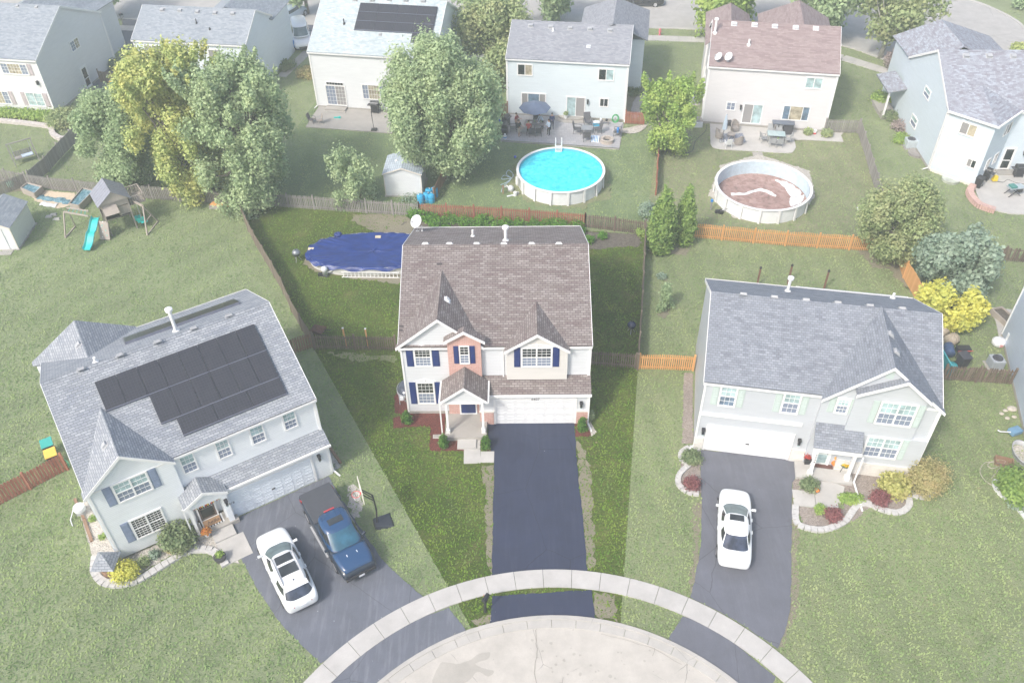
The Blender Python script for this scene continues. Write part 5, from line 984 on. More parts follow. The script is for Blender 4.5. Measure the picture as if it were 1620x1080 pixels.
shrub('yellow-green tuft of plants right of the curved street, top right corner', 1612, 84, 1.2, 1.0, 1200, L_YEL, 150, .14); shrub('dark bush at the top right corner by the sidewalk', 1616, 14, 1.3, 1.4, 1200, L_MAP, 151, .15); shrub('leafy bush at the right wall corner of the brown-roofed garage', 932, 664, .38, .8, 600, L_ROSE, 152, .07)
shrub('weeds and flowers growing at the foot of the white shed below the pear tree', 655, 318, .9, .5, 700, L_SIL, 153, .08, sx=1.6); shrub('lime ferns on the lawn above the side air conditioner, beside the bay house', 1395, 160, 1.3, .7, 1200, L_LIME, 154, .14)

# ================= fences =================
def fence(name, label, pts, h, mat, pw=.09, gap=.055, arch=.0, post=True, step=2.4, seed=0, lean=.0, rails=True, plain=False, proud=.05, group=None, posth=.12, pm=None):
    P = [Vector((p[0], p[1], 0)) for p in pts]; rs = random.Random(seed); tot = sum((P[i+1]-P[i]).length for i in range(len(P)-1)); n = max(1, round(tot/step)); S = [0]
    def at(s):
        for i in range(len(P)-1):
            L = (P[i+1]-P[i]).length
            if s <= L+1e-6: return P[i]+(P[i+1]-P[i])*(s/L)
            s -= L
        return P[-1].copy()
    N_ = [at(tot*i/n) for i in range(n+1)]; t = thing(name, label, 'fence', tuple(N_[0]), 0, group); o0 = N_[0]
    for i in range(n):
        a, b = N_[i]-o0, N_[i+1]-o0; d = (b-a).normalized(); q = Vector((-d.y, d.x, 0)); L = (b-a).length; m = MB(); c = int(L/(pw+gap))
        for j in range(c):
            s = (j+.5)*L/c; u = s/L; hh = h+arch*math.sin(math.pi*u)-(.0 if arch >= 0 else 0)+rs.uniform(-.015, .015); p = a+d*s; w = d*pw/2; tk = q*.011; ln = d*rs.uniform(-lean, lean); up = Vector((0, 0, hh)); ft = Vector((0, 0, .05)); sh = Vector((0, 0, hh-.05))
            m.hexa([p-w-tk+ft, p+w-tk+ft, p+w+tk+ft, p-w+tk+ft, p-w*.98-tk+sh+ln, p+w*.98-tk+sh+ln, p+w*.98+tk+sh+ln, p-w*.98+tk+sh+ln]); m.hexa([p-w-tk+sh+ln, p+w-tk+sh+ln, p+w+tk+sh+ln, p-w+tk+sh+ln, p-w*.45-tk+up+ln, p+w*.45-tk+up+ln, p+w*.45+tk+up+ln, p-w*.45+tk+up+ln])
        if rails:
            for z in (.25, h*.82): m.bar(a+q*.03+Vector((0, 0, z)), b+q*.03+Vector((0, 0, z)), .035, .08)
        m.build('panel', mat, t)
    for i in range(n+1):
        m = MB(); p = N_[i]-o0; m.box(p.x-.055, p.x+.055, p.y-.055, p.y+.055, 0, h+posth); m.hexa([(p.x-.07, p.y-.07, h+posth), (p.x+.07, p.y-.07, h+posth), (p.x+.07, p.y+.07, h+posth), (p.x-.07, p.y+.07, h+posth), (p.x-.02, p.y-.02, h+posth+.06), (p.x+.02, p.y-.02, h+posth+.06), (p.x+.02, p.y+.02, h+posth+.06), (p.x-.02, p.y+.02, h+posth+.06)]); m.build('post', pm or mat, t)
    return t
gp = lambda l: [g(*a) for a in l]
fence('picket_fence', 'weathered grey picket fence behind the covered pool, from the corner to the white shed', gp([(378, 321), (447, 328), (524, 333.5), (602, 339), (664, 343)]), 1.3, W_GREY, seed=1, lean=.03)
fence('picket_fence', 'reddish-brown picket fence behind the shrub bed, in the middle of the back boundary', gp([(664, 343), (740, 346.5), (842, 353), (925, 360)]), 1.3, W_RED, seed=2)
fence('picket_fence', 'dark brown picket fence at the right end of the back boundary, above the soil bed', gp([(925, 360), (974, 366), (1019, 372)]), 1.3, W_DARK, seed=3, lean=.02)
fence('board_fence', 'dark brown board fence curving down the left boundary of the brown-roofed house', smoothpts(gp([(375, 322), (398, 376), (426.7, 425), (451, 468), (464.4, 499), (483, 530), (498, 553)]), 3), 1.45, W_SIDE, .14, .012, seed=4, step=2.3)
fence('board_fence', 'dark board fence seen end-on down the right boundary of the brown-roofed house', gp([(1020, 373), (1015, 480), (1008, 586)]), 1.4, W_SIDE, .14, .012, seed=5)
fence('picket_fence', 'short brown picket fence from the solar-roofed house to the boundary corner', gp([(455, 563), (497, 550)]), 1.3, W_BROWN, .12, .04, .08, seed=6)
fence('picket_fence', 'dark picket fence left of the brown-roofed house with two new orange posts', gp([(499, 552), (627, 555)]), 1.3, W_DARK, .085, .06, seed=7)
fence('picket_fence', 'dark picket fence right of the brown-roofed house', gp([(931, 577), (1005, 583)]), 1.3, W_DARK, .085, .06, seed=8)
fence('picket_fence', 'short orange picket fence joining the blue-grey-roofed house to the boundary', gp([(1010, 584), (1096, 586.5)]), 1.3, W_ORANGE, .085, .05, .1, seed=9)
fence('picket_fence', 'long orange picket fence in front of the empty round pool', gp([(1092, 376), (1150, 381), (1219, 387.5), (1284, 392), (1331, 395), (1394, 398)]), 1.3, W_ORANGE, .085, .055, .1, seed=10)
fence('board_fence', 'orange board fence running down from the crab apple tree behind the golden shrub', gp([(1417, 405), (1430, 445), (1450, 477)]), 1.45, W_ORANGE, .14, .008, .1, seed=11)
fence('picket_fence', 'leaning dark grey picket fence at the right edge, level with the weeping tree', gp([(1531, 409), (1575, 412), (1640, 417)]), 1.25, W_DARK, .10, .05, seed=12, lean=.12)
fence('picket_fence', 'leaning dark picket fence closing the gap to the blue-sided house', gp([(1489, 601), (1540, 604), (1597, 608)]), 1.3, W_DARK, .10, .04, seed=13, lean=.12)
fence('board_fence', 'grey board fence running down the right side of the empty pool garden', gp([(1357, 211), (1369, 249), (1379, 284), (1391, 322)]), 1.35, W_GREY, .14, .012, seed=14)
fence('picket_fence', 'grey picket fence at the lower right corner of the off-white house', gp([(1303, 210), (1333, 210.5), (1356, 211)]), 1.35, W_GREY, .10, .05, seed=15)
fence('board_fence', 'reddish board fence seen end-on between the two round pool gardens', gp([(1043.5, 207), (1040, 255), (1037, 309)]), 1.2, W_RED, .14, .012, seed=16)
fence('picket_fence', 'short brown picket fence beside the right corner of the turquoise pool house', gp([(989, 196), (1018, 198)]), 1.3, W_RED, .10, .03, seed=17)
fence('board_fence', 'brown board fence running up from the blue barrels beneath the pear tree', gp([(687, 320), (707, 279), (735, 245), (776, 210)]), 1.3, W_BROWN, .14, .012, seed=18)
fence('picket_fence', 'short brown picket fence in shade at the left wall of the turquoise pool house', gp([(789, 186), (803, 182)]), 1.3, W_BROWN, .10, .04, seed=19)
fence('picket_fence', 'long pale grey picket fence behind the play tower and sandpit', smoothpts(gp([(47, 296), (85, 301), (123, 305), (195, 312), (265, 317), (325, 321), (366, 326)]), 2), 1.3, W_GREY, .10, .055, seed=20)
fence('board_fence', 'grey board fence running diagonally up to the trash carts, top left', gp([(52, 294), (70, 281), (106, 240), (155, 193), (166, 172)]), 1.45, W_GREY, .14, .012, seed=21)
fence('picket_fence', 'leaning grey picket fence at the left edge above the sandpit', gp([(-20, 283), (10, 287), (31, 289), (46, 293)]), 1.2, W_GREY, .10, .06, seed=22, lean=.1)
fence('picket_fence', 'short grey picket fence by the left edge beside the light blue shed', gp([(-20, 318), (5, 310), (45, 293)]), 1.2, W_GREY, .12, .03, seed=23)
fence('picket_fence', 'dark picket fence between the top left house wall and the trash carts', gp([(160, 130), (175, 139), (204, 131), (222, 137)]), 1.3, W_DARK, .12, .04, seed=24)
fence('gate', 'small pale picket gate standing open by the top left house', gp([(146, 163), (160, 160)]), 1.1, W_GREY, .07, .07, seed=25)
fence('picket_fence', 'red-brown board fence at the left edge by the solar-roofed house', gp([(-12, 805), (43, 777), (108, 743)]), 1.4, W_RED, .15, .02, seed=26)
for x, y, lb in ((547.5, 551, 'left one of two new orange posts'), (582.5, 552, 'right one of two new orange posts')):
    t = thing('wooden_post', lb+' standing in the dark fence', 'post', tuple(g(x, y))); m = MB(); m.bar((0, .1, 0), (0, .1, 1.75), .1); m.build('shaft', W_ORANGE, t); m = MB(); m.box(-.06, .06, .04, .16, 1.75, 1.79); m.build('cap', WHITE, t)
for i, (x, y) in enumerate(((1197, 453), (1246, 449), (1303, 458))):
    t = thing('string_light_pole', ['left', 'middle', 'right'][i]+' of three dark brown poles sticking up behind the blue-grey roof', 'pole', tuple(g(x, y)), 0, 'poles behind the blue-grey roof'); m = MB(); m.bar((0, 0, 0), (0, 0, 1.65), .11); m.build('shaft', woodmat((.16, .08, .05), (.25, .13, .09)), t); m = MB(); m.lathe([(.09, 1.65), (.10, 1.73), (.05, 1.83)], (0, 0), 8); m.build('cap', BLACK, t)
# ================= pools =================
def pool(name, label, c, r, h, full=True, n=48):
    t = thing(name, label, 'pool', (c[0], c[1], 0)); W1 = paint((.74, .76, .78), .45, var=.06)
    m = MB(); m.lathe([(r-.03, 0), (r-.03, h-.04)], n=n, cap=False); m.build('wall', W1, t, smooth=True)
    m = MB(); k = 16
    for i in range(k):
        a = 2*math.pi*(i+.3)/k; x, y = math.cos(a), math.sin(a); u = Vector((-y, x, 0)); p = Vector((x, y, 0))*(r+.03)
        v = MB(); v.hexa([p-u*.09+Vector((0, 0, 0)), p+u*.09, p+u*.09+Vector((x, y, 0))*.09, p-u*.09+Vector((x, y, 0))*.09]+[q+Vector((0, 0, h)) for q in (p-u*.11, p+u*.11, p+u*.11+Vector((x, y, 0))*.06, p-u*.11+Vector((x, y, 0))*.06)]); v.build('upright', TRIM, t)
    m = MB(); m.lathe([(r-.12, h-.03), (r-.12, h), (r+.10, h+.01), (r+.11, h-.04)], n=n, cap=False); m.build('top_rail', TRIM, t)
    m = MB(); m.lathe([(r-.14, h-.02), (r-.14, .1)], n=n, cap=False)
    if full:
        m.build('liner', paint((.10, .45, .55), .4, var=.1), t, smooth=True)
        wm, nt, b = mat0('pool_water'); b.inputs['Roughness'].default_value = .06; co = tc(nt); nz = noise(nt, co, 2.2, 5, .65); sp = ramp(nt, noise(nt, co, 6.5, 3, .7), .64, .68)
        c_ = mixc(nt, ramp(nt, nz, .35, .7), (.01, .52, .66), (.09, .82, .90)); c_ = mixc(nt, mth(nt, 'MULTIPLY', ramp(nt, noise(nt, co, 3.2, 6, .8), .5, .56), .22), c_, (.25, .92, .92)); lf_ = ramp(nt, noise(nt, co, 7, 2, .5), .74, .76); c_ = mixc(nt, mth(nt, 'MULTIPLY', lf_, .8), c_, (.05, .08, .06)); setc(nt, b, c_); bump(nt, b, noise(nt, co, 5, 4), .25, .02)
        m = MB(); m.lathe([(r-.14, h-.28), (r-.14, h-.27)], n=n); m.build('water', wm, t)
    else:
        m.build('liner', paint((.52, .63, .70), .45, var=.15), t, smooth=True)
        m = MB(); m.lathe([(r-.14, .05), (r-.14, .1)], n=n); m.build('pool_floor', chips((.30, .19, .17), (.42, .29, .26), (.18, .13, .11), 3), t)
    return t
pc = g(887, 267.5, 1.32); P1 = pool('round_pool', 'round above-ground pool full of turquoise water, with a white ladder', pc, 3.72, 1.32)
m = MB()
for x in (-.27, .27): m.tube([(x, 3.98, 0), (x, 3.98, 1.5), (x, 3.93, 2.15), (x, 3.70, 2.25), (x, 3.5, 2.1), (x, 3.45, 1.3), (x, 3.40, .9)], .035, 8)
for z in (.3, .6, .9, 1.2): m.box(-.27, .27, 3.9, 4.06, z, z+.04)
m.box(-.3, .3, 3.45, 3.95, 1.33, 1.38)
for z in (1.08, 1.2): m.box(-.27, .27, 3.34, 3.46, z, z+.03)
m.build('ladder', TRIM, P1); m = MB(); m.box(-3.9, -3.72, -1.5, -1.1, .75, 1.3); m.build('skimmer', TRIM, P1, bevel=.02)
pc2 = g(1208, 291.5, 1.32); P2 = pool('round_pool', 'empty round above-ground pool with dirt and white liner scraps on its floor', pc2, 3.9, 1.3, False)
def scrap(name, label, pts, w, z, mat, parent=None, hgt=.06):
    m = MB(); P = smoothpts(pts, 5); rs = random.Random(5); L = []
    for i, p in enumerate(P):
        d = (P[min(i+1, len(P)-1)]-P[max(i-1, 0)]).normalized(); q = Vector((-d.y, d.x, 0))*w*rs.uniform(.6, 1.2)
        L.append([m.p((p+q)+Vector((0, 0, z))), m.p(p+q*.3+Vector((0, 0, z+hgt*rs.uniform(.5, 1.4)))), m.p(p-q*.4+Vector((0, 0, z+hgt*rs.uniform(.2, 1)))), m.p(p-q+Vector((0, 0, z)))])
    for i in range(len(L)-1):
        for k in range(3): m.fidx([L[i][k], L[i][k+1], L[i+1][k+1], L[i+1][k]])
    return m.build(name, mat, parent)
lc = lambda x, y, z=.1: g(x, y, z)-Vector((pc2.x, pc2.y, z))
scrap('liner_scrap', None, [lc(1156, 308), lc(1180, 307), lc(1203, 301), lc(1228, 311)], .16, .12, WHITE, P2, .12)
q = smoothpts([lc(*a) for a in ((1226, 285), (1240, 287), (1252, 292), (1262, 300), (1268, 305), (1262, 312), (1250, 311), (1243, 300), (1235, 292))], 3, True); m = MB()
m.v = []; [m.p(v+Vector((0, 0, .13+.05*math.sin(i*2.1)))) for i, v in enumerate(q)]; c0 = m.p(sum(q, Vector())/len(q)+Vector((0, 0, .2)))
for i in range(len(q)): m.fidx([i, (i+1) % len(q), c0])
m.build('liner_scrap', WHITE, P2)
q = smoothpts([lc(*a) for a in ((1250, 313), (1262, 312), (1272, 308), (1270, 318), (1262, 324), (1250, 326))], 3, True); m = MB(); [m.p(v+Vector((0, 0, .13+.05*math.sin(i*2.1)))) for i, v in enumerate(q)]; c0 = m.p(sum(q, Vector())/len(q)+Vector((0, 0, .2)))
for i in range(len(q)): m.fidx([i, (i+1) % len(q), c0])
m.build('liner_scrap', WHITE, P2)
# pool gear
t = thing('pool_pump', 'black pool pump with bent white pipe on the gravel beside the empty pool', 'pump', tuple(g(1140, 338))); m = MB(); m.cyl((0, 0), .22, .05, .35, 12); m.box(-.5, -.1, -.12, .12, .1, .35); m.build('motor', BLACK, t, bevel=.03); m = MB(); m.tube([(.1, 0, .3), (.3, .2, .5), (.9, .1, .3), (.7, .9, .4), (.9, 1.2, .7)], .045, 8); m.build('pipe', TRIM, t)
t = thing('garden_tap', 'little wooden post with a blue box on it left of the empty pool', 'post', tuple(g(1124, 332))); m = MB(); m.bar((0, 0, 0), (0, 0, .8), .1); m.build('post', W_GREY, t); m = MB(); m.box(-.09, .09, -.08, .08, .8, 1.0); m.build('box', paint((.05, .25, .65)), t)
t = thing('pool_filter', 'white filter tank lying on the lawn left of the full pool', 'pool filter', tuple(g(808, 302))); m = MB(); m.lathe([(.05, 0), (.24, .05), (.26, .35), (.14, .5), (.05, .55)], (0, 0), 14); m.build('tank', PLATE, t, smooth=True); m = MB(); m.tube([(-.1, 0, .3), (-.35, .1, .5), (-.5, .3, .2), (-.3, .5, .05)], .05, 7); m.build('hose', TRIM, t)
t = thing('pool_pump', 'small grey-white pump on the lawn just below the white filter tank', 'pump', tuple(g(815, 310))); m = MB(); m.cyl((0, 0), .16, .02, .38, 12); m.tube([(-.1, 0, .1), (-.6, -.15, .08), (-.7, -.18, .08)], .07, 8); m.build('motor', PLATE, t); m = MB(); m.cyl((.25, .15), .08, .1, .3, 8); m.build('valve', GREYM, t)
t = thing('wooden_post', 'short brown stake beside the hose on the lawn left of the full pool', 'post', tuple(g(796, 307))); m = MB(); m.bar((0, 0, 0), (0, 0, .75), .11); m.build('shaft', W_BROWN, t); m = MB(); m.box(-.09, .09, -.09, .09, .75, .8); m.build('cap', W_BROWN, t)
def hose(label, pts, mat, r=.022, name='garden_hose'):
    P = smoothpts([Vector((p.x, p.y, .03+.0*i)) for i, p in enumerate(pts)], 6); o = P[0].copy(); m = MB(); m.tube([p-o for p in P], r, 6); ob = m.build(name, mat, loc=tuple(o)); tag(ob, label, 'hose'); return ob
hose('pale blue pool hose in loose loops on the lawn left of the full pool', gp([(792, 293), (803, 288), (812, 278), (805, 270), (801, 276), (810, 283), (798, 278), (794, 284), (808, 284), (796, 296), (793, 304)]), paint((.45, .58, .68)), .035)
hose('dark hose snaking over the lawn left of the off-white house patio', gp([(1118, 198), (1116, 208), (1100, 224), (1096, 238), (1086, 243), (1074, 244), (1066, 250)]), DARK, .03)
hose('beige hose in loose coils on the grass at the right border', gp([(1568, 757), (1580, 742), (1590, 730), (1575, 728), (1562, 735), (1570, 741), (1582, 735), (1560, 731), (1550, 745), (1558, 760), (1568, 767)]), paint((.42, .38, .33)), .025)
hose('green hose trailing over the patio from its reel', gp([(958, 196), (962, 203), (956, 205), (946, 201)]), paint((.1, .35, .12)), .02)
hose('tan hose looped on the concrete patio below the triple window', gp([(558, 176), (566, 183), (580, 183), (578, 176), (566, 178), (570, 186), (583, 185)]), paint((.4, .36, .28)), .02)
# covered oval pool
ctr = g(600, 405, .75); t = thing('covered_pool', 'oval above-ground pool under a taut blue tarp, partly hidden by the brown roof', 'covered pool', (0, 0, 0)); t.location = (-10.6, 54.7, 0); ax, ay, hp = 5.0, 2.35, .78
def ovl(k, s=1.0, n=64):
    a = 2*math.pi*k/n; c, q = math.cos(a), math.sin(a); return Vector((ax*s*(abs(c)**.85)*(1 if c > 0 else -1), ay*s*(abs(q)**.85)*(1 if q > 0 else -1), 0))
m = MB(); rings = [[m.p(ovl(k, .99)+Vector((0, 0, z))) for k in range(64)] for z in (0, hp)]
for k in range(64): m.fidx([rings[0][k], rings[0][(k+1) % 64], rings[1][(k+1) % 64], rings[1][k]])
m.build('wall', paint((.6, .6, .58), .5, var=.15), t, smooth=True)
rs = random.Random(4); m = MB(); rings = []; NK = 192
def tarpz(s, a): return hp+.04-.16*(1-s*s)+.045*math.sin(a*23+3*math.sin(a*5))*(s**3)+.03*math.sin(9*s+4*math.sin(a*2))*(1-s)+.02*math.sin(a*51)*s**6
for j in range(26):
    s = (j+.4)/25*1.035; R_ = []
    for k in range(NK):
        p = ovl(k, s, NK); a = 6.2832*k/NK; z = tarpz(min(s, 1), a) if s <= 1.0 else hp-.02-.10*(1+.8*math.sin(a*17))*(s-1)/.035
        R_.append(m.p(p+Vector((0, 0, z+.012*rs.random()*(s < 1)))))
    rings.append(R_)
for j in range(25):
    for k in range(NK): m.fidx([rings[j][k], rings[j][(k+1) % NK], rings[j+1][(k+1) % NK], rings[j+1][k]])
m.fidx(rings[0]); tm, nt, b = mat0('blue_tarp'); b.inputs['Roughness'].default_value = .38; co = tc(nt); nz = noise(nt, scl(nt, co, (1, 2.2, 1), .25), 1.1, 6, .6); setc(nt, b, mixc(nt, ramp(nt, nz, .3, .7), (.004, .018, .12), (.012, .042, .22)))
n2 = noise(nt, scl(nt, co, (.3, 1.6, 1), .3), 1.1, 7, .6); bump(nt, b, n2, .45, .14); m.build('tarp', tm, t, smooth=True)
for (x, y) in ((492, 393.5), (598, 374.5)):
    p = g(x, y, .8)-Vector((-10.6, 54.7, 0)); m = MB(); m.box(p.x-.22, p.x+.22, p.y-.12, p.y+.12, .74, .84); m.build('wood_block', paint((.6, .52, .38), .8), t)
p = g(535, 372, .8)-Vector((-10.6, 54.7, 0)); m = MB()
for i in range(8): a = i*.78; m.lathe([(.02, .7), (.16, .78), (.14, .95), (.02, 1.02)], (p.x+.18*math.cos(a), p.y+.14*math.sin(a)), 7)
m.build('bunched_tarp', tm, t, smooth=True)
t = thing('ladder', 'white aluminium ladder lying on edge along the near side of the covered pool', 'ladder', tuple(g(541, 439))); e = g(632, 440)-g(541, 439); m = MB(); d = e.normalized(); Le = e.length
m.bar((0, 0, .05), d*Le+Vector((0, 0, .05)), .06, .06); m.bar(Vector((0, .05, .48)), d*Le+Vector((0, .05, .48)), .06, .06)
m.build('rail', TRIM, t); m = MB()
for i in range(15): p = d*(Le*(i+.5)/15); m.bar(p+Vector((0, 0, .05)), p+Vector((0, .05, .48)), .05, .03)
m.build('rung', TRIM, t)
t = thing('pool_filter', 'white pump and filter canister standing at the near left of the covered pool', 'pool filter', tuple(g(515, 436))); m = MB(); m.lathe([(.2, .1), (.2, .5), (.25, .55), (.22, .75), (.08, .85)], (0, 0), 14); m.build('canister', PLATE, t, smooth=True); m = MB(); m.box(-.55, -.15, -.12, .12, 0, .25); m.cyl((0, 0), .3, 0, .1, 12); m.build('motor', BLACK, t, bevel=.03); m = MB(); m.tube([(.2, 0, .3), (.5, .1, .35), (.6, .3, .5)], .05, 7); m.build('pipe', TRIM, t)
def kettle(label, x, y, col, s=1):
    t = thing('kettle_grill', label, 'grill', tuple(g(x, y))); m = MB()
    for a in (.3, 2.4, 4.5): m.tube([(0, 0, .55*s), (math.cos(a)*.3*s, math.sin(a)*.3*s, 0)], .02, 6)
    m.build('leg', GREYM, t); m = MB(); m.lathe([(.05, .45*s), (.24*s, .5*s), (.3*s, .68*s)], (0, 0), 18); m.build('bowl', BLACK, t, smooth=True); m = MB(); m.lathe([(.31*s, .68*s), (.30*s, .78*s), (.2*s, .92*s), (.04, .97*s)], (0, 0), 18); m.build('lid', col, t, smooth=True); m = MB(); m.box(-.05, .05, -.02, .02, .97*s, 1.02*s); m.build('handle', BLACK, t)
kettle('silver-grey kettle grill on the grass left of the covered pool', 471, 412, paint((.25, .27, .29), .3, .4), 1.05); kettle('dark navy kettle grill on the lawn right of the brown roof', 998, 526, paint((.02, .03, .08), .25), 1.0)
t = thing('wheelbarrow', 'rusty brown wheelbarrow in the fence corner left of the brown-roofed house', 'wheelbarrow', tuple(g(505, 530)), R(160)); m = MB(); B = [(-.3, -.22, .3), (.25, -.2, .25), (.25, .2, .25), (-.3, .22, .3)]; T = [(-.5, -.35, .62), (.45, -.32, .6), (.45, .32, .6), (-.5, .35, .62)]
m.poly(B); [m.poly([B[i], B[(i+1) % 4], T[(i+1) % 4], T[i]]) for i in range(4)]; o = m.build('tray', paint((.14, .075, .06), .8, var=.3), t); sd = o.modifiers.new('s', 'SOLIDIFY'); sd.thickness = .02
m = MB(); [m.tube([(.5, 0, .18), (.1, sy*.25, .25), (-.9, sy*.3, .5)], .025, 6) for sy in (-1, 1)]; [m.bar((-.3, sy*.25, 0), (-.25, sy*.22, .3), .03) for sy in (-1, 1)]; m.build('frame', BLACK, t); m = MB((Vector((.5, 0, .18)), Vector((1, 0, 0)), Vector((0, 0, 1)), Vector((0, 1, 0)))); m.cyl((0, 0), .18, -.04, .04, 14); m.build('wheel', BLACK, t)
# ================= patios =================
sheet('patio', [tuple(g(*a)) for a in ((792, 223), (803, 181), (986, 195), (979, 236))], brickmat((.30, .30, .32), (.40, .39, .40), (.24, .24, .25), .5, .35, .01), .05)
m = MB(); P = gp([(792, 224), (979, 237)]); m.bar(P[0]+Vector((0, 0, .02)), P[1]+Vector((0, 0, .02)), .1, .12); P = gp([(979, 236), (986, 197)]); m.bar(P[0]+Vector((0, 0, .02)), P[1]+Vector((0, 0, .02)), .1, .12); struct('patio_edge', m, CONC)
q = smoothpts(gp([(1124, 228), (1128, 234), (1140, 237)]), 4)+gp([(1190, 240)])+smoothpts(gp([(1240, 243), (1253, 242), (1259, 234)]), 4)+gp([(1256, 221), (1334, 225), (1329, 212), (1262, 207), (1123, 196.5)]); m = MB(); EXC.append(('patio', [(p.x, p.y) for p in q])); m.prism([(p.x, p.y) for p in q], -.02, .07); struct('patio', m, CONC2)
for a, b in (((484, 202), (600, 211)),): 
    m = MB(); q = gp([(484, 202), (620, 212), (640, 190), (600, 176), (505, 169.5)]); EXC.append(('patio', [(p.x, p.y) for p in q])); m.prism([(p.x, p.y) for p in q], -.02, .10); struct('patio', m, CONC)
m = MB(); q = smoothpts(gp([(1546, 312), (1556, 326), (1578, 335), (1610, 340), (1660, 338)]), 4)+gp([(1700, 250), (1570, 268), (1540, 292)]); EXC.append(('patio', [(p.x, p.y) for p in q])); m.prism([(p.x, p.y) for p in q], -.02, .10); struct('patio', m, CONC2)
m = MB(); q = gp([(1569, 487), (1628, 494), (1610, 520), (1592, 548), (1580, 532)]); EXC.append(('patio', [(p.x, p.y) for p in q])); m.prism([(p.x, p.y) for p in q], -.02, .08); struct('patio', m, CONC2)
EXC.append(('stoop', [tuple(g(*q_))[:2] for q_ in ((326, 858), (372, 838), (390, 886), (352, 902))]))
# brick retaining curve
t = thing('brick_edging', 'curved pink brick planter wall round the patio of the bay house', 'garden wall', (0, 0, 0)); t.location = g(1545, 300); P = smoothpts(gp([(1538, 297), (1533, 308), (1545, 325), (1560, 332), (1573, 336)]), 5); o = g(1545, 300)
for lay in range(3):
    m = MB()
    for i in range(len(P)-1): m.bar(P[i]-o+Vector((0, 0, .08+lay*.13)), P[i+1]-o+(P[i]-P[i+1]).normalized()*.015+Vector((0, 0, .08+lay*.13)), .62-lay*.06, .12)
    m.build('course', brickmat((.50, .32, .28), (.62, .42, .37), (.4, .3, .27), .2, .1, .01), t)
# stone-block bed edgings
def edging(label, px, w=.3, h=.14, blk=.35, mat=None, z0=0, smooth=True):
    P = smoothpts(gp(px), 6) if smooth else gp(px); S = [P[0]]; acc = 0; t = thing('stone_edging', label, 'edging', tuple(P[0])); o = P[0].copy(); m = MB(); rs = random.Random(len(label))
    pts = []; 
    for i in range(len(P)-1):
        L = (P[i+1]-P[i]).length; k = 0.0
        while acc+L-k >= blk: k += blk-acc; acc = 0; pts.append(P[i].lerp(P[i+1], k/L))
        acc += L-k
    pts = [P[0]]+pts
    for i in range(len(pts)-1):
        a, b = pts[i]-o, pts[i+1]-o; d = (b-a).normalized()*.012; m.bar(a+d+Vector((0, 0, h/2+z0)), b-d+Vector((0, 0, h/2+z0)), w*rs.uniform(.94, 1.04), h+rs.uniform(-.01, .01))
    m.build('blocks_course', mat or paint((.50, .49, .48), .9, var=.18, ns=6), t); return t
EDG = paint((.50, .49, .48), .9, var=.18, ns=6)
edging('curved grey block edging round the gravel bed left of the solar-roofed house', [(152, 880), (150, 905), (165, 922), (190, 925), (220, 918), (262, 893), (300, 872), (335, 872), (352, 887), (358, 896)], .42, .16)
edging('grey block ring round the hosta bed by the garage corner', [(1107, 714), (1092, 708), (1076, 718), (1082, 733), (1092, 732)], .3); edging('curved grey block edging round the red barberry left of the driveway', [(1090, 736), (1074, 752), (1074, 768), (1090, 780), (1108, 782)], .32)
edging('long wavy block edging in front of the blue-grey-roofed house', [(1258, 800), (1258, 820), (1264, 832), (1300, 839), (1335, 826), (1354, 802), (1372, 797), (1392, 806), (1420, 812), (1438, 800), (1434, 782)], .36); edging('half ring of grey blocks under the big clipped ball bush', [(1436, 776), (1448, 786), (1465, 786), (1477, 775)], .36)
edging('white scalloped edging at the right border', [(1580, 760), (1572, 762), (1575, 775), (1590, 790), (1605, 800), (1630, 830)], .22, .12, mat=WHITE); edging('grey block edging in front of the top left perennials', [(0, 193), (40, 197), (80, 203), (84, 214), (100, 222), (118, 214)], .5, .3, .5, paint((.52, .48, .46), .9, var=.2, ns=4))
edging('reddish timber border along the left wall of the solar-roofed house', [(119, 790), (133, 820), (150, 868)], .16, .14, 1.8, W_BROWN, smooth=False); edging('reddish timber border at the right corner of the solar-roofed house', [(499, 676), (544, 740), (520, 752)], .14, .14, 1.8, W_BROWN, smooth=False)
# walks by the porches
walk('front_walk', [g(747, 690), g(747, 733.5)], 1.0, CONC2, .06, 1.3); walk('front_walk', [g(760, 723.2), g(782, 723.2)], .86, CONC2, .06, 2.0)
walk('front_walk', [g(1254, 787), g(1325, 794)], 1.15, CONC2, .06, 1.1); walk('front_walk', [g(1311, 790), g(1318, 764)], 1.3, CONC2, .061, 1.2)
m = MB(); a = g(693, 686); m.box(-.35, .35, -.14, .14, 0, .08); t = thing('splash_block', 'pale concrete splash block in the red mulch left of the porch', 'splash block', tuple(g(694, 691))); m.build('block', CONC2, t); m = MB(); m.box(-.3, .0, -.1, .1, .08, .11); m.build('lip', CONC, t)
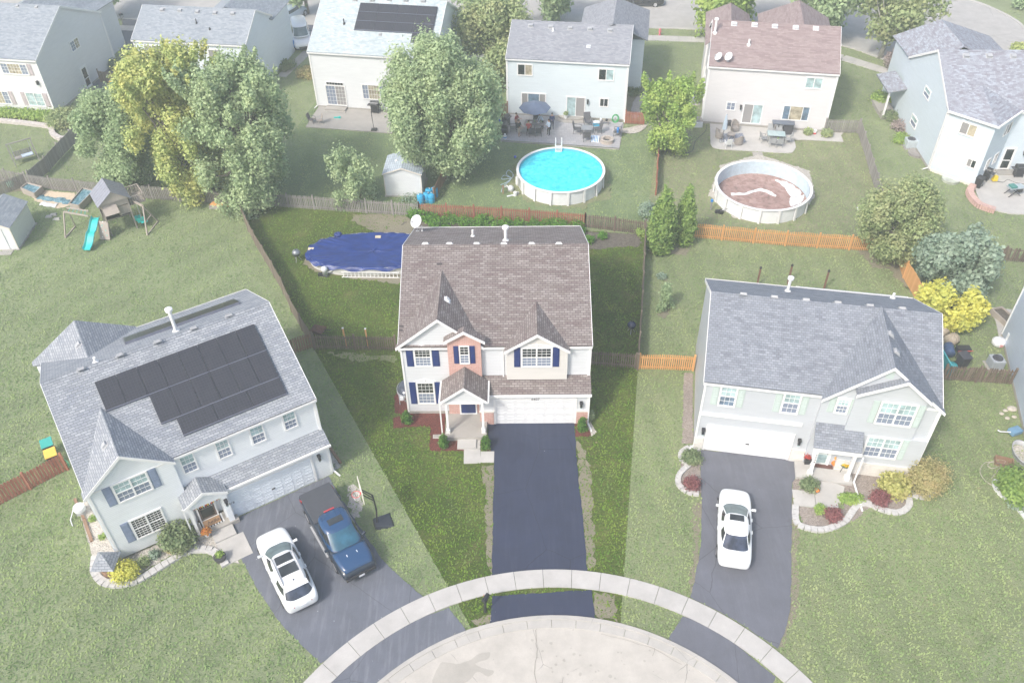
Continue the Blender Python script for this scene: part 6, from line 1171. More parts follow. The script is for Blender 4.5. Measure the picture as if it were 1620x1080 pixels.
# ================= play tower =================
pt = g(180, 362); ang = R(-22); t = thing('play_tower', 'wooden play tower with striped roof, turquoise slide, climbing wall and swing beam', 'playset', (-31.9, 59.6, 0), R(33)); TQ = paint((.03, .55, .50), .35, var=.08); TQD = paint((.02, .30, .34), .4)
m = MB()
for x in (-1, 1):
    for y in (-1, 1): m = MB(); m.bar((x, y, 0), (x, y, 3.1), .11); m.build('tower_post', W_PLAY, t); m = MB(); m.box(-1.05, 1.05, -1.05, 1.05, 1.45, 1.53); m.build('deck', W_PLAY, t)
for nm, (a, b) in (('railing', ((-1, 1.0), (1, 1.0))), ('railing', ((1, -1), (1, 1))), ('railing', ((1, -1), (.1, -1)))):
    m = MB(); A, B = Vector((*a, 0)), Vector((*b, 0)); m.bar(A+Vector((0, 0, 2.3)), B+Vector((0, 0, 2.3)), .05, .1); m.bar(A+Vector((0, 0, 1.65)), B+Vector((0, 0, 1.65)), .05, .1)
    for i in range(9): p = A.lerp(B, (i+.5)/9); m.bar(p+Vector((0, 0, 1.6)), p+Vector((0, 0, 2.3)), .09, .025)
    m.build(nm, W_PLAY, t)
RF = brickmat((.24, .25, .29), (.34, .35, .40), (.46, .46, .48), 20, .16, .03)
m = MB()
for i in range(7): y0 = -1.3+i*.371; m.slab([(-1.3, y0, 2.95), (0, y0, 3.95), (0, y0+.34, 3.95), (-1.3, y0+.34, 2.95)], .03); m.slab([(0, y0, 3.95), (1.3, y0, 2.95), (1.3, y0+.34, 2.95), (0, y0+.34, 3.95)], .03)
m.build('roof', paint((.25, .26, .31), .7), t); m = MB(); m.slab([(-1.28, -1.28, 2.93), (0, -1.28, 3.93), (0, 1.28, 3.93), (-1.28, 1.28, 2.93)], .02); m.slab([(0, -1.28, 3.93), (1.28, -1.28, 2.93), (1.28, 1.28, 2.93), (0, 1.28, 3.93)], .02); m.poly([(-1.2, -1.2, 3.0), (1.2, -1.2, 3.0), (0, -1.2, 3.85)]); m.build('roof_boards', W_PLAY, t)
m = MB(); m.box(-1, 1, -1.06, -1.02, 2.45, 3.0); m.slab([(-1.0, -1.75, 2.25), (.1, -1.75, 2.25), (.1, -1.05, 2.75), (-1.0, -1.05, 2.75)], .04); m.build('awning', W_PLAY, t)
m = MB(); m.box(1.05, 2.3, -.8, .9, 2.0, 2.06); [m.bar((1.05+.18*i, y, 2.05), (1.05+.18*i, y, 2.75), .05) for i in range(8) for y in (-.8, .9)]; [m.bar((2.3, -.8+.19*i, 2.05), (2.3, -.8+.19*i, 2.75), .05) for i in range(10)]; [m.bar((1.05, y, 2.75), (2.3, y, 2.75), .07) for y in (-.8, .9)]; m.bar((2.3, -.8, 2.75), (2.3, .9, 2.75), .07); m.build('balcony', W_PLAY, t)
m = MB(); S = [(-.62, -1.1, 1.5), (-.62, -1.6, 1.35), (-.62, -2.4, .82), (-.62, -2.9, .62), (-.62, -3.5, .25), (-.62, -4.0, .14)]; 
def slidepath(S, w, mat, mat2):
    P = smoothpts(S, 5); m = MB(); R1 = [[m.p(p+Vector((x, 0, z))) for x, z in ((-w, .16), (-w*.8, .02), (w*.8, .02), (w, .16))] for p in P]
    for i in range(len(P)-1):
        for k in range(3): m.fidx([R1[i][k], R1[i][k+1], R1[i+1][k+1], R1[i+1][k]])
    o = m.build('slide', mat, t, smooth=False); o.modifiers.new('s', 'SOLIDIFY').thickness = .04; m = MB(); [m.tube([p+Vector((sx*w, 0, .16)) for p in P], .035, 6) for sx in (-1, 1)]; m.build('slide_rim', mat2, o)
Tm = Matrix.Rotation(-R(33), 3, 'Z')
def pl_(px, py, z): q = g(px, py, z)-Vector((-31.9, 59.6, 0)); r_ = Tm @ Vector((q.x, q.y, 0)); return (r_.x, r_.y, z)
def slide_dir(a, b):
    A, B = Vector(a), Vector(b); return [A+(B-A)*f+Vector((0, 0, dz)) for f, dz in ((0, 0), (.15, .03), (.4, -.05), (.55, .08), (.8, -.06), (1, .05))]
A = Vector(pl_(152, 345, 1.45)); B = Vector(pl_(138, 397, .12)); d = Vector((B.x-A.x, B.y-A.y, 0)).normalized(); q = Vector((-d.y, d.x, 0)); P = smoothpts(slide_dir(A, B), 4); m = MB(); w = .33
R1 = [[m.p(p+q*x+Vector((0, 0, z))) for x, z in ((-w, .16), (-w*.75, .02), (w*.75, .02), (w, .16))] for p in P]
for i in range(len(P)-1):
    for k in range(3): m.fidx([R1[i][k], R1[i][k+1], R1[i+1][k+1], R1[i+1][k]])
o = m.build('slide', TQ, t); o.modifiers.new('s', 'SOLIDIFY').thickness = .04; m = MB(); [m.tube([p+q*s_*w+Vector((0, 0, .17)) for p in P], .04, 6) for s_ in (-1, 1)]; m.build('slide_rim', TQD, o)
A = Vector(pl_(163, 350, 1.4)); B = Vector(pl_(167, 379, .05)); d = Vector((B.x-A.x, B.y-A.y, 0)).normalized(); q = Vector((-d.y, d.x, 0)); m = MB(); m.poly([A-q*.4, A+q*.4, B+q*.4, B-q*.4]); o = m.build('climbing_wall', W_PLAY, t); o.modifiers.new('s', 'SOLIDIFY').thickness = .06
for i in range(10): p = A.lerp(B, (i+.7)/11)+q*random.uniform(-.25, .25)+Vector((0, 0, .06)); m = MB(); m.lathe([(.07, p.z-.03), (.05, p.z+.04)], (p.x, p.y), 6); m.build('hold', [PLATE, GREYM, TQ][i % 3], o)
A = Vector((1.0, .3, 2.35)); Bm = Vector(pl_(226, 326, 2.3)); m = MB(); m.bar(A, Bm, .12, .16); m.build('swing_beam', W_PLAY, t)
for px, py in ((233, 372), (250, 350)): e = Vector(pl_(px, py, 0)); m = MB(); m.bar(e, Bm, .1); m.build('beam_leg', W_PLAY, t)
e0, e1 = Vector(pl_(233, 372, .05)), Vector(pl_(250, 350, .05)); m = MB(); m.bar(e0, e1, .09); m.bar(e0.lerp(Bm, .45), e1.lerp(Bm, .45), .07); m.build('brace', W_PLAY, t)
dd = (Bm-A)
for f, kind in ((.34, 1), (.52, 1), (.75, 0)):
    p = A+dd*f; m = MB(); [m.tube([p+dd.normalized()*s_*.22+Vector((0, 0, -.05)), p+dd.normalized()*s_*.22+Vector((0, 0, -1.7))], .012, 5) for s_ in (-1, 1)]; o = m.build('swing', GREYM, t); m = MB()
    if kind: m.hexa([tuple(p+Vector(v)) for v in ((-.25, -.2, -1.9), (.25, -.2, -1.9), (.25, .2, -1.9), (-.25, .2, -1.9), (-.3, -.2, -1.45), (.3, -.2, -1.45), (.2, .2, -1.6), (-.2, .2, -1.6))])
    else: m.box(p.x-.25, p.x+.25, p.y-.1, p.y+.1, -1.75+p.z, -1.7+p.z)
    m.build('swing_seat', TQ, o)
# monkey bars to the left
A1, A2 = Vector(pl_(140, 334, 2.0)), Vector(pl_(140, 342, 2.0)); B1, B2 = Vector(pl_(106, 329, 2.0)), Vector(pl_(101, 335, 2.0)); m = MB(); m.bar(A1, B1, .09, .12); m.bar(A2, B2, .09, .12); m.build('monkey_bar_beam', W_PLAY, t); m = MB(); [m.tube([A1.lerp(B1, f), A2.lerp(B2, f)], .02, 6) for f in (.15, .32, .5, .67, .85)]; m.build('monkey_bar', TQ, t)
for p_, (px, py) in ((B2, (103.5, 376)), (B1, (119, 358))): m = MB(); m.bar(Vector(pl_(px, py, 0)), p_, .09); m.build('beam_leg', W_PLAY, t)
m = MB(); m.bar(Vector(pl_(103.5, 376, .05)), Vector(pl_(119, 358, .05)), .09); m.build('brace', W_PLAY, t)
# raised beds and tarps behind the tower
def planter(label, px, z, fill, cat='planter'):
    P = gp(px); o = P[0].copy(); t = thing('raised_bed', label, cat, tuple(o)); m = MB(); n = len(P)
    for i in range(n): m.bar(P[i]-o+Vector((0, 0, z/2)), P[(i+1) % n]-o+Vector((0, 0, z/2)), .07, z)
    m.build('side_board', W_PLAY, t); m = MB(); m.poly([p-o+Vector((0, 0, z*.8)) for p in P]); m.build('filling', fill, t)
TP = MB(); tmat, nt, b = mat0('crumpled_tarp'); b.inputs['Roughness'].default_value = .4; nz = noise(nt, tc(nt), 3, 6, .7); setc(nt, b, mixc(nt, ramp(nt, nz, .35, .65), (.03, .14, .20), (.28, .45, .52))); bump(nt, b, nz, .9, .2)
planter('raised bed lined with dark teal tarp right of the sandpit, behind the play tower', [(113, 331), (128, 334), (152, 310), (134, 306)], .6, tmat); planter('raised bed with crumpled teal tarp at the left end of the sandpit', [(37, 306), (58, 315), (70, 304), (47, 298)], .6, tmat)
scrap('teal_tarp', None, gp([(62, 312), (80, 316), (95, 317), (110, 322)]), .35, .05, tmat); tag(bpy.data.objects['teal_tarp'], 'loose teal tarp crumpled on the sand between the two raised beds', 'tarp')
scrap('white_sheet', None, gp([(66, 322), (78, 325), (90, 326)]), .3, .05, WHITE); tag(bpy.data.objects['white_sheet'], 'crumpled white sheet on the near edge of the sandpit', 'sheet')
for i, (x, y, lb) in enumerate(((78, 343, 'nearest the shed'), (85, 340, 'middle one'), (90, 347, 'right one'))):
    t = thing('stone', 'pale broken slab on the grass right of the left-edge shed, '+lb, 'stone', tuple(g(x, y))); m = MB(); m.hexa([(-.3, -.2, 0), (.3, -.15, 0), (.25, .2, 0), (-.3, .2, 0), (-.25, -.15, .1), (.25, -.1, .12), (.2, .15, .1), (-.25, .15, .08)]); m.build('slab', CONC2, t)
# ================= vehicles =================
TYRE = paint((.02, .02, .022), .8); RIM = paint((.25, .26, .28), .3, .8); RIML = paint((.6, .6, .62), .3, .6); CARGL = glass((.035, .04, .045), .05, .3); WSGL = glass((.13, .18, .19), .05, .2); REARGL = glass((.04, .05, .08), .05, .5)
LAMP_R = paint((.35, .02, .03), .2); LAMP_W = paint((.55, .58, .6), .15)
def car(name, label, cat, front, rear, W, paintm, st, gh, roofh, belt, wheels, wr=.34, truck=False, rails=False, sun=(), lower=None, group=None, mirror=True, bodyrear=True, plate=True, roofm=None, glassm=None):
    F, B = Vector((front.x, front.y, 0)), Vector((rear.x, rear.y, 0)); L = (F-B).length; c = (F+B)/2; rz = math.atan2(F.y-B.y, F.x-B.x); t = thing(name, label, cat, tuple(c), rz, group); hw = W/2
    m = MB(); secs = []
    for (u, w, zb, zs, cr) in st:
        x = (u-.5)*L; w *= hw; h = [(0, zb), (.82*w, zb), (.95*w, zb+.06), (w, zb+.35*(zs-zb)), (.99*w, zb+.72*(zs-zb)), (.955*w, zs-.07), (.87*w, zs), (.5*w, zs+cr*.8), (0, zs+cr)]
        secs.append([m.p((x, y, z)) for y, z in h]+[m.p((x, -y, z)) for y, z in h[-2:0:-1]])
    n = len(secs[0])
    for i in range(len(secs)-1):
        for k in range(n): m.fidx([secs[i][k], secs[i][(k+1) % n], secs[i+1][(k+1) % n], secs[i+1][k]])
    m.fidx(secs[0][::-1]); m.fidx(secs[-1]); body = m.build('body', paintm, t, smooth=True, sub=1)
    # greenhouse
    def ring(x0, x1, w, z, mm, N_=48, ex=4.5, bow=.0):
        cx, a = (x0+x1)/2, (x1-x0)/2; r_ = []
        for k in range(N_):
            th = 2*math.pi*(k+.5)/N_; cs, sn = math.cos(th), math.sin(th); x = a*abs(cs)**(2/ex)*(1 if cs > 0 else -1); y = w*abs(sn)**(2/ex)*(1 if sn > 0 else -1); x += (-bow if x > 0 else bow*.5)*(y/w)**2; r_.append(mm.p(((cx+x), y, z)))
        return r_
    xb0, xb1, xr0, xr1, wb, wr_ = gh; X = lambda u: (u-.5)*L; N_ = 48
    pts = MB(); R0 = ring(X(xb0), X(xb1), wb*hw, belt-.06, pts, bow=.16); R1 = ring(X(xr0), X(xr1), wr_*hw, roofh-.05, pts, bow=.1); mid = []
    R2 = ring(X(xr0)+.14, X(xr1)-.16, wr_*hw-.13, roofh, pts, bow=.08); ct = pts.p((X((xr0+xr1)/2), 0, roofh+.035)); V = pts.v
    def cls(k):
        p = V[R0[k]]; q = V[R0[(k+1) % N_]]; y = (p.y+q.y)/2/(wb*hw); x = ((p.x+q.x)/2-X((xb0+xb1)/2))/((X(xb1)-X(xb0))/2)
        if abs(y) < .84: return 'f' if x > 0 else 'r'
        if abs(x) < .86 and abs(y) > .9: return 'p' if abs(x-.02) < .045 else ('L' if y > 0 else 'R')
        return 'p'
    parts = {'body': MB(), 'f': MB(), 'r': MB(), 'L': MB(), 'R': MB()}
    def lerpv(a, b, f): return V[a].lerp(V[b], f)
    for k in range(N_):
        j = (k+1) % N_; c_ = cls(k); lo, hi = (.10, .92) if c_ in 'fr' else (.30, .86)
        if c_ == 'p': parts['body'].poly([V[R0[k]], V[R0[j]], V[R1[j]], V[R1[k]]])
        else:
            a0, b0, a1, b1 = lerpv(R0[k], R1[k], lo), lerpv(R0[j], R1[j], lo), lerpv(R0[k], R1[k], hi), lerpv(R0[j], R1[j], hi)
            parts['body'].poly([V[R0[k]], V[R0[j]], b0, a0]); parts['body'].poly([a1, b1, V[R1[j]], V[R1[k]]]); parts[c_].poly([a0, b0, b1, a1])
        parts['body'].poly([V[R1[k]], V[R1[j]], V[R2[j]], V[R2[k]]]); parts['body'].poly([V[R2[k]], V[R2[j]], V[ct]])
    def weld(o):
        bm = bmesh.new(); bm.from_mesh(o.data); bmesh.ops.remove_doubles(bm, verts=bm.verts, dist=.001); bmesh.ops.recalc_face_normals(bm, faces=bm.faces); bm.to_mesh(o.data); bm.free()
        o.data.polygons.foreach_set('use_smooth', [True]*len(o.data.polygons))
    o = parts['body'].build('cabin', roofm or paintm, t); weld(o)
    for kx, nm, mt in (('f', 'windscreen', glassm or WSGL), ('r', 'rear_window', REARGL), ('L', 'side_window', CARGL), ('R', 'side_window', CARGL)): o = parts[kx].build(nm, mt, t); weld(o)
    for (u0, u1, w) in sun: m = MB(); m.prism([(X(u0), -w*hw), (X(u1), -w*hw*.96), (X(u1), w*hw*.96), (X(u0), w*hw)], roofh+.0, roofh+.042); m.build('sunroof', CARGL, t)
    if rails:
        for s in (-1, 1): m = MB(); y = s*(wr_*hw-.1); m.tube([(X(xr0)+.25, y, roofh-.02), (X(xr0)+.35, y, roofh+.07), (X(xr1)-.3, y, roofh+.07), (X(xr1)-.15, y, roofh-.03)], .03, 6); m.build('roof_rail', GREYM, t)
    for (u, s) in [(u, s) for u in wheels for s in (-1, 1)]:
        m = MB((Vector((X(u), s*(hw-.02), wr)), Vector((1, 0, 0)), Vector((0, 0, 1)), Vector((0, s, 0)))); m.lathe([(wr*.9, -.24), (wr, -.2), (wr, -.03), (wr*.88, .015), (wr*.7, .0)], (0, 0), 22); o = m.build('wheel', TYRE, t)
        m = MB((Vector((X(u), s*(hw-.02), wr)), Vector((1, 0, 0)), Vector((0, 0, 1)), Vector((0, s, 0)))); m.lathe([(wr*.66, 0), (wr*.66, .012)], (0, 0), 18); [m.box(-.03, .03, -.0, .0, 0, 0) for _ in ()]; m.build('rim', RIML, o)
        m = MB((Vector((X(u), s*(hw-.0), wr)), Vector((1, 0, 0)), Vector((0, 0, 1)), Vector((0, s, 0)))); k = 14; A = [((wr+.07)*math.cos(math.pi*i/k), (wr+.07)*math.sin(math.pi*i/k)) for i in range(k+1)]; Bq = [((wr+.0)*math.cos(math.pi*i/k), (wr+.0)*math.sin(math.pi*i/k)) for i in range(k+1)]
        for i in range(k): m.hexa([(A[i][0], A[i][1], -.1), (A[i+1][0], A[i+1][1], -.1), (Bq[i+1][0], Bq[i+1][1], -.1), (Bq[i][0], Bq[i][1], -.1), (A[i][0], A[i][1], .012), (A[i+1][0], A[i+1][1], .012), (Bq[i+1][0], Bq[i+1][1], .012), (Bq[i][0], Bq[i][1], .012)])
        m.build('wheel_arch', BLACK, t)
    zs_f = st[-2][3]; zs_r = st[1][3]
    for s in (-1, 1):
        w = st[-2][1]*hw; m = MB(); m.hexa([(X(.975)-.02, s*w*.55, zs_f-.2), (X(.94), s*w*.985, zs_f-.2), (X(.90), s*w*.99, zs_f-.05), (X(.955), s*w*.6, zs_f-.06), (X(.985), s*w*.55, zs_f-.14), (X(.965), s*w*.98, zs_f-.14), (X(.925), s*w*.97, zs_f+.01), (X(.965), s*w*.6, zs_f-.01)]); m.build('headlight', LAMP_W, t, bevel=.015)
        w = st[1][1]*hw; m = MB(); m.hexa([(X(.0)+.02, s*w*.55, zs_r-.28), (X(.055), s*w*1.0, zs_r-.22), (X(.10), s*w*1.0, zs_r-.1), (X(.03), s*w*.55, zs_r-.14), (X(.0)-.01, s*w*.55, zs_r-.2), (X(.035), s*w*1.005, zs_r-.14), (X(.085), s*w*.98, zs_r-.02), (X(.022), s*w*.55, zs_r-.03)]); m.build('tail_light', LAMP_R, t, bevel=.015)
        if mirror: m = MB(); x = X(gh[1])-.42; m.hexa([(x-.08, s*(hw-.08), belt), (x+.06, s*(hw-.08), belt), (x+.02, s*(hw+.17), belt+.02), (x-.12, s*(hw+.17), belt+.02), (x-.08, s*(hw-.08), belt+.08), (x+.04, s*(hw-.08), belt+.08), (x+.0, s*(hw+.16), belt+.17), (x-.12, s*(hw+.16), belt+.17)]); m.build('mirror', paintm, t, bevel=.03)
    m = MB(); m.box(X(1.0)-.06, X(1.0)+.0, -.45, .45, .42, .62); m.build('grille', BLACK, t)
    if plate: m = MB(); m.box(X(0)-.03, X(0)+.02, -.16, .16, .62, .78); m.build('number_plate', PLATE, t)
    for s in (-1, 1):
        for u in ((gh[0]+gh[1])/2-.02, (gh[0]+gh[1])/2+.14): m = MB(); m.box(X(u)-.1, X(u)+.1, s*hw*.985-.02, s*hw*.985+.03, belt-.17, belt-.13); m.build('door_handle', paintm, t)
    m = MB()
    for s in (-1, 1): m.box(X(.24), X(.78), s*hw*.96-.03, s*hw*.96+.02, st[3][2]-.02, st[3][2]+.14)
    m.build('sill_trim', DARK, t); return t, X, hw
CW = carpaint((.80, .82, .83)); CB = carpaint((.02, .065, .16), .2)
cross = [(0, .72, .42, .72, .0), (.012, .86, .32, .98, .0), (.05, .95, .28, 1.02, .02), (.15, 1, .24, 1.04, .02), (.35, 1, .22, 1.02, .02), (.6, 1, .22, 1.0, .02), (.72, .99, .22, 1.0, .03), (.80, .985, .22, .97, .07), (.90, .95, .24, .90, .08), (.96, .86, .28, .82, .07), (.99, .74, .34, .70, .05), (1.0, .6, .42, .62, .0)]
t, X, hw = car('parked_crossover', 'white crossover with roof rails and glass roof, parked by the steps of the solar-roofed house', 'car', g(426, 842, .55), g(481, 958, .6), 1.88, CW, cross, (.035, .775, .13, .555, .93, .70), 1.62, 1.04, (.19, .80), .35, rails=True, sun=((.42, .515, .48), (.27, .39, .50)))
m = MB(); m.box(X(.10)-.02, X(.15), -.62, .62, 1.58, 1.62); m.build('spoiler', CW, t, bevel=.01); m = MB(); m.lathe([(.04, 1.64), (.015, 1.74)], (X(.19), 0), 6); m.build('antenna', DARK, t)
sed = [(0, .70, .42, .70, .0), (.012, .84, .34, .92, .0), (.05, .93, .28, .96, .03), (.13, .98, .24, .96, .03), (.3, 1, .2, .93, .02), (.6, 1, .2, .91, .02), (.70, .99, .2, .92, .03), (.80, .985, .2, .90, .06), (.90, .95, .22, .84, .07), (.965, .84, .28, .76, .06), (.99, .70, .34, .66, .04), (1.0, .58, .4, .6, .0)]
car('parked_sedan', 'white sedan with dark rear window and sunroof, on the driveway of the blue-grey-roofed house', 'car', g(1162, 776, .5), g(1161, 897, .5), 1.85, CW, sed, (.11, .775, .29, .55, .90, .68), 1.42, .96, (.19, .81), .33, sun=((.455, .53, .42),))
tr = [(0, .93, .62, 1.12, .0), (.01, .97, .55, 1.15, .0), (.05, .98, .5, 1.15, .0), (.2, 1, .45, 1.15, .0), (.36, 1, .42, 1.15, .0), (.5, 1, .42, 1.15, .02), (.68, 1, .42, 1.15, .03), (.78, 1, .42, 1.16, .07), (.90, .98, .45, 1.12, .08), (.97, .95, .48, 1.04, .06), (.99, .9, .5, .95, .02), (1.0, .84, .55, .85, .0)]
t, X, hw = car('pickup_truck', 'blue pickup truck with black bed cover, parked beside the basketball hoop', 'truck', g(571, 905, .7), g(497, 776, .9), 2.03, carpaint((.02, .03, .05), .3), tr, (.375, .785, .40, .63, .93, .78), 1.9, 1.2, (.19, .80), .41, rails=False, sun=((.50, .565, .42),), roofm=CB, glassm=glass((.03, .11, .17), .05, .2))
m = MB(); m.prism([(X(.02), -.9*hw), (X(.385), -.93*hw), (X(.385), .93*hw), (X(.02), .9*hw)], 1.15, 1.24); m.build('bed_cover', paint((.06, .065, .08), .7, var=.1), t, bevel=.03)
m = MB(); S = [(.765, .90, 1.19), (.80, .92, 1.22), (.88, .9, 1.21), (.95, .84, 1.14), (.985, .74, 1.03)]; R_ = [[m.p((X(u), y*w*hw, z+.04*(1-abs(y)))) for y in (-1, -.75, -.7, -.3, 0, .3, .7, .75, 1)] for u, w, z in S]
for i in range(4):
    for k in range(8): m.fidx([R_[i][k], R_[i][k+1], R_[i+1][k+1], R_[i+1][k]])
o = m.build('bonnet', CB, t, smooth=True); o.modifiers.new('s', 'SOLIDIFY').thickness = -.02
for s in (-1, 1): m = MB(); m.hexa([(X(.83), s*.28-.03, 1.25), (X(.92), s*.33-.03, 1.19), (X(.92), s*.33+.03, 1.19), (X(.83), s*.28+.03, 1.25), (X(.84), s*.28-.02, 1.275), (X(.915), s*.33-.02, 1.215), (X(.915), s*.33+.02, 1.215), (X(.84), s*.28+.02, 1.275)]); m.build('bonnet_vent', PLATE, o)
for s in (-.62, -.45, -.2, .2, .45, .62): m = MB(); m.box(X(.42), X(.485), s-.012, s+.012, 1.90, 1.945); m.build('roof_rib', CB, t)
m = MB(); m.box(X(.385), X(.40), -.3, .3, 1.83, 1.87); m.build('brake_light', paint((.45, .05, .06), .3), t); m = MB(); m.box(X(.99), X(1.0)+.08, -.85, .85, .5, .68); m.build('bumper', BLACK, t, bevel=.03); m = MB(); m.box(X(1.0)+.08, X(1.0)+.1, -.16, .16, .5, .62); m.build('number_plate', PLATE, t)
for s in (-1, 1): m = MB(); m.box(X(.3), X(.68), s*(hw+.04)-.05, s*(hw+.04)+.05, .42, .47); m.build('side_step', GREYM, t)
# far vehicles
car('parked_car', 'black car parked on the far street, cut by the top edge of the picture', 'car', g(978, 3, .3), g(1050, 4.5, .3), 1.8, carpaint((.02, .02, .025)), sed, (.14, .745, .27, .60, .90, .66), 1.44, .96, (.19, .81), .33)
car('parked_car', 'small silver-blue car behind the white van, between two back houses', 'car', (-25.2, 104.6, 0) and Vector((-24.6, 105.0, 0)), Vector((-26.4, 101.2, 0)), 1.8, carpaint((.35, .42, .5)), cross, (.035, .745, .13, .60, .93, .70), 1.6, 1.04, (.19, .80), .33)
van = [(0, .9, .45, 1.3, .0), (.01, .96, .4, 1.45, .0), (.05, 1, .35, 1.5, .0), (.2, 1, .32, 1.5, 0), (.4, 1, .3, 1.48, 0), (.7, 1, .3, 1.42, .0), (.8, .99, .3, 1.3, .03), (.88, .97, .3, 1.12, .06), (.95, .93, .35, 1.0, .04), (.98, .86, .38, .9, .02), (.995, .8, .4, .75, 0), (1.0, .7, .45, .65, .0)]
t, X, hw = car('parked_van', 'white van with a blue side, parked between two back houses', 'van', Vector((-22.6, 93.4, 0)), Vector((-23.9, 98.4, 0)), 2.0, CW, van, (.015, .86, .03, .68, .97, .82), 2.3, 1.45, (.18, .82), .36, mirror=False)
m = MB(); m.box(X(.45), X(.92), -hw-.02, -hw*.9, .5, 1.25); m.build('blue_panel', paint((.03, .22, .62), .4), t)
# ================= basketball hoop =================
bp = g(601, 828); fr_b = g(577, 808, 3.05); t = thing('basketball_hoop', 'portable basketball hoop with clear backboard and black base beside the pickup', 'basketball hoop', (bp.x, bp.y, 0), math.atan2(-.35, -1))
m = MB(); m.hexa([(-.75, -.55, 0), (.35, -.4, 0), (.35, .4, 0), (-.75, .55, 0), (-.65, -.45, .14), (.28, -.3, .26), (.28, .3, .26), (-.65, .45, .14)]); m.build('base', paint((.03, .035, .05), .5), t, bevel=.04)
m = MB(); m.tube([(.15, 0, .2), (.05, 0, 1.3), (.12, 0, 2.6)], .055, 8); m.build('pole', BLACK, t); m = MB(); [m.tube([(.08, s*.1, 2.2), (.62, s*.12, 3.0)], .03, 6) for s in (-1, 1)]; m.tube([(.1, 0, 2.6), (.62, 0, 3.3)], .03, 6); m.build('arm', BLACK, t)
m = MB(); bx = .65
for a in ((-.67, -.60, 2.85, 3.7), (.60, .67, 2.85, 3.7), (-.6, .6, 2.85, 2.92), (-.6, .6, 3.63, 3.7), (-.3, -.26, 3.0, 3.42), (.26, .3, 3.0, 3.42), (-.26, .26, 3.38, 3.42), (-.26, .26, 3.0, 3.04)): m.box(bx, bx+.04, *a)
bb = m.build('backboard', paint((.68, .66, .58), .5), t); m = MB(); m.box(bx+.015, bx+.025, -.6, .6, 2.92, 3.63); m.build('acrylic_panel', glass((.25, .28, .26), .1, .2), bb)
m = MB(); m.tube([(bx+.3+.23*math.cos(a*.3142), .23*math.sin(a*.3142), 3.05) for a in range(21)], .018, 6); m.box(bx+.0, bx+.1, -.06, .06, 3.0, 3.08); m.build('rim', paint((.70, .10, .10), .4), t); m = MB()
for a in range(10): a0, a1 = a*.628, a*.628+.45; m.tube([(bx+.3+.23*math.cos(a0), .23*math.sin(a0), 3.04), (bx+.3+.14*math.cos(a1), .14*math.sin(a1), 2.65)], .01, 4); m.tube([(bx+.3+.23*math.cos(a1), .23*math.sin(a1), 3.04), (bx+.3+.14*math.cos(a0), .14*math.sin(a0), 2.65)], .01, 4)
m.build('net', TRIM, t)
# ================= yard objects =================
t = thing('garden_gazebo', 'little wooden well house with pyramid shingle roof in the gravel at the left foreground', 'garden ornament', tuple(g(176, 904))); m = MB(); [m.bar((x, y, .4), (x, y, 1.0), .06) for x in (-.3, .3) for y in (-.3, .3)]; m.build('post', W_GREY, t); m = MB(); m.lathe([(.42, 0), (.46, .45), (.42, .5)], (0, 0), 12); m.build('barrel', W_BROWN, t)
m = MB(); z0 = .95; c = [(-.62, -.62), (.62, -.62), (.62, .62), (-.62, .62)]; [m.poly([(*c[i], z0), (*c[(i+1) % 4], z0), (0, 0, 1.5)]) for i in range(4)]; m.poly([(*p, z0) for p in c]); m.build('roof', SH_H, t)
def bin_(label, x, y, lid, body=None, rz=0, s=1, name='trash_cart'):
    t = thing(name, label, 'trash cart', tuple(g(x, y)), R(rz)); m = MB(); m.hexa([(-.24*s, -.28*s, .05), (.24*s, -.28*s, .05), (.24*s, .28*s, .05), (-.24*s, .28*s, .05), (-.31*s, -.36*s, 1.0*s), (.31*s, -.36*s, 1.0*s), (.31*s, .36*s, 1.0*s), (-.31*s, .36*s, 1.0*s)]); m.build('body', body or DARK, t, bevel=.03)
    m = MB(); m.box(-.34*s, .34*s, -.4*s, .4*s, 1.0*s, 1.08*s); m.build('lid', lid, t, bevel=.03); m = MB(); m.tube([(-.28*s, .36*s, .12), (.28*s, .36*s, .12)], .1, 10); m.build('wheel', TYRE, t)
YEL = paint((.72, .45, .08), .5); TEA = paint((.04, .34, .30), .5); BLU = paint((.04, .25, .55), .5)
bin_('turquoise-lidded trash cart, the upper one at the left wall of the solar-roofed house', 83, 718, TEA, rz=31); bin_('yellow-lidded trash cart, the lower one at the left wall of the solar-roofed house', 89, 734, YEL, rz=31)
bin_('yellow-lidded trash cart nearest the open gate, top left', 184, 142, YEL, TEA); bin_('blue-lidded trash cart at the top left fence', 189, 134, BLU); bin_('orange-yellow-lidded trash cart at the right of the row, top left', 208, 132, YEL, BLU); bin_('teal-lidded trash cart in front of the orange-yellow one', 199, 140, TEA)
bin_('black trash cart against the bay wall of the blue-grey patio house', 1546, 297, BLACK, BLACK, -43, .95); bin_('charcoal trash cart behind the blue-grey-roofed house, next to the blue barrel', 1519, 580, DARK, DARK, 10, 1)
def ac(label, x, y, h=.8, r=.42, col=None):
    t = thing('air_conditioner', label, 'air conditioner', tuple(g(x, y))); m = MB(); m.box(-.55, .55, -.55, .55, 0, .08); m.build('pad', CONC, t); m = MB(); m.box(-r, r, -r, r, .08, h); m.build('cabinet', col or paint((.33, .36, .40), .5), t, bevel=.06)
    for z in [.2+.08*i for i in range(int((h-.3)/.08))]: pass
    m = MB(); m.lathe([(r*.8, h), (r*.75, h+.05), (r*.2, h+.06), (r*.15, h+.1)], (0, 0), 16); m.build('fan_guard', DARK, t)
ac('dark grey air conditioner behind the leaning fence at the blue-sided house', 1572, 580); ac('grey air conditioner against the left wall of the bay house', 1438, 233, .85, .45, paint((.42, .47, .50), .5)); ac('grey air conditioner at the left wall of the off-white house', 1097, 163, .9, .42)
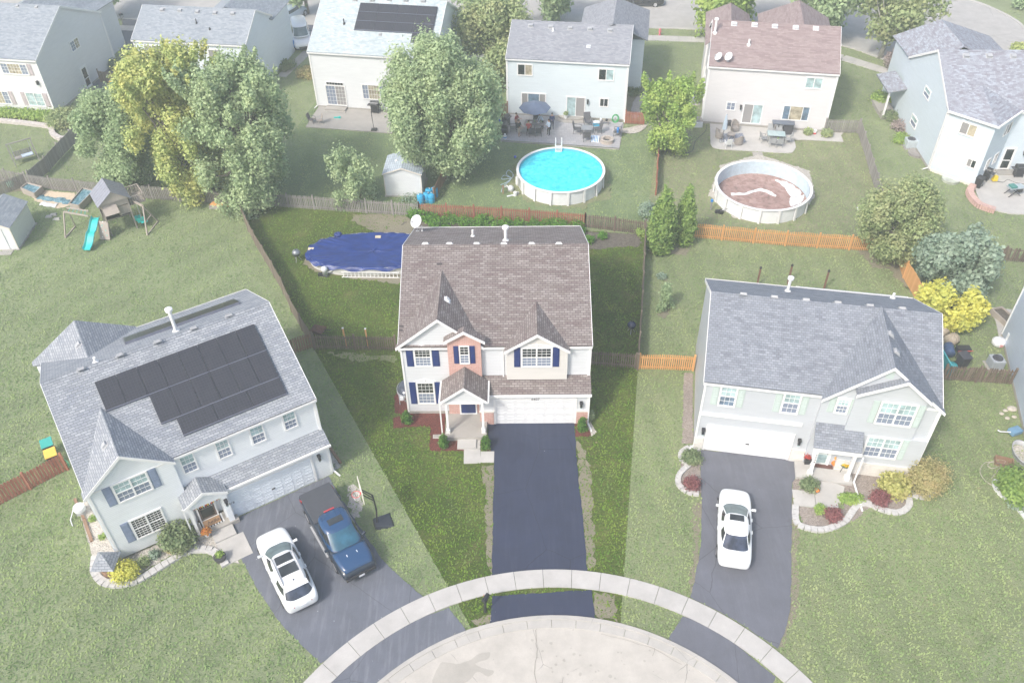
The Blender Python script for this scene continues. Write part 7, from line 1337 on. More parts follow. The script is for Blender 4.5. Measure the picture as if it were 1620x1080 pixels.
t = thing('bulkhead', 'pale grey slatted cellar hatch at the lower left corner of the off-white house', 'cellar hatch', tuple(g(1098, 200))); m = MB(); m.box(-.75, .75, -.3, .9, 0, .55); m.build('box', PLATE, t); m = MB(); [m.box(-.75, .75, -.2+.14*i, -.1+.14*i, .55, .6) for i in range(8)]; m.build('slat_lid', W_GREY, t)
def barrel(label, x, y, col, h=.85, r=.29, lay=False, name='barrel', group=None):
    t = thing(name, label, 'barrel', tuple(g(x, y)), random.random()*3, group); m = MB((Vector((0, 0, r)), Vector((0, 0, 1)), Vector((0, 1, 0)), Vector((1, 0, 0)))) if lay else MB(); m.lathe([(r*.9, 0), (r, .06), (r*.98, h*.33), (r*1.03, h*.36), (r*.98, h*.39), (r*.98, h*.62), (r*1.03, h*.65), (r*.98, h*.68), (r, h-.05), (r*.9, h)], (0, 0), 18); m.build('drum', col, t, smooth=True)
    m = MB((Vector((0, 0, r)), Vector((0, 0, 1)), Vector((0, 1, 0)), Vector((1, 0, 0)))) if lay else MB(); m.cyl((r*.5, 0), .05, h, h+.03, 8); m.build('bung', PLATE, t)
for x, y, lb in ((676, 319, 'front middle'), (683, 320, 'front right'), (679, 313, 'middle'), (688, 311, 'rear right'), (666, 322, 'left, behind the picket fence')): barrel('bright blue barrel below the pear tree, '+lb+' of the cluster', x, y, paint((.03, .35, .62), .4), group='blue barrels beneath the pear tree')
barrel('dark blue barrel lying behind the blue-grey-roofed house', 1501, 566, paint((.06, .10, .20), .4), .95, .33, True); barrel('turquoise round tub behind the blue-grey-roofed house', 1503, 585, paint((.06, .38, .42), .4), .5, .34)
for x, y, lb in ((1492, 537, 'upper'), (1497, 547, 'lower')): barrel('tan straw-coloured round bundle behind the golden shrub, the %s one' % lb, x, y, paint((.38, .32, .25), .9, var=.3, ns=9), .7, .42, True, 'log_section')
t = thing('barbecue_cart', 'black cart with red handle parts between the barrel and the charcoal trash cart', 'cart', tuple(g(1519, 563))); m = MB(); m.box(-.45, .45, -.25, .25, .5, .8); m.build('hopper', BLACK, t, bevel=.04); m = MB(); [m.bar((x, y, 0), (x, y, .5), .05) for x in (-.4, .4) for y in (-.2, .2)]; m.build('frame', DARK, t); m = MB(); m.tube([(-.5, -.3, .7), (.5, -.3, .72)], .03, 6); m.build('handle', paint((.5, .08, .08)), t)
t = thing('paddling_pool', 'turquoise plastic sheet standing on edge behind the blue-grey-roofed house', 'plastic sheet', tuple(g(1493, 580))); m = MB(); m.hexa([(-.1, -1.2, 0), (0, -1.2, 0), (0, 1.2, 0), (-.1, 1.2, 0), (-.2, -1.2, 1.0), (-.15, -1.2, 1.0), (-.15, 1.2, 1.0), (-.2, 1.2, 1.0)]); m.build('sheet', paint((.05, .42, .48), .4), t); m = MB(); m.bar((-.17, -1.2, 1.02), (-.17, 1.2, 1.02), .06); m.build('rim', paint((.1, .5, .55), .4), t)
t = thing('planter_box', 'weathered wooden planter box on the small concrete slab at the right edge', 'planter', tuple(g(1586, 506)), R(15)); m = MB(); [m.box(*b, 0, .5) for b in ((-.45, .45, -.85, -.77), (-.45, .45, .77, .85), (-.45, -.38, -.77, .77), (.38, .45, -.77, .77))]; m.build('side_board', W_PLAY, t); m = MB(); m.box(-.38, .38, -.77, .77, 0, .38); m.build('soil', SOIL, t)
t = thing('pet_carrier', 'white rounded plastic tub beside the slab at the right edge', 'tub', tuple(g(1578, 545))); m = MB(); m.lathe([(.25, 0), (.42, .1), (.42, .4), (.25, .55)], (0, 0), 14, sx=1.1); m.build('shell', PLATE, t, smooth=True); m = MB(); m.box(-.1, .1, -.46, -.4, .15, .35); m.build('vent', paint((.6, .3, .3)), t)
t = thing('storage_box', 'small white box hung at the wall corner of the blue-sided house', 'box', tuple(g(1593, 548))); m = MB(); m.box(-.25, .25, -.18, .18, .5, 1.1); m.build('cabinet', PLATE, t, bevel=.03); m = MB(); m.tube([(0, 0, 0), (0, 0, .5)], .04, 6); m.build('pipe', GREYM, t)
t = thing('tub', 'grey galvanised half-round window well at the right edge, above the broad green bush', 'window well', tuple(g(1619, 722))); m = MB(); m.lathe([(.85, 0), (.88, .35), (.95, .36), (.93, .28)], (0, 0), 22, cap=False, sx=.7, sy=1.1); m.build('rim', GREYM, t, smooth=True); m = MB(); m.cyl((0, 0), .8, .02, .04, 18, sx=.7, sy=1.1); m.build('gravel_fill', GRAVEL, t)
t = thing('toy_wagon', 'blue and black garden cart with white handle near the right edge', 'cart', tuple(g(1604, 687)), R(20)); m = MB(); m.box(-.45, .3, -.25, .25, .2, .5); m.build('box', paint((.15, .28, .42), .5), t, bevel=.04); m = MB(); m.tube([(-.45, 0, .4), (-1.1, .2, .5), (-1.15, .35, .5)], .04, 6); m.build('handle', PLATE, t); m = MB(); [m.lathe([(.12, 0), (.12, .3)], (x, y), 8) for x in (.4,) for y in (.1,)]; m.build('planter', W_BROWN, t)
t = thing('wagon', 'dark wooden crate on the grass left of the broad green bush', 'crate', tuple(g(1587, 733)), R(-20)); m = MB(); [m.box(*b) for b in ((-.5, .5, -.3, -.26, 0, .3), (-.5, .5, .26, .3, 0, .3), (-.5, -.46, -.26, .26, 0, .3), (.46, .5, -.26, .26, 0, .3), (-.46, .46, -.26, .26, 0, .05))]; m.build('crate_body', W_BROWN, t); m = MB(); m.bar((-.5, -.34, .25), (.5, -.34, .25), .06, .04); m.build('handle_board', W_DARK, t)
rs = random.Random(9)
for i, (x, y) in enumerate(((1584, 655), (1600, 648), (1593, 662), (1604, 660), (1590, 650))): 
    t = thing('stone', 'pale stone in the little heap of stones at the right wall, '+['lower left', 'top right largest', 'bottom middle', 'right', 'upper left'][i], 'stone', tuple(g(x, y))); m = MB(); k = .12+.1*(i == 1); m.lathe([(k*.8, 0), (k*1.2, k*.5), (k*.7, k)], (0, 0), 7, sx=1.3); m.build('block', paint((.52, .47, .41), .9, var=.2), t, bevel=.03)
t = thing('patio_bench', 'wooden garden swing seat with pale cushion on an A-frame, left edge above the grey fence', 'swing seat', tuple(g(42, 255)), R(35)); m = MB()
for s in (-1, 1): m.bar((s*1.0, -.7, 0), (s*1.0, 0, 2.0), .07); m.bar((s*1.0, .7, 0), (s*1.0, 0, 2.0), .07); m.bar((s*1.0, -.5, .5), (s*1.0, .5, .5), .05)
m.bar((-1.1, 0, 2.0), (1.1, 0, 2.0), .09); m.build('frame', W_GREY, t); m = MB(); m.box(-.8, .8, -.3, .3, .5, .56); [m.box(-.8+.2*i, -.65+.2*i, .28, .33, .56, 1.05) for i in range(8)]; m.build('seat', W_GREY, t); m = MB(); m.box(-.2, .75, -.28, .25, .56, .64); m.build('cushion', paint((.5, .6, .7), .8), t); m = MB(); [m.tube([(x, y*.3, .56), (x, 0, 2.0)], .012, 4) for x in (-.75, .75) for y in (-1, 1)]; m.build('chain', GREYM, t)
def ball(label, x, y, r, col):
    m = MB(); m.lathe([(r*math.sin(math.pi*i/10)+.001, r-r*math.cos(math.pi*i/10)) for i in range(11)], (0, 0), 16); o = m.build('ball', col, smooth=True, loc=tuple(g(x, y))); tag(o, label, 'ball')
ball('blue ball at the fence below the pear tree, left of the turquoise pool house', 788, 195, .28, paint((.03, .08, .6), .35)); ball('tiny blue ball on the grass beside the diagonal grey board fence', 155, 204, .16, paint((.03, .12, .7), .4)); ball('white ball on the dry lawn above the orange fence', 1357, 332, .13, PLATE); ball('flat blue toy on the grass left of the full pool', 815, 250, .12, paint((.05, .1, .6), .4)); ball('mint green ball-shaped float on bare soil above the left-edge shed', 18, 296, .32, paint((.35, .62, .48), .6))
t = thing('wood_pile', 'small pile of orange boards and grey slabs by the long pale fence end', 'wood pile', tuple(g(350, 327))); m = MB(); [m.bar((-.9+.1*i, .1*i, .25+.05*i), (.8, -.5+.12*i, .3+.05*i), .14, .05) for i in range(3)]; m.build('board', W_ORANGE, t); m = MB(); [m.box(-.9+.5*i, -.4+.5*i, -.4, .1, 0, .22) for i in range(3)]; m.build('block', CONC, t)
t = thing('door_bench', 'dark round-topped hydrant-like drain pipe stub', 'pipe') if 0 else None
def mailbox(label, x, y, rz=0, post=None):
    t = thing('mailbox', label, 'mailbox', tuple(g(x, y)), R(rz)); m = MB(); m.bar((0, 0, 0), (0, 0, 1.1), .1); m.bar((0, 0, .7), (.35, 0, 1.05), .07); m.build('post', post or W_GREY, t); m = MB((Vector((-.1, 0, 1.15)), Vector((0, 1, 0)), Vector((0, 0, 1)), Vector((1, 0, 0)))); k = 10; P = [(-.1, 0), (.1, 0)]+[(.1*math.cos(math.pi*i/k), .12+.09*math.sin(math.pi*i/k)) for i in range(k+1)]; m.prism(P, -.05, .42); m.build('box', BLACK, t); m = MB(); m.box(.1, .13, .1, .12, 1.25, 1.42); m.build('flag', paint((.5, .05, .05)), t)
mailbox('black mailbox leaning on a dark post in the strip left of the blue driveway apron', 768, 968, 60, BLACK); mailbox('black mailbox on a carved wooden post by the back street, top left', 195, 40, 20)
t = thing('fire_hydrant', 'pinkish-red fire hydrant on the grass strip of the back street', 'fire hydrant', tuple(g(1043.5, 56))); HR = paint((.60, .16, .20), .5); m = MB(); m.lathe([(.16, 0), (.16, .06), (.11, .08), (.11, .6), (.14, .62), (.12, .72), (.04, .8)], (0, 0), 12); m.build('barrel', HR, t, smooth=False); m = MB(); m.tube([(-.2, 0, .45), (.2, 0, .45)], .05, 8); m.tube([(0, 0, .45), (0, -.2, .45)], .06, 8); m.build('nozzle', HR, t)
t = thing('basketball_hoop', 'dark basketball hoop seen side-on at the back street, behind the lilac-grey roof', 'basketball hoop', tuple(g(1007, 58)), R(180)); m = MB(); m.tube([(0, 0, 0), (0, 0, 3.0), (.3, 0, 3.3)], .06, 8); m.build('pole', DARK, t); m = MB(); m.box(.6, .66, -.8, .8, 2.9, 3.9); m.build('backboard', DARK, t); m = MB(); m.tube([(0, 0, 2.6), (.6, 0, 3.1)], .03, 6); m.tube([(0, 0, 3.0), (.6, 0, 3.5)], .03, 6); m.build('arm', DARK, t)
t = thing('stone_planter', 'white stones in a black tray beside the sidewalk, right of the lilac-grey roof', 'stone tray', tuple(g(1014, 56))); m = MB(); m.box(-.7, .7, -.35, .35, 0, .15); m.build('tray', BLACK, t); m = MB(); [m.lathe([(.1, .15), (.16, .22), (.06, .32)], (rs.uniform(-.5, .5), rs.uniform(-.2, .2)), 6) for _ in range(12)]; m.build('stone_heap', WHITE, t)
def hosereel(label, x, y, col, r=.38):
    t = thing('hose_reel', label, 'hose reel', tuple(g(x, y))); m = MB(); [m.tube([(q*math.cos(a*.33), 0+.03*j, .55+q*1.3*math.sin(a*.33)) for a in range(20)], .025, 5) for j, q in enumerate((r, r*.85, r*.7))]; m.build('coil', col, t); m = MB(); m.box(-.1, .1, .06, .12, 0, .6); m.build('stand', GREYM, t)
hosereel('bright green coiled hose standing at the wall on the grey patio', 973, 196, paint((.03, .42, .12), .4), .33); hosereel('green coiled hose hanging on the red fence beside the trash carts, left', 105, 742, paint((.10, .38, .22), .4), .33)
t = thing('hose_reel', 'round white hose reel in the gravel at the left wall of the solar-roofed house', 'hose reel', tuple(g(130, 812))); m = MB(); m.lathe([(.3, .35), (.32, .4), (.32, .6), (.3, .65)], (0, 0), 18); m.build('drum', PLATE, t); m = MB(); m.tube([(-.3, -.1, .5), (-.45, -.5, .1), (-.2, -.9, .05)], .03, 6); m.build('hose', PLATE, t); m = MB(); m.box(-.2, .2, -.2, .2, 0, .35); m.build('stand', GREYM, t)
t = thing('window_well', 'half-round wooden-slatted window well cover by the air conditioner of the bay house', 'window well', tuple(g(1445, 244))); m = MB(); q = arc(Vector((.3, 0, 0)), .8, 90, 270, 10); m.prism([(p.x, p.y) for p in q], 0, .2); m.build('cover', W_GREY, t); m = MB(); m.bar((-.2, -.7, .22), (-.2, .7, .22), .05, .04); m.build('batten', W_GREY, t)
t = thing('window_well', 'half-round clear window well cover under the slanting bay wall', 'window well', tuple(g(1502, 287)), R(47)); m = MB(); q = arc(Vector((.2, 0, 0)), .75, 90, 270, 10); m.prism([(p.x, p.y) for p in q], 0, .22); m.build('cover', glass((.4, .42, .36), .2, .2), t); m = MB(); m.bar((.2, -.75, .24), (.2, .75, .24), .06, .05); m.build('rim', PLATE, t)
# ================= patio furniture =================
def chair_parts(t, mat, fmat, style='frame'):
    m = MB(); m.box(-.27, .27, -.26, .26, .38, .44); m.build('seat', mat, t, bevel=.02)
    m = MB(); m.hexa([(-.27, .22, .42), (.27, .22, .42), (.27, .27, .42), (-.27, .27, .42), (-.27, .36, 1.0), (.27, .36, 1.0), (.27, .40, 1.0), (-.27, .40, 1.0)]); m.build('backrest', mat, t, bevel=.02)
    for x in (-.27, .27):
        for y in (-.25, .25): m = MB(); m.bar((x, y*1.15, 0), (x, y, .42), .035); m.build('leg', fmat, t)
        m = MB(); m.bar((x, -.28, .62), (x, .30, .66), .05, .03); m.bar((x, -.26, .42), (x, -.28, .62), .03); m.build('armrest', fmat, t)
def chair(label, px, py, rz, mat, fmat=None, group=None, src=None, s=1.0, name='patio_chair'):
    loc = tuple(g(px, py, .06))
    if src is not None: o = dup(src, loc, R(rz), label, group); return o
    t = thing(name, label, 'chair', loc, R(rz), group); chair_parts(t, mat, fmat or mat); t.scale = (s, s, s); return t
def tub_chair(label, px, py, rz, mat, group=None, src=None):
    loc = tuple(g(px, py, .06))
    if src is not None: return dup(src, loc, R(rz), label, group)
    t = thing('wicker_chair', label, 'chair', loc, R(rz), group); m = MB(); m.box(-.3, .3, -.32, .28, .1, .42); m.build('seat', mat, t, bevel=.05); m = MB(); P = arc(Vector((0, 0, 0)), .40, -10, 190, 12); Q = arc(Vector((0, 0, 0)), .33, -10, 190, 12)
    for i in range(12):
        h = lambda k: .62+.38*math.sin(math.pi*k/12)**2; m.hexa([(P[i].x, P[i].y, .1), (P[i+1].x, P[i+1].y, .1), (Q[i+1].x, Q[i+1].y, .1), (Q[i].x, Q[i].y, .1), (P[i].x*1.08, P[i].y*1.12, h(i)), (P[i+1].x*1.08, P[i+1].y*1.12, h(i+1)), (Q[i+1].x*1.05, Q[i+1].y*1.1, h(i+1)), (Q[i].x*1.05, Q[i].y*1.1, h(i))])
    m.build('backrest', mat, t); [None for _ in ()]
    for x in (-.25, .25): m = MB(); m.box(x-.03, x+.03, -.3, -.24, 0, .1); m.build('leg', mat, t)
    return t
def table(label, px, py, rz, w, d, h, mat, fmat, rnd=False, name='patio_table'):
    t = thing(name, label, 'table', tuple(g(px, py, .06)), R(rz)); m = MB()
    if rnd: m.cyl((0, 0), w/2, h-.05, h, 20)
    else: m.box(-w/2, w/2, -d/2, d/2, h-.05, h)
    m.build('tabletop', mat, t, bevel=.01)
    for x in (-1, 1):
        for y in (-1, 1): k = .35 if rnd else .45; m = MB(); m.bar((x*w*k*1.0, y*d*k, 0), (x*w*k*.9, y*d*k*.9, h-.05), .05); m.build('leg', fmat, t)
    return t
WK = paint((.12, .12, .135), .7, var=.25, ns=12); WKB = paint((.30, .27, .25), .8, var=.25, ns=12); MET = paint((.10, .10, .11), .5); SLG = paint((.33, .34, .35), .7)
# -- turquoise pool house patio
table('dark slatted dining table under the umbrella, laid with dishes', 846, 205, -9, 1.9, 1.05, .74, paint((.20, .19, .20), .5), MET)
rs = random.Random(2)
for i in range(5):
    p = g(846, 205, .06); m = MB(); m.lathe([(.10, 0), (.13, .03), (.03, .04)] if i % 2 else [(.05, 0), (.06, .16), (.03, .2)], (0, 0), 10); o = m.build('dish' if i % 2 else 'bottle', PLATE if i % 2 else paint((.25, .35, .2)), loc=(p.x-.7+.34*i, p.y+.1*((i*7) % 3-1), .80)); tag(o, ['amber bottle at the left end of the laid table', 'white plate left of centre on the laid table', 'green bottle in the middle of the laid table', 'white plate right of centre on the laid table', 'green bottle at the right end of the laid table'][i], 'tableware')
bpy.data.objects['bottle']['label'] = 'green bottle at the left end of the laid table'
t = thing('parasol', 'open slate-blue parasol over the dining table and the people', 'parasol', tuple(g(846, 203, .06))); m = MB(); m.tube([(0, 0, 0), (0, 0, 2.5)], .03, 8); m.build('pole', MET, t); k = 8; m = MB(); cn = m.p((0, 0, 2.66)); R1 = [m.p((.8*math.cos(6.283*i/k), .8*math.sin(6.283*i/k), 2.42)) for i in range(k)]; R2 = [m.p((1.5*math.cos(6.283*i/k), 1.5*math.sin(6.283*i/k), 2.12)) for i in range(k)]
for i in range(k): m.fidx([R1[i], R1[(i+1) % k], cn]); m.fidx([R1[i], R2[i], R2[(i+1) % k], R1[(i+1) % k]])
o = m.build('canopy', paint((.115, .15, .23), .7), t); o.modifiers.new('s', 'SOLIDIFY').thickness = .01; m = MB(); [m.tube([(0, 0, 2.2), (1.48*math.cos(6.283*i/k), 1.48*math.sin(6.283*i/k), 2.1)], .012, 4) for i in range(k)]; m.build('rib', MET, t)
c1 = chair('grey-seated metal chair with pale back, front left of the dining table', 829, 213, 175, SLG, MET, 'chairs at the dining table'); c2 = chair('black metal chair at the front middle of the dining table', 841, 215, 185, MET, MET, 'chairs at the dining table')
for lb, x, y, rz in (('black metal chair at the front right of the dining table', 852, 215, 178), ('black metal chair at the left end of the dining table', 812, 208, 95), ('black metal chair behind the dining table, under the parasol', 848, 193, 0)): chair(lb, x, y, rz, None, group='chairs at the dining table', src=c2)
w1 = chair('dark grey woven armchair left of the low square table', 913, 211, 80, WK, MET, 'woven armchairs round the low table', s=1.2)
for lb, x, y, rz in (('dark grey woven armchair behind the low square table', 929, 199, 5), ('dark grey woven armchair right of the low square table', 945, 211, -80), ('dark grey woven armchair in front of the low square table', 928, 223, 180)): chair(lb, x, y, rz, None, group='woven armchairs round the low table', src=w1).scale = (1.2,)*3
table('low square slate-topped table between the woven armchairs', 928, 210, -9, .95, .95, .55, paint((.25, .27, .30), .5), MET)
t = thing('fire_pit', 'round stone fire pit on the right of the grey patio', 'fire pit', tuple(g(960, 225, .06))); m = MB(); m.lathe([(.62, 0), (.62, .18), (.60, .19), (.61, .38), (.38, .38), (.36, .1)], (0, 0), 24, cap=False); m.build('ring', brickmat((.40, .35, .31), (.50, .45, .40), (.25, .22, .2), .22, .19, .012), t); m = MB(); m.cyl((0, 0), .4, .08, .12, 16); [m.bar((.25*math.cos(a), .25*math.sin(a), .15), (-.2*math.cos(a), -.2*math.sin(a), .22), .07) for a in (0, 1.1, 2.2)]; m.build('log', DARK, t)
t = thing('striped_mat', 'blue and white striped mat propped beside the fire pit', 'mat', tuple(g(941, 223, .06)), R(-9)); m = MB(); [m.hexa([(-.35+.14*i, -.35, .05), (-.28+.14*i, -.35, .05), (-.28+.14*i, -.35, .09), (-.35+.14*i, -.35, .09), (-.35+.14*i, .4, .3), (-.28+.14*i, .4, .3), (-.28+.14*i, .4, .34), (-.35+.14*i, .4, .34)]) for i in range(5)]; m.build('stripe', paint((.08, .25, .5)), t); m = MB(); m.hexa([(-.38, -.36, .04), (.38, -.36, .04), (.38, -.36, .08), (-.38, -.36, .08), (-.38, .41, .29), (.38, .41, .29), (.38, .41, .33), (-.38, .41, .33)]); m.build('cloth', WHITE, t)
t = thing('patio_bench', 'dark bench with a bright blue rolled cushion at the right edge of the grey patio', 'bench', tuple(g(976, 214, .06)), R(-100)); chair_parts(t, WK, MET); m = MB(); m.tube([(-.25, .05, .55), (.25, .05, .55)], .1, 10); m.build('cushion', paint((.02, .22, .62), .6), t); t.scale = (1.5, 1.1, 1)
t = thing('cooler', 'blue cool box with a light lid at the wall right of the patio door', 'cooler', tuple(g(943, 199, .06))); m = MB(); m.box(-.3, .3, -.2, .2, 0, .35); m.build('box', paint((.05, .35, .55), .4), t, bevel=.03); m = MB(); m.box(-.31, .31, -.21, .21, .35, .43); m.build('lid', PLATE, t, bevel=.02)
t = thing('side_table', 'low shelf with jars and a plant pot at the wall, right of the cool box', 'shelf', tuple(g(955, 197, .06)), R(-9)); m = MB(); m.box(-.5, .5, -.15, .15, .35, .4); m.build('board', W_GREY, t); m = MB(); [m.box(x-.03, x+.03, -.12, .12, 0, .35) for x in (-.45, .45)]; m.build('leg', W_GREY, t); m = MB(); m.cyl((-.3, 0), .1, .4, .6, 10); m.build('jar', PLATE, t); m = MB(); m.cyl((.25, 0), .12, .4, .58, 10); m.build('pot', BLACK, t)
def grill(label, px, py, rz, z=.06, cover=False, s=1.0):
    t = thing('gas_grill', label, 'grill', tuple(g(px, py, z)), R(rz)); m = MB(); m.box(-.35, .35, -.25, .25, .12, .75); m.build('cabinet', BLACK, t, bevel=.02); m = MB(); m.box(-.7, .7, -.26, .26, .78, .83); m.build('side_shelf', DARK, t, bevel=.02)
    fr = (Vector((-.4, 0, .85)), Vector((0, 1, 0)), Vector((0, 0, 1)), Vector((1, 0, 0))); m = MB(fr); P = [(-.26, 0), (.26, 0)]+[(.26*math.cos(math.pi*i/8), .1+.25*math.sin(math.pi*i/8)) for i in range(9)]; m.prism(P, 0, .8); m.build('lid', paint((.05, .052, .058), .35, .3), t); m = MB(); m.bar((-.3, -.3, 1.0), (.3, -.3, 1.0), .03); m.build('handle', CHROME, t)
    m = MB(); [m.bar((x, y, 0), (x, y, .8), .04) for x in (-.33, .33) for y in (-.22, .22)]; m.build('leg', MET, t); return t
grill('black gas grill against the wall at the left end of the grey patio', 801, 200, 60); grill('black grill with open side shelf at the left front of the grey patio', 799, 213, 80)
t = thing('gas_bottle', 'white and blue gas bottle at the left front corner of the grey patio', 'gas bottle', tuple(g(799, 220, .06))); m = MB(); m.lathe([(.14, 0), (.16, .05), (.16, .35), (.06, .45)], (0, 0), 14); m.build('tank', PLATE, t, smooth=True); m = MB(); m.cyl((0, 0), .165, .15, .28, 14); m.build('band', paint((.1, .3, .6)), t); m = MB(); m.cyl((0, 0), .1, .45, .52, 10); m.build('collar', PLATE, t)
t = thing('flower_pot', 'white flower pot with grassy plant on the curved step by the patio door', 'plant pot', tuple(g(895, 187, .25))); m = MB(); m.lathe([(.15, 0), (.22, .35), (.2, .35)], (0, 0), 14); m.build('pot', WHITE, t); leaves('foliage', [(0, 0, .5, .2)], 200, .09, L_OLV, t, 3)
# -- off-white house patio
RUG = brickmat((.08, .10, .15), (.20, .22, .28), (.30, .31, .35), .25, .18, .03); m = MB(); m.box(-1.2, 1.2, -.8, .8, .07, .085); tag(m.build('rug', RUG, loc=tuple(g(1157, 219))), 'dark blue patterned rug under the round table', 'rug')
table('small round tan table standing on the dark patterned rug', 1156, 219, 0, .75, .75, .5, WKB, WKB, True)
a = tub_chair('tall-backed brown wicker armchair by the patio door of the off-white house', 1162, 207, 10, WKB, 'wicker chairs on the pale patio')
for lb, x, y, rz in (('brown wicker tub chair seen from behind, right of the white plastic chair', 1168, 228, 195), ('brown wicker chair at the left of the patterned rug', 1138, 218, 85)): tub_chair(lb, x, y, rz, WKB, 'wicker chairs on the pale patio', a)
chair('white plastic garden chair at the front left of the pale patio', 1151, 233, 185, WHITE, WHITE)
t = thing('parasol', 'closed blue and white patterned parasol leaning over the wicker chairs', 'parasol', tuple(g(1141, 225, .06))); m = MB(); m.tube([(0, 0, 0), (.15, .3, 1.0), (.25, .45, 2.6)], .03, 6); m.build('pole', MET, t); m = MB(); m.lathe([(.05, 1.0), (.24, 1.15), (.2, 1.8), (.06, 2.55)], (.2, .4), 9); m.build('canopy', slats((.40, .50, .62), (.62, .66, .70), .2, 0), t); m = MB(); m.lathe([(.2, 0), (.2, .12)], (0, 0), 12); m.build('base', SLG, t)
t = thing('side_table', 'small dark box table between wicker armchair and wall', 'side table', tuple(g(1151, 199, .06))); m = MB(); m.box(-.3, .3, -.2, .2, .1, .5); m.build('box', DARK, t); m = MB(); [m.box(x-.03, x+.03, -.18, .18, 0, .1) for x in (-.25, .25)]; m.build('leg', DARK, t)
t = thing('bar_counter', 'dark grey outdoor bar counter against the wall under the triple window', 'bar counter', tuple(g(1236, 211, .06)), R(-10)); m = MB(); m.box(-1.0, 1.0, -.35, .35, 1.05, 1.15); m.build('counter_top', paint((.13, .15, .19), .5), t); m = MB(); m.box(.1, .95, -.25, .3, 0, 1.05); m.build('cabinet', DARK, t); m = MB(); [m.box(x-.05, x+.05, -.25, .3, 0, 1.05) for x in (-.85, -.4)]; m.build('leg', DARK, t)
table('rectangular glass-topped table with pale frame and six sling chairs', 1226, 222, -10, 1.6, .95, .72, paint((.36, .46, .47), .15), SLG)
b = chair('grey sling chair, front left of the glass table', 1221, 231, 172, SLG, SLG, 'sling chairs at the glass table')
for lb, x, y, rz in (('grey sling chair, front right of the glass table', 1232, 232, 172), ('grey sling chair at the left end of the glass table', 1207, 224, 100), ('grey sling chair at the right end of the glass table', 1245, 226, -95), ('grey sling chair, back left of the glass table', 1218, 214, -8), ('grey sling chair, back right of the glass table', 1231, 215, -8)): chair(lb, x, y, rz, None, group='sling chairs at the glass table', src=b)
t = thing('flower_bowl', 'white bowl with a yellow plant on the glass table', 'bowl', tuple(g(1231, 222, .80))); m = MB(); m.lathe([(.08, 0), (.16, .12), (.14, .12)], (0, 0), 12); m.build('bowl', WHITE, t); leaves('foliage', [(0, 0, .18, .1)], 80, .06, L_LIME, t, 4)
t = thing('bucket', 'red and white bucket on the gravel strip below the off-white house wall', 'bucket', tuple(g(1288, 212, .03))); m = MB(); m.lathe([(.17, 0), (.19, .2)], (0, 0), 14); m.build('pail', paint((.6, .05, .05), .5), t); m = MB(); m.lathe([(.19, .2), (.21, .38)], (0, 0), 14); m.build('band', WHITE, t)
# -- patio of the house with the pear tree
c = chair('dark brown sling chair at the left end of the concrete patio', 494, 195, 75, paint((.17, .15, .15), .7), MET, 'pair of chairs on the concrete patio'); chair('tan framed sling chair, right one of the pair on the concrete patio', 506, 196, -70, paint((.36, .31, .28), .7), SLG, 'pair of chairs on the concrete patio')
grill('black gas grill with closed lid under the triple window, left of the pear tree', 594, 178, -10, .1)
t = thing('parasol_stand', 'thin pole on a black base at the front of the concrete patio', 'stand', tuple(g(592, 206, .1))); m = MB(); m.tube([(0, 0, .1), (-.1, .1, 1.9)], .03, 6); m.build('pole', DARK, t); m = MB(); m.box(-.28, .28, -.22, .22, 0, .14); m.build('base', BLACK, t, bevel=.04)
t = thing('toy', 'small turquoise toy on the concrete patio', 'toy', tuple(g(534, 187, .1))); m = MB(); m.bar((-.35, 0, .06), (.3, .05, .06), .1, .1); m.build('barrel', TQ, t); m = MB(); m.box(.1, .3, -.1, .1, .0, .16); m.build('grip', TQ, t)
# -- patio of the bay house
grill('black gas grill beside the trash cart on the bay house patio', 1556, 284, -45, .1); grill('large black smoker grill at the right edge, below the white side door', 1609, 279, -5, .1)
t = thing('pressure_washer', 'yellow power tool with black hose beside the grill on the bay house patio', 'power tool', tuple(g(1572, 287, .1))); m = MB(); m.hexa([(-.22, -.2, .1), (.22, -.2, .1), (.22, .2, .1), (-.22, .2, .1), (-.14, -.15, .6), (.2, -.15, .55), (.2, .15, .55), (-.14, .15, .6)]); m.build('housing', paint((.70, .52, .03), .5), t, bevel=.04); m = MB(); m.tube(smoothpts([(0, 0, .1), (.7, -.2, .02), (1.3, .2, .02), (1.8, -.3, .02), (2.4, -.5, .02)], 4), .02, 5); m.build('hose', BLACK, t)
t = thing('table_saw', 'green and silver table saw on a folding stand, on the bay house patio', 'table saw', tuple(g(1601, 308, .1)), R(10)); m = MB(); m.box(-.6, .75, -.35, .35, .72, .8); m.build('work_surface', paint((.45, .52, .56), .3, .5), t); m = MB(); m.box(-.5, .0, -.3, .3, .8, .95); m.build('saw_body', paint((.06, .22, .20), .5), t, bevel=.03); m = MB(); [m.bar((x, y, 0), (-x*.6, y, .72), .05) for x in (-.55, .55) for y in (-.3, .3)]; m.build('leg', BLACK, t); m = MB(); m.box(.35, .7, -.25, .25, .25, .7); m.build('dust_bag', BLACK, t, bevel=.05)
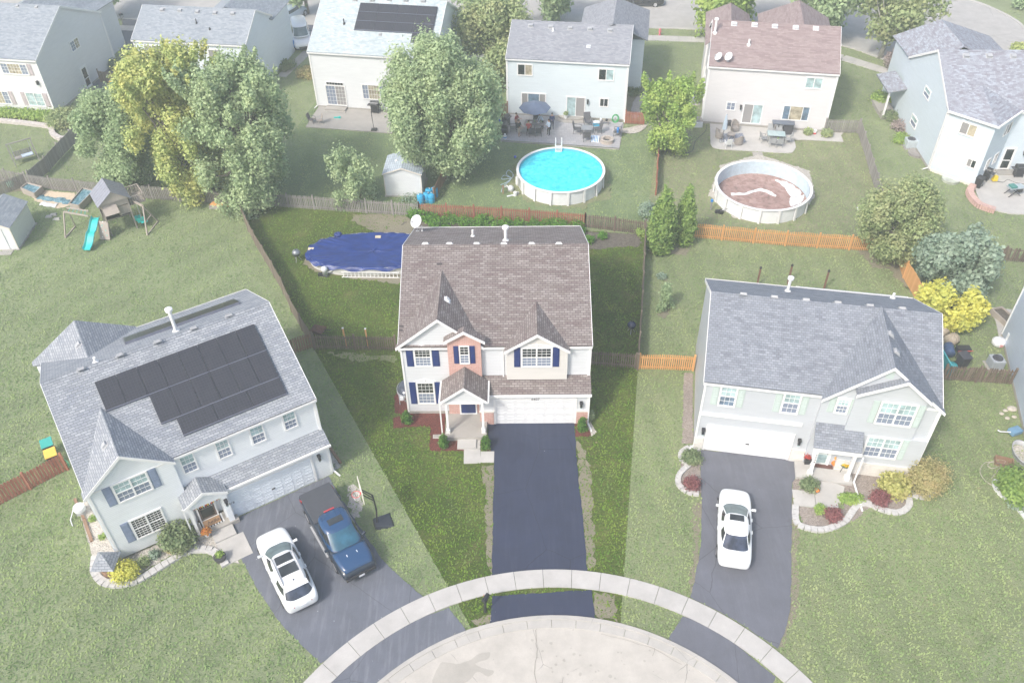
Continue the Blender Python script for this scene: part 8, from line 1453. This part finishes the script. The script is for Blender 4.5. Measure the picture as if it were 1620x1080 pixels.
# ================= porch things =================
def pumpkin(name_lb, loc, r, col=(.75, .22, .04), nm='pumpkin'):
    m = MB(); N_ = 24; rings = []
    for i in range(9):
        ph = math.pi*i/8; rings.append([m.p(((math.sin(ph)*r*(1-.07*abs(math.sin(k*math.pi/3)))+.001)*math.cos(2*math.pi*k/N_), (math.sin(ph)*r*(1-.07*abs(math.sin(k*math.pi/3)))+.001)*math.sin(2*math.pi*k/N_), r*.8-math.cos(ph)*r*.8)) for k in range(N_)])
    for i in range(8):
        for k in range(N_): m.fidx([rings[i][k], rings[i][(k+1) % N_], rings[i+1][(k+1) % N_], rings[i+1][k]])
    m2 = MB(); m2.tube([(0, 0, r*1.5), (.02, 0, r*1.5+.08)], .02, 6); t = thing(nm, name_lb, 'pumpkin', loc); m.build('flesh', paint(col, .5), t, smooth=True); m2.build('stem', W_BROWN, t); return t
b = g(1322, 736, .2); pumpkin('large bottom pumpkin of the stack of three on the right-hand porch', tuple(b), .32); pumpkin('middle yellow-orange pumpkin of the stack of three', (b.x, b.y, .68), .24, (.80, .36, .07)); pumpkin('small top pumpkin of the stack of three', (b.x+.03, b.y, 1.04), .19)
pumpkin('small pumpkin at the corner of the walk by the rose bush', tuple(g(1292, 777, .1)), .16)
t = thing('flower_cart', 'dark green little cart full of yellow flowers beside the stacked pumpkins', 'flower cart', tuple(g(1335, 741, .2))); m = MB(); m.lathe([(.2, .25), (.36, .45), (.32, .45)], (0, 0), 12); m.build('basket', paint((.05, .12, .1)), t); leaves('flowers', [(0, 0, .5, .27, .27, .12)], 420, .06, leafmat((.75, .50, .02), (.85, .62, .05), (.75, .4, .05), .3), t, 4); m = MB(); [m.bar((x, y, 0), (x*.6, y*.6, .3), .03) for x in (-.3, .3) for y in (-.25, .25)]; m.bar((-.25, .3, .4), (-.3, .4, .95), .03); m.bar((.25, .3, .4), (.3, .4, .95), .03); m.bar((-.3, .4, .95), (.3, .4, .95), .06); m.build('frame', BLACK, t)
p = HG.g(1301, 733, .2); m = MB(); m.box(-.55, .55, -.3, .3, 0, .02); o = m.build('doormat', paint((.13, .06, .05), .9, var=.25, ns=20)); o.location = g(1301.5, 734, .215); o.rotation_euler = (0, 0, R(-10.5)); tag(o, 'dark red-brown doormat with a line of writing, in front of the pumpkin porch door', 'doormat')
t = thing('planter', 'black slanted planter with red flowers and a pumpkin on a stick', 'planter', tuple(g(1275, 733, .1))); m = MB(); m.hexa([(-.14, -.14, 0), (.14, -.14, 0), (.14, .14, 0), (-.14, .14, 0), (-.2, -.2, .55), (.2, -.2, .55), (.2, .2, .55), (-.2, .2, .55)]); m.build('pot', BLACK, t); leaves('flowers', [(0, 0, .65, .2)], 260, .07, leafmat((.45, .06, .05), (.6, .12, .1), (.4, .1, .06), .3), t, 4); m = MB(); m.tube([(0, .1, .6), (.1, .2, 1.2)], .015, 5); m.lathe([(.02, 1.15), (.09, 1.22), (.08, 1.32), (.02, 1.36)], (.1, .2), 10); m.build('pumpkin_pick', paint((.75, .25, .05)), t)
H = HH; q = H.g(335, 822, .3); t = thing('doormat', 'tan hello mat on a black and white striped rug at the solar-roofed house door', 'doormat', tuple(g(335.5, 824.5, .31)), R(31.4)); m = MB(); [m.box(-.62+.155*i, -.545+.155*i, -.34, .34, 0, .012) for i in range(8)]; m.build('dark_stripe', BLACK, t); m = MB(); m.box(-.66, .62, -.33, .33, -.004, .008); m.build('white_rug', WHITE, t); m = MB(); m.box(-.48, .46, -.25, .25, .014, .03); o = m.build('mat', paint((.42, .26, .15), .9), t); text('hello', (Vector((0, 0, 0)), Vector((1, 0, 0)), Vector((0, 1, 0)), Vector((0, 0, 1))), .05, -.03, .34, t, name='lettering', out=.032, italic=.35)
t = thing('flower_pot', 'white pot of red and orange flowers on the solar-roofed house porch', 'plant pot', tuple(g(328, 846, .3))); m = MB(); m.lathe([(.14, 0), (.2, .28)], (0, 0), 12); m.build('pot', WHITE, t); leaves('flowers', [(0, 0, .36, .26, .26, .14)], 420, .06, leafmat((.55, .14, .05), (.70, .38, .06), (.3, .3, .08), .4), t, 6)
t = thing('flower_pot', 'dark round tub with green and white plants at the foot of the solar-roofed house steps', 'plant pot', tuple(g(350, 886))); m = MB(); m.lathe([(.26, 0), (.34, .4), (.3, .4)], (0, 0), 16); m.build('pot', DARK, t); m = MB(); m.cyl((0, 0), .3, .3, .34, 14); m.build('soil', SOIL, t); leaves('foliage', [(0, .05, .5, .2)], 220, .08, L_LIME, t, 5)
t = thing('autumn_garland', 'string of red, yellow and white leaf bunting over the solar-roofed house door', 'garland', tuple(H.root.location), R(31.4)); fp = H.front(yp_ if 'yp_' in globals() else -1.6)
a = H.L(g(306, 803, 2.4)); c_ = H.L(g(345, 786, 2.4)); m = MB()
for i in range(14): f = i/13; p = a.lerp(c_, f); p.z = 2.4-.1*math.sin(math.pi*f); m.poly([(p.x-.07, p.y, p.z), (p.x+.07, p.y, p.z), (p.x, p.y-.03, p.z-.2)], i % 3)
m.build('pennants', [paint((.6, .08, .05)), paint((.75, .5, .05)), WHITE], t); m = MB(); m.tube([a, a.lerp(c_, .5)+Vector((0, 0, -.08)), c_], .01, 4); m.build('cord', MET, t)
# ================= people =================
SKIN = paint((.42, .26, .19), .6, var=.05); SHOE = paint((.08, .08, .09)); HAIR = paint((.03, .02, .015), .7)
def person(label, loc, rz, shirt, pants, sit=False, arms=((.25, .1, 1.0), (-.25, .1, 1.0)), lean=0.0, shorts=False, sleeve='short', h=1.75, shoe=None, hair=None, hairlen=0):
    t = thing('person', label, 'person', loc, R(rz)); k = h/1.75; V = []; E = []; Rd = []
    def v(p, r, par=None):
        V.append((p[0]*k, p[1]*k, p[2]*k)); Rd.append(r*k)
        if par is not None: E.append((par, len(V)-1))
        return len(V)-1
    hz = .5 if sit else .93; ln = lambda z: lean*(z-hz)                   # faces -y
    pel = v((0, 0, hz), .135); bel = v((0, -ln(hz+.15), hz+.17), .13, pel); ch = v((0, -ln(hz+.4), hz+.40), .155, bel); ne = v((0, -ln(hz+.55), hz+.53), .06, ch); hd = v((0, -ln(hz+.62)-.01, hz+.64), .085, ne); tp = v((0, -ln(hz+.72)-.0, hz+.76), .085, hd); no = v((0, -ln(hz+.66)-.105, hz+.665), .018, hd)
    for s in (1, -1):
        hp = v((.095*s, 0, hz-.04), .10, pel)
        if sit: kn = v((.12*s, -.42, hz-.02), .065, hp); an = v((.12*s, -.40, .1), .042, kn)
        else: kn = v((.11*s, -.02+.03*s, .5), .062, hp); an = v((.12*s, .02*s, .09), .042, kn)
        fz = V[an]; v((fz[0]/k, fz[1]/k-.16, .04), .035, an)
        sh = v((.19*s, -ln(hz+.46), hz+.46), .062, ch); hx, hy, hzz = arms[0 if s > 0 else 1]; H_ = Vector((hx, hy, hzz)); S_ = Vector((.19*s, -ln(hz+.46), hz+.46)); mid = (H_+S_)/2; d = (H_-S_); L = d.length; off = math.sqrt(max(0, .29**2-(L/2)**2)); el = mid+Vector((.35*s, .35, -.85)).normalized()*off
        e = v(el, .042, sh); w = v(H_, .028, e); f = (H_-el).normalized(); pm = v(H_+f*.06, .032, w); q = f.cross(Vector((0, 0, 1))).normalized()
        for j, (o_, l_) in enumerate(((-.03, .075), (-.01, .085), (.01, .08), (.03, .065))): a_ = v(H_+f*.10+q*o_, .011, pm); v(H_+f*(.10+l_*.6)+q*o_+Vector((0, 0, -.02)), .009, a_)
        th = v(H_+f*.05-q*.05*s, .012, pm); v(H_+f*.08-q*.065*s, .01, th)
    me = bpy.data.meshes.new('body'); me.from_pydata(V, E, []); o = bpy.data.objects.new('body', me); sc.collection.objects.link(o); sm = o.modifiers.new('skin', 'SKIN'); 
    for i, r in enumerate(Rd): me.skin_vertices[0].data[i].radius = (r, r)
    me.skin_vertices[0].data[0].use_root = True; sb = o.modifiers.new('sub', 'SUBSURF'); sb.levels = 2; dg = bpy.context.evaluated_depsgraph_get(); nm = bpy.data.meshes.new_from_object(o.evaluated_get(dg)); bpy.data.objects.remove(o)
    o = bpy.data.objects.new('body', nm); sc.collection.objects.link(o); o.parent = t; nm.materials.clear(); [nm.materials.append(x) for x in (SKIN, shirt, pants, shoe or SHOE)]; nm.polygons.foreach_set('use_smooth', [True]*len(nm.polygons))
    for p in nm.polygons:
        c = p.center/k; z = c.z; ax = abs(c.x); idx = 0
        if z < .08: idx = 3
        elif z < hz+.02 and (not sit or c.y > -.6): idx = 2 if not (shorts and z < .48) else 0
        elif z < hz+.51 and ax < .30: idx = 1
        dS = min((Vector((c.x, c.y, c.z))-Vector((x, y, zz))).length for x, y, zz in arms)
        if dS < (.24 if sleeve == 'short' else .08) and z > .5: idx = 0
        elif dS < .24 and sleeve == 'long' and z > .5: idx = 1
        p.material_index = idx
    hc = Vector((0, -ln(hz+.70), hz+.715))*k; m = MB(); N_ = 14; rg = []
    for i in range(6): ph = math.pi*.5*i/5; rg.append([m.p(hc+Vector((math.sin(ph)*.098*math.cos(a*6.283/N_), math.sin(ph)*.108*math.sin(a*6.283/N_)+.012, math.cos(ph)*.11-.01))*k) for a in range(N_)])
    if hairlen: rg.append([m.p(hc+Vector((.09*math.cos(a*6.283/N_), max(.0, .11*math.sin(a*6.283/N_))+.02, -.04-hairlen*(math.sin(a*6.283/N_) > 0)))*k) for a in range(N_)])
    for i in range(len(rg)-1):
        for a in range(N_): m.fidx([rg[i][a], rg[i][(a+1) % N_], rg[i+1][(a+1) % N_], rg[i+1][a]])
    m.build('hair', hair or HAIR, t, smooth=True); m = MB()
    for s in (-1, 1): m.box(hc.x+s*.03-.012, hc.x+s*.03+.012, hc.y-.094*k, hc.y-.088*k, hc.z-.06, hc.z-.045)
    m.build('eyes', BLACK, t); m = MB(); m.box(-.025, .025, hc.y-.09*k, hc.y-.08*k, hc.z-.125, hc.z-.115); m.build('mouth', paint((.3, .1, .09)), t); return t
person('person in black T-shirt and khaki shorts standing at the left of the dining table', tuple(g(821, 216, .06)), 55, paint((.02, .02, .022), .8), paint((.48, .42, .35), .8), arms=((.18, -.32, 1.02), (-.12, -.34, 1.0)), shorts=True)
person('person in dark red shirt standing behind the one in black, under the parasol edge', tuple(g(817, 205, .06)), 60, paint((.28, .03, .05), .8), paint((.05, .05, .07), .8), arms=((.15, -.42, 1.15), (-.25, -.15, 1.0)))
person('person in red and black top sitting at the front left of the dining table', tuple(g(836, 212, .02)), 170, paint((.35, .06, .06), .8), paint((.03, .03, .04), .8), sit=True, arms=((.2, -.4, .75), (-.2, -.4, .75)), lean=.3)
person('person in light blue shirt leaning on the right end of the dining table', tuple(g(858, 204, .06)), -75, paint((.50, .60, .74), .8), paint((.06, .07, .1), .8), arms=((.2, -.5, .80), (-.15, -.5, .80)), lean=.5, sleeve='long', hairlen=.12)
person('person in pale blue long shirt and black trousers standing right of the dining table', tuple(g(868, 214, .06)), -60, paint((.55, .66, .80), .8), paint((.02, .02, .025), .8), arms=((.25, -.3, 1.0), (-.2, -.3, 1.0)), sleeve='long', hairlen=.1, h=1.68)
person('person in navy clothes standing against the house wall with hands together', tuple(g(873, 206, .06)), 5, paint((.03, .05, .13), .8), paint((.03, .035, .07), .8), arms=((.06, -.25, 1.15), (-.06, -.26, 1.12)), sleeve='long', h=1.8, shoe=WHITE)
# ================= grass tufts =================
def inpoly(X, Y, P):
    c = np.zeros(len(X), bool); n = len(P)
    for i in range(n):
        x0, y0, x1, y1 = P[i][0], P[i][1], P[(i+1) % n][0], P[(i+1) % n][1]
        if y0 == y1: continue
        c ^= ((y0 > Y) != (y1 > Y)) & (X < (x1-x0)*(Y-y0)/(y1-y0)+x0)
    return c
def tufts():
    rs = np.random.RandomState(3); n = 900000; X = rs.uniform(-62, 62, n); Y = rs.uniform(12, 102, n)
    V = np.stack([X, Y, np.full(n, -CH)], 1); zc = V @ np.array(cF); u = np.abs(V @ np.array(cX)/zc*CF)/810; v = np.abs(V @ np.array(cD)/zc*CF)/540
    k = (u < 1.06) & (v < 1.1) & (rs.rand(n) < np.clip((44/zc)**1.6*1.2, 0, 1)); X, Y = X[k], Y[k]
    ok = np.ones(len(X), bool); soft = rs.rand(len(X)) < .5
    for nm, P in EXC:
        xs = [p[0] for p in P]; ys = [p[1] for p in P]; b_ = np.where((X > min(xs)) & (X < max(xs)) & (Y > min(ys)) & (Y < max(ys)))[0]
        if len(b_): q = inpoly(X[b_], Y[b_], P); ok[b_[q & ~(soft[b_] & (nm == 'bare_soil'))]] = False
    for H, W, D in HOUSES:
        c, q = math.cos(H.root.rotation_euler.z), math.sin(H.root.rotation_euler.z); dx, dy = X-H.o.x, Y-H.o.y; lx, ly = dx*c+dy*q, dy*c-dx*q; ok &= ~((lx > -.05) & (lx < W+.05) & (ly > (-1.0 if W > 11 and H.o.y < 50 else -.05)) & (ly < D+.05))
    for cx_, cy_, r_ in ((1.78, 11.4, 12.3), (pc.x, pc.y, 3.8), (pc2.x, pc2.y, 4.0), (-12.8, 54.7, 2.4), (-9, 54.7, 2.6)): ok &= (X-cx_)**2+(Y-cy_)**2 > r_*r_
    rr = np.hypot(X-1.78, Y-11.34); ok &= ~((rr > 13.92) & (rr < 15.05))
    X, Y = X[ok], Y[ok]
    lot = inpoly(X, Y, [tuple(g(*a)) for a in ((374, 320), (1021, 372), (1009, 588), (981, 985), (870, 992), (745, 992), (497, 552))]); print('tufts', len(X), lot.sum())
    for sel, m_ in ((lot, leafmat((.075, .165, .012), (.17, .28, .028), (.26, .29, .06), .35, .15, .8, (R(60), 1.4))), (~lot & (X < 2) & (Y < 63), leafmat((.225, .31, .13), (.285, .375, .16), (.32, .375, .185), .4, .15, .7, (R(-52), 1.2))), (~lot & ((X >= 2) | (Y >= 63)), leafmat((.235, .31, .13), (.29, .37, .16), (.335, .37, .19), .4, .15, .7, (R(80), 1.0)))):  # tufts outside the lot lightened, the hazy white fade is in their colour
        x, y = X[sel], Y[sel]; m = len(x); a = rs.uniform(0, 6.283, m); e = rs.uniform(.2, .9, m); w = rs.uniform(.03, .075, m); L = rs.uniform(.035, .075, m); z = np.full(m, .02)
        A = np.stack([np.cos(a), np.sin(a), 0*a], 1)*w[:, None]; B = np.stack([-np.sin(a)*np.cos(e), np.cos(a)*np.cos(e), np.sin(e)], 1)*L[:, None]; C = np.stack([x, y, z], 1)
        Vq = np.stack([C-A*.6, C+A*.6, C+A*.5+B*1.6, C-A*.4+B*1.9], 1).reshape(-1, 3); o = fastmesh('grass', Vq, np.arange(m*4).reshape(-1, 4), m_); tag(o, kind='stuff')
tufts()
# ================= hazy air =================
HZ = .0015
mb = MB(); mb.box(-235, 235, -85, 335, -1, 42.5); o = mb.build('haze', bpy.data.materials.new('haze_air')); tag(o, kind='stuff')
m = o.data.materials[0]; m.use_nodes = True; nt = m.node_tree; nt.nodes.clear(); out = nt.nodes.new('ShaderNodeOutputMaterial'); pv = nt.nodes.new('ShaderNodeVolumePrincipled')
pv.inputs['Color'].default_value = (.90, .97, .96, 1); pv.inputs['Density'].default_value = HZ; pv.inputs['Anisotropy'].default_value = 0.0; nt.links.new(pv.outputs[0], out.inputs['Volume'])
sc.cycles.volume_bounces = 1
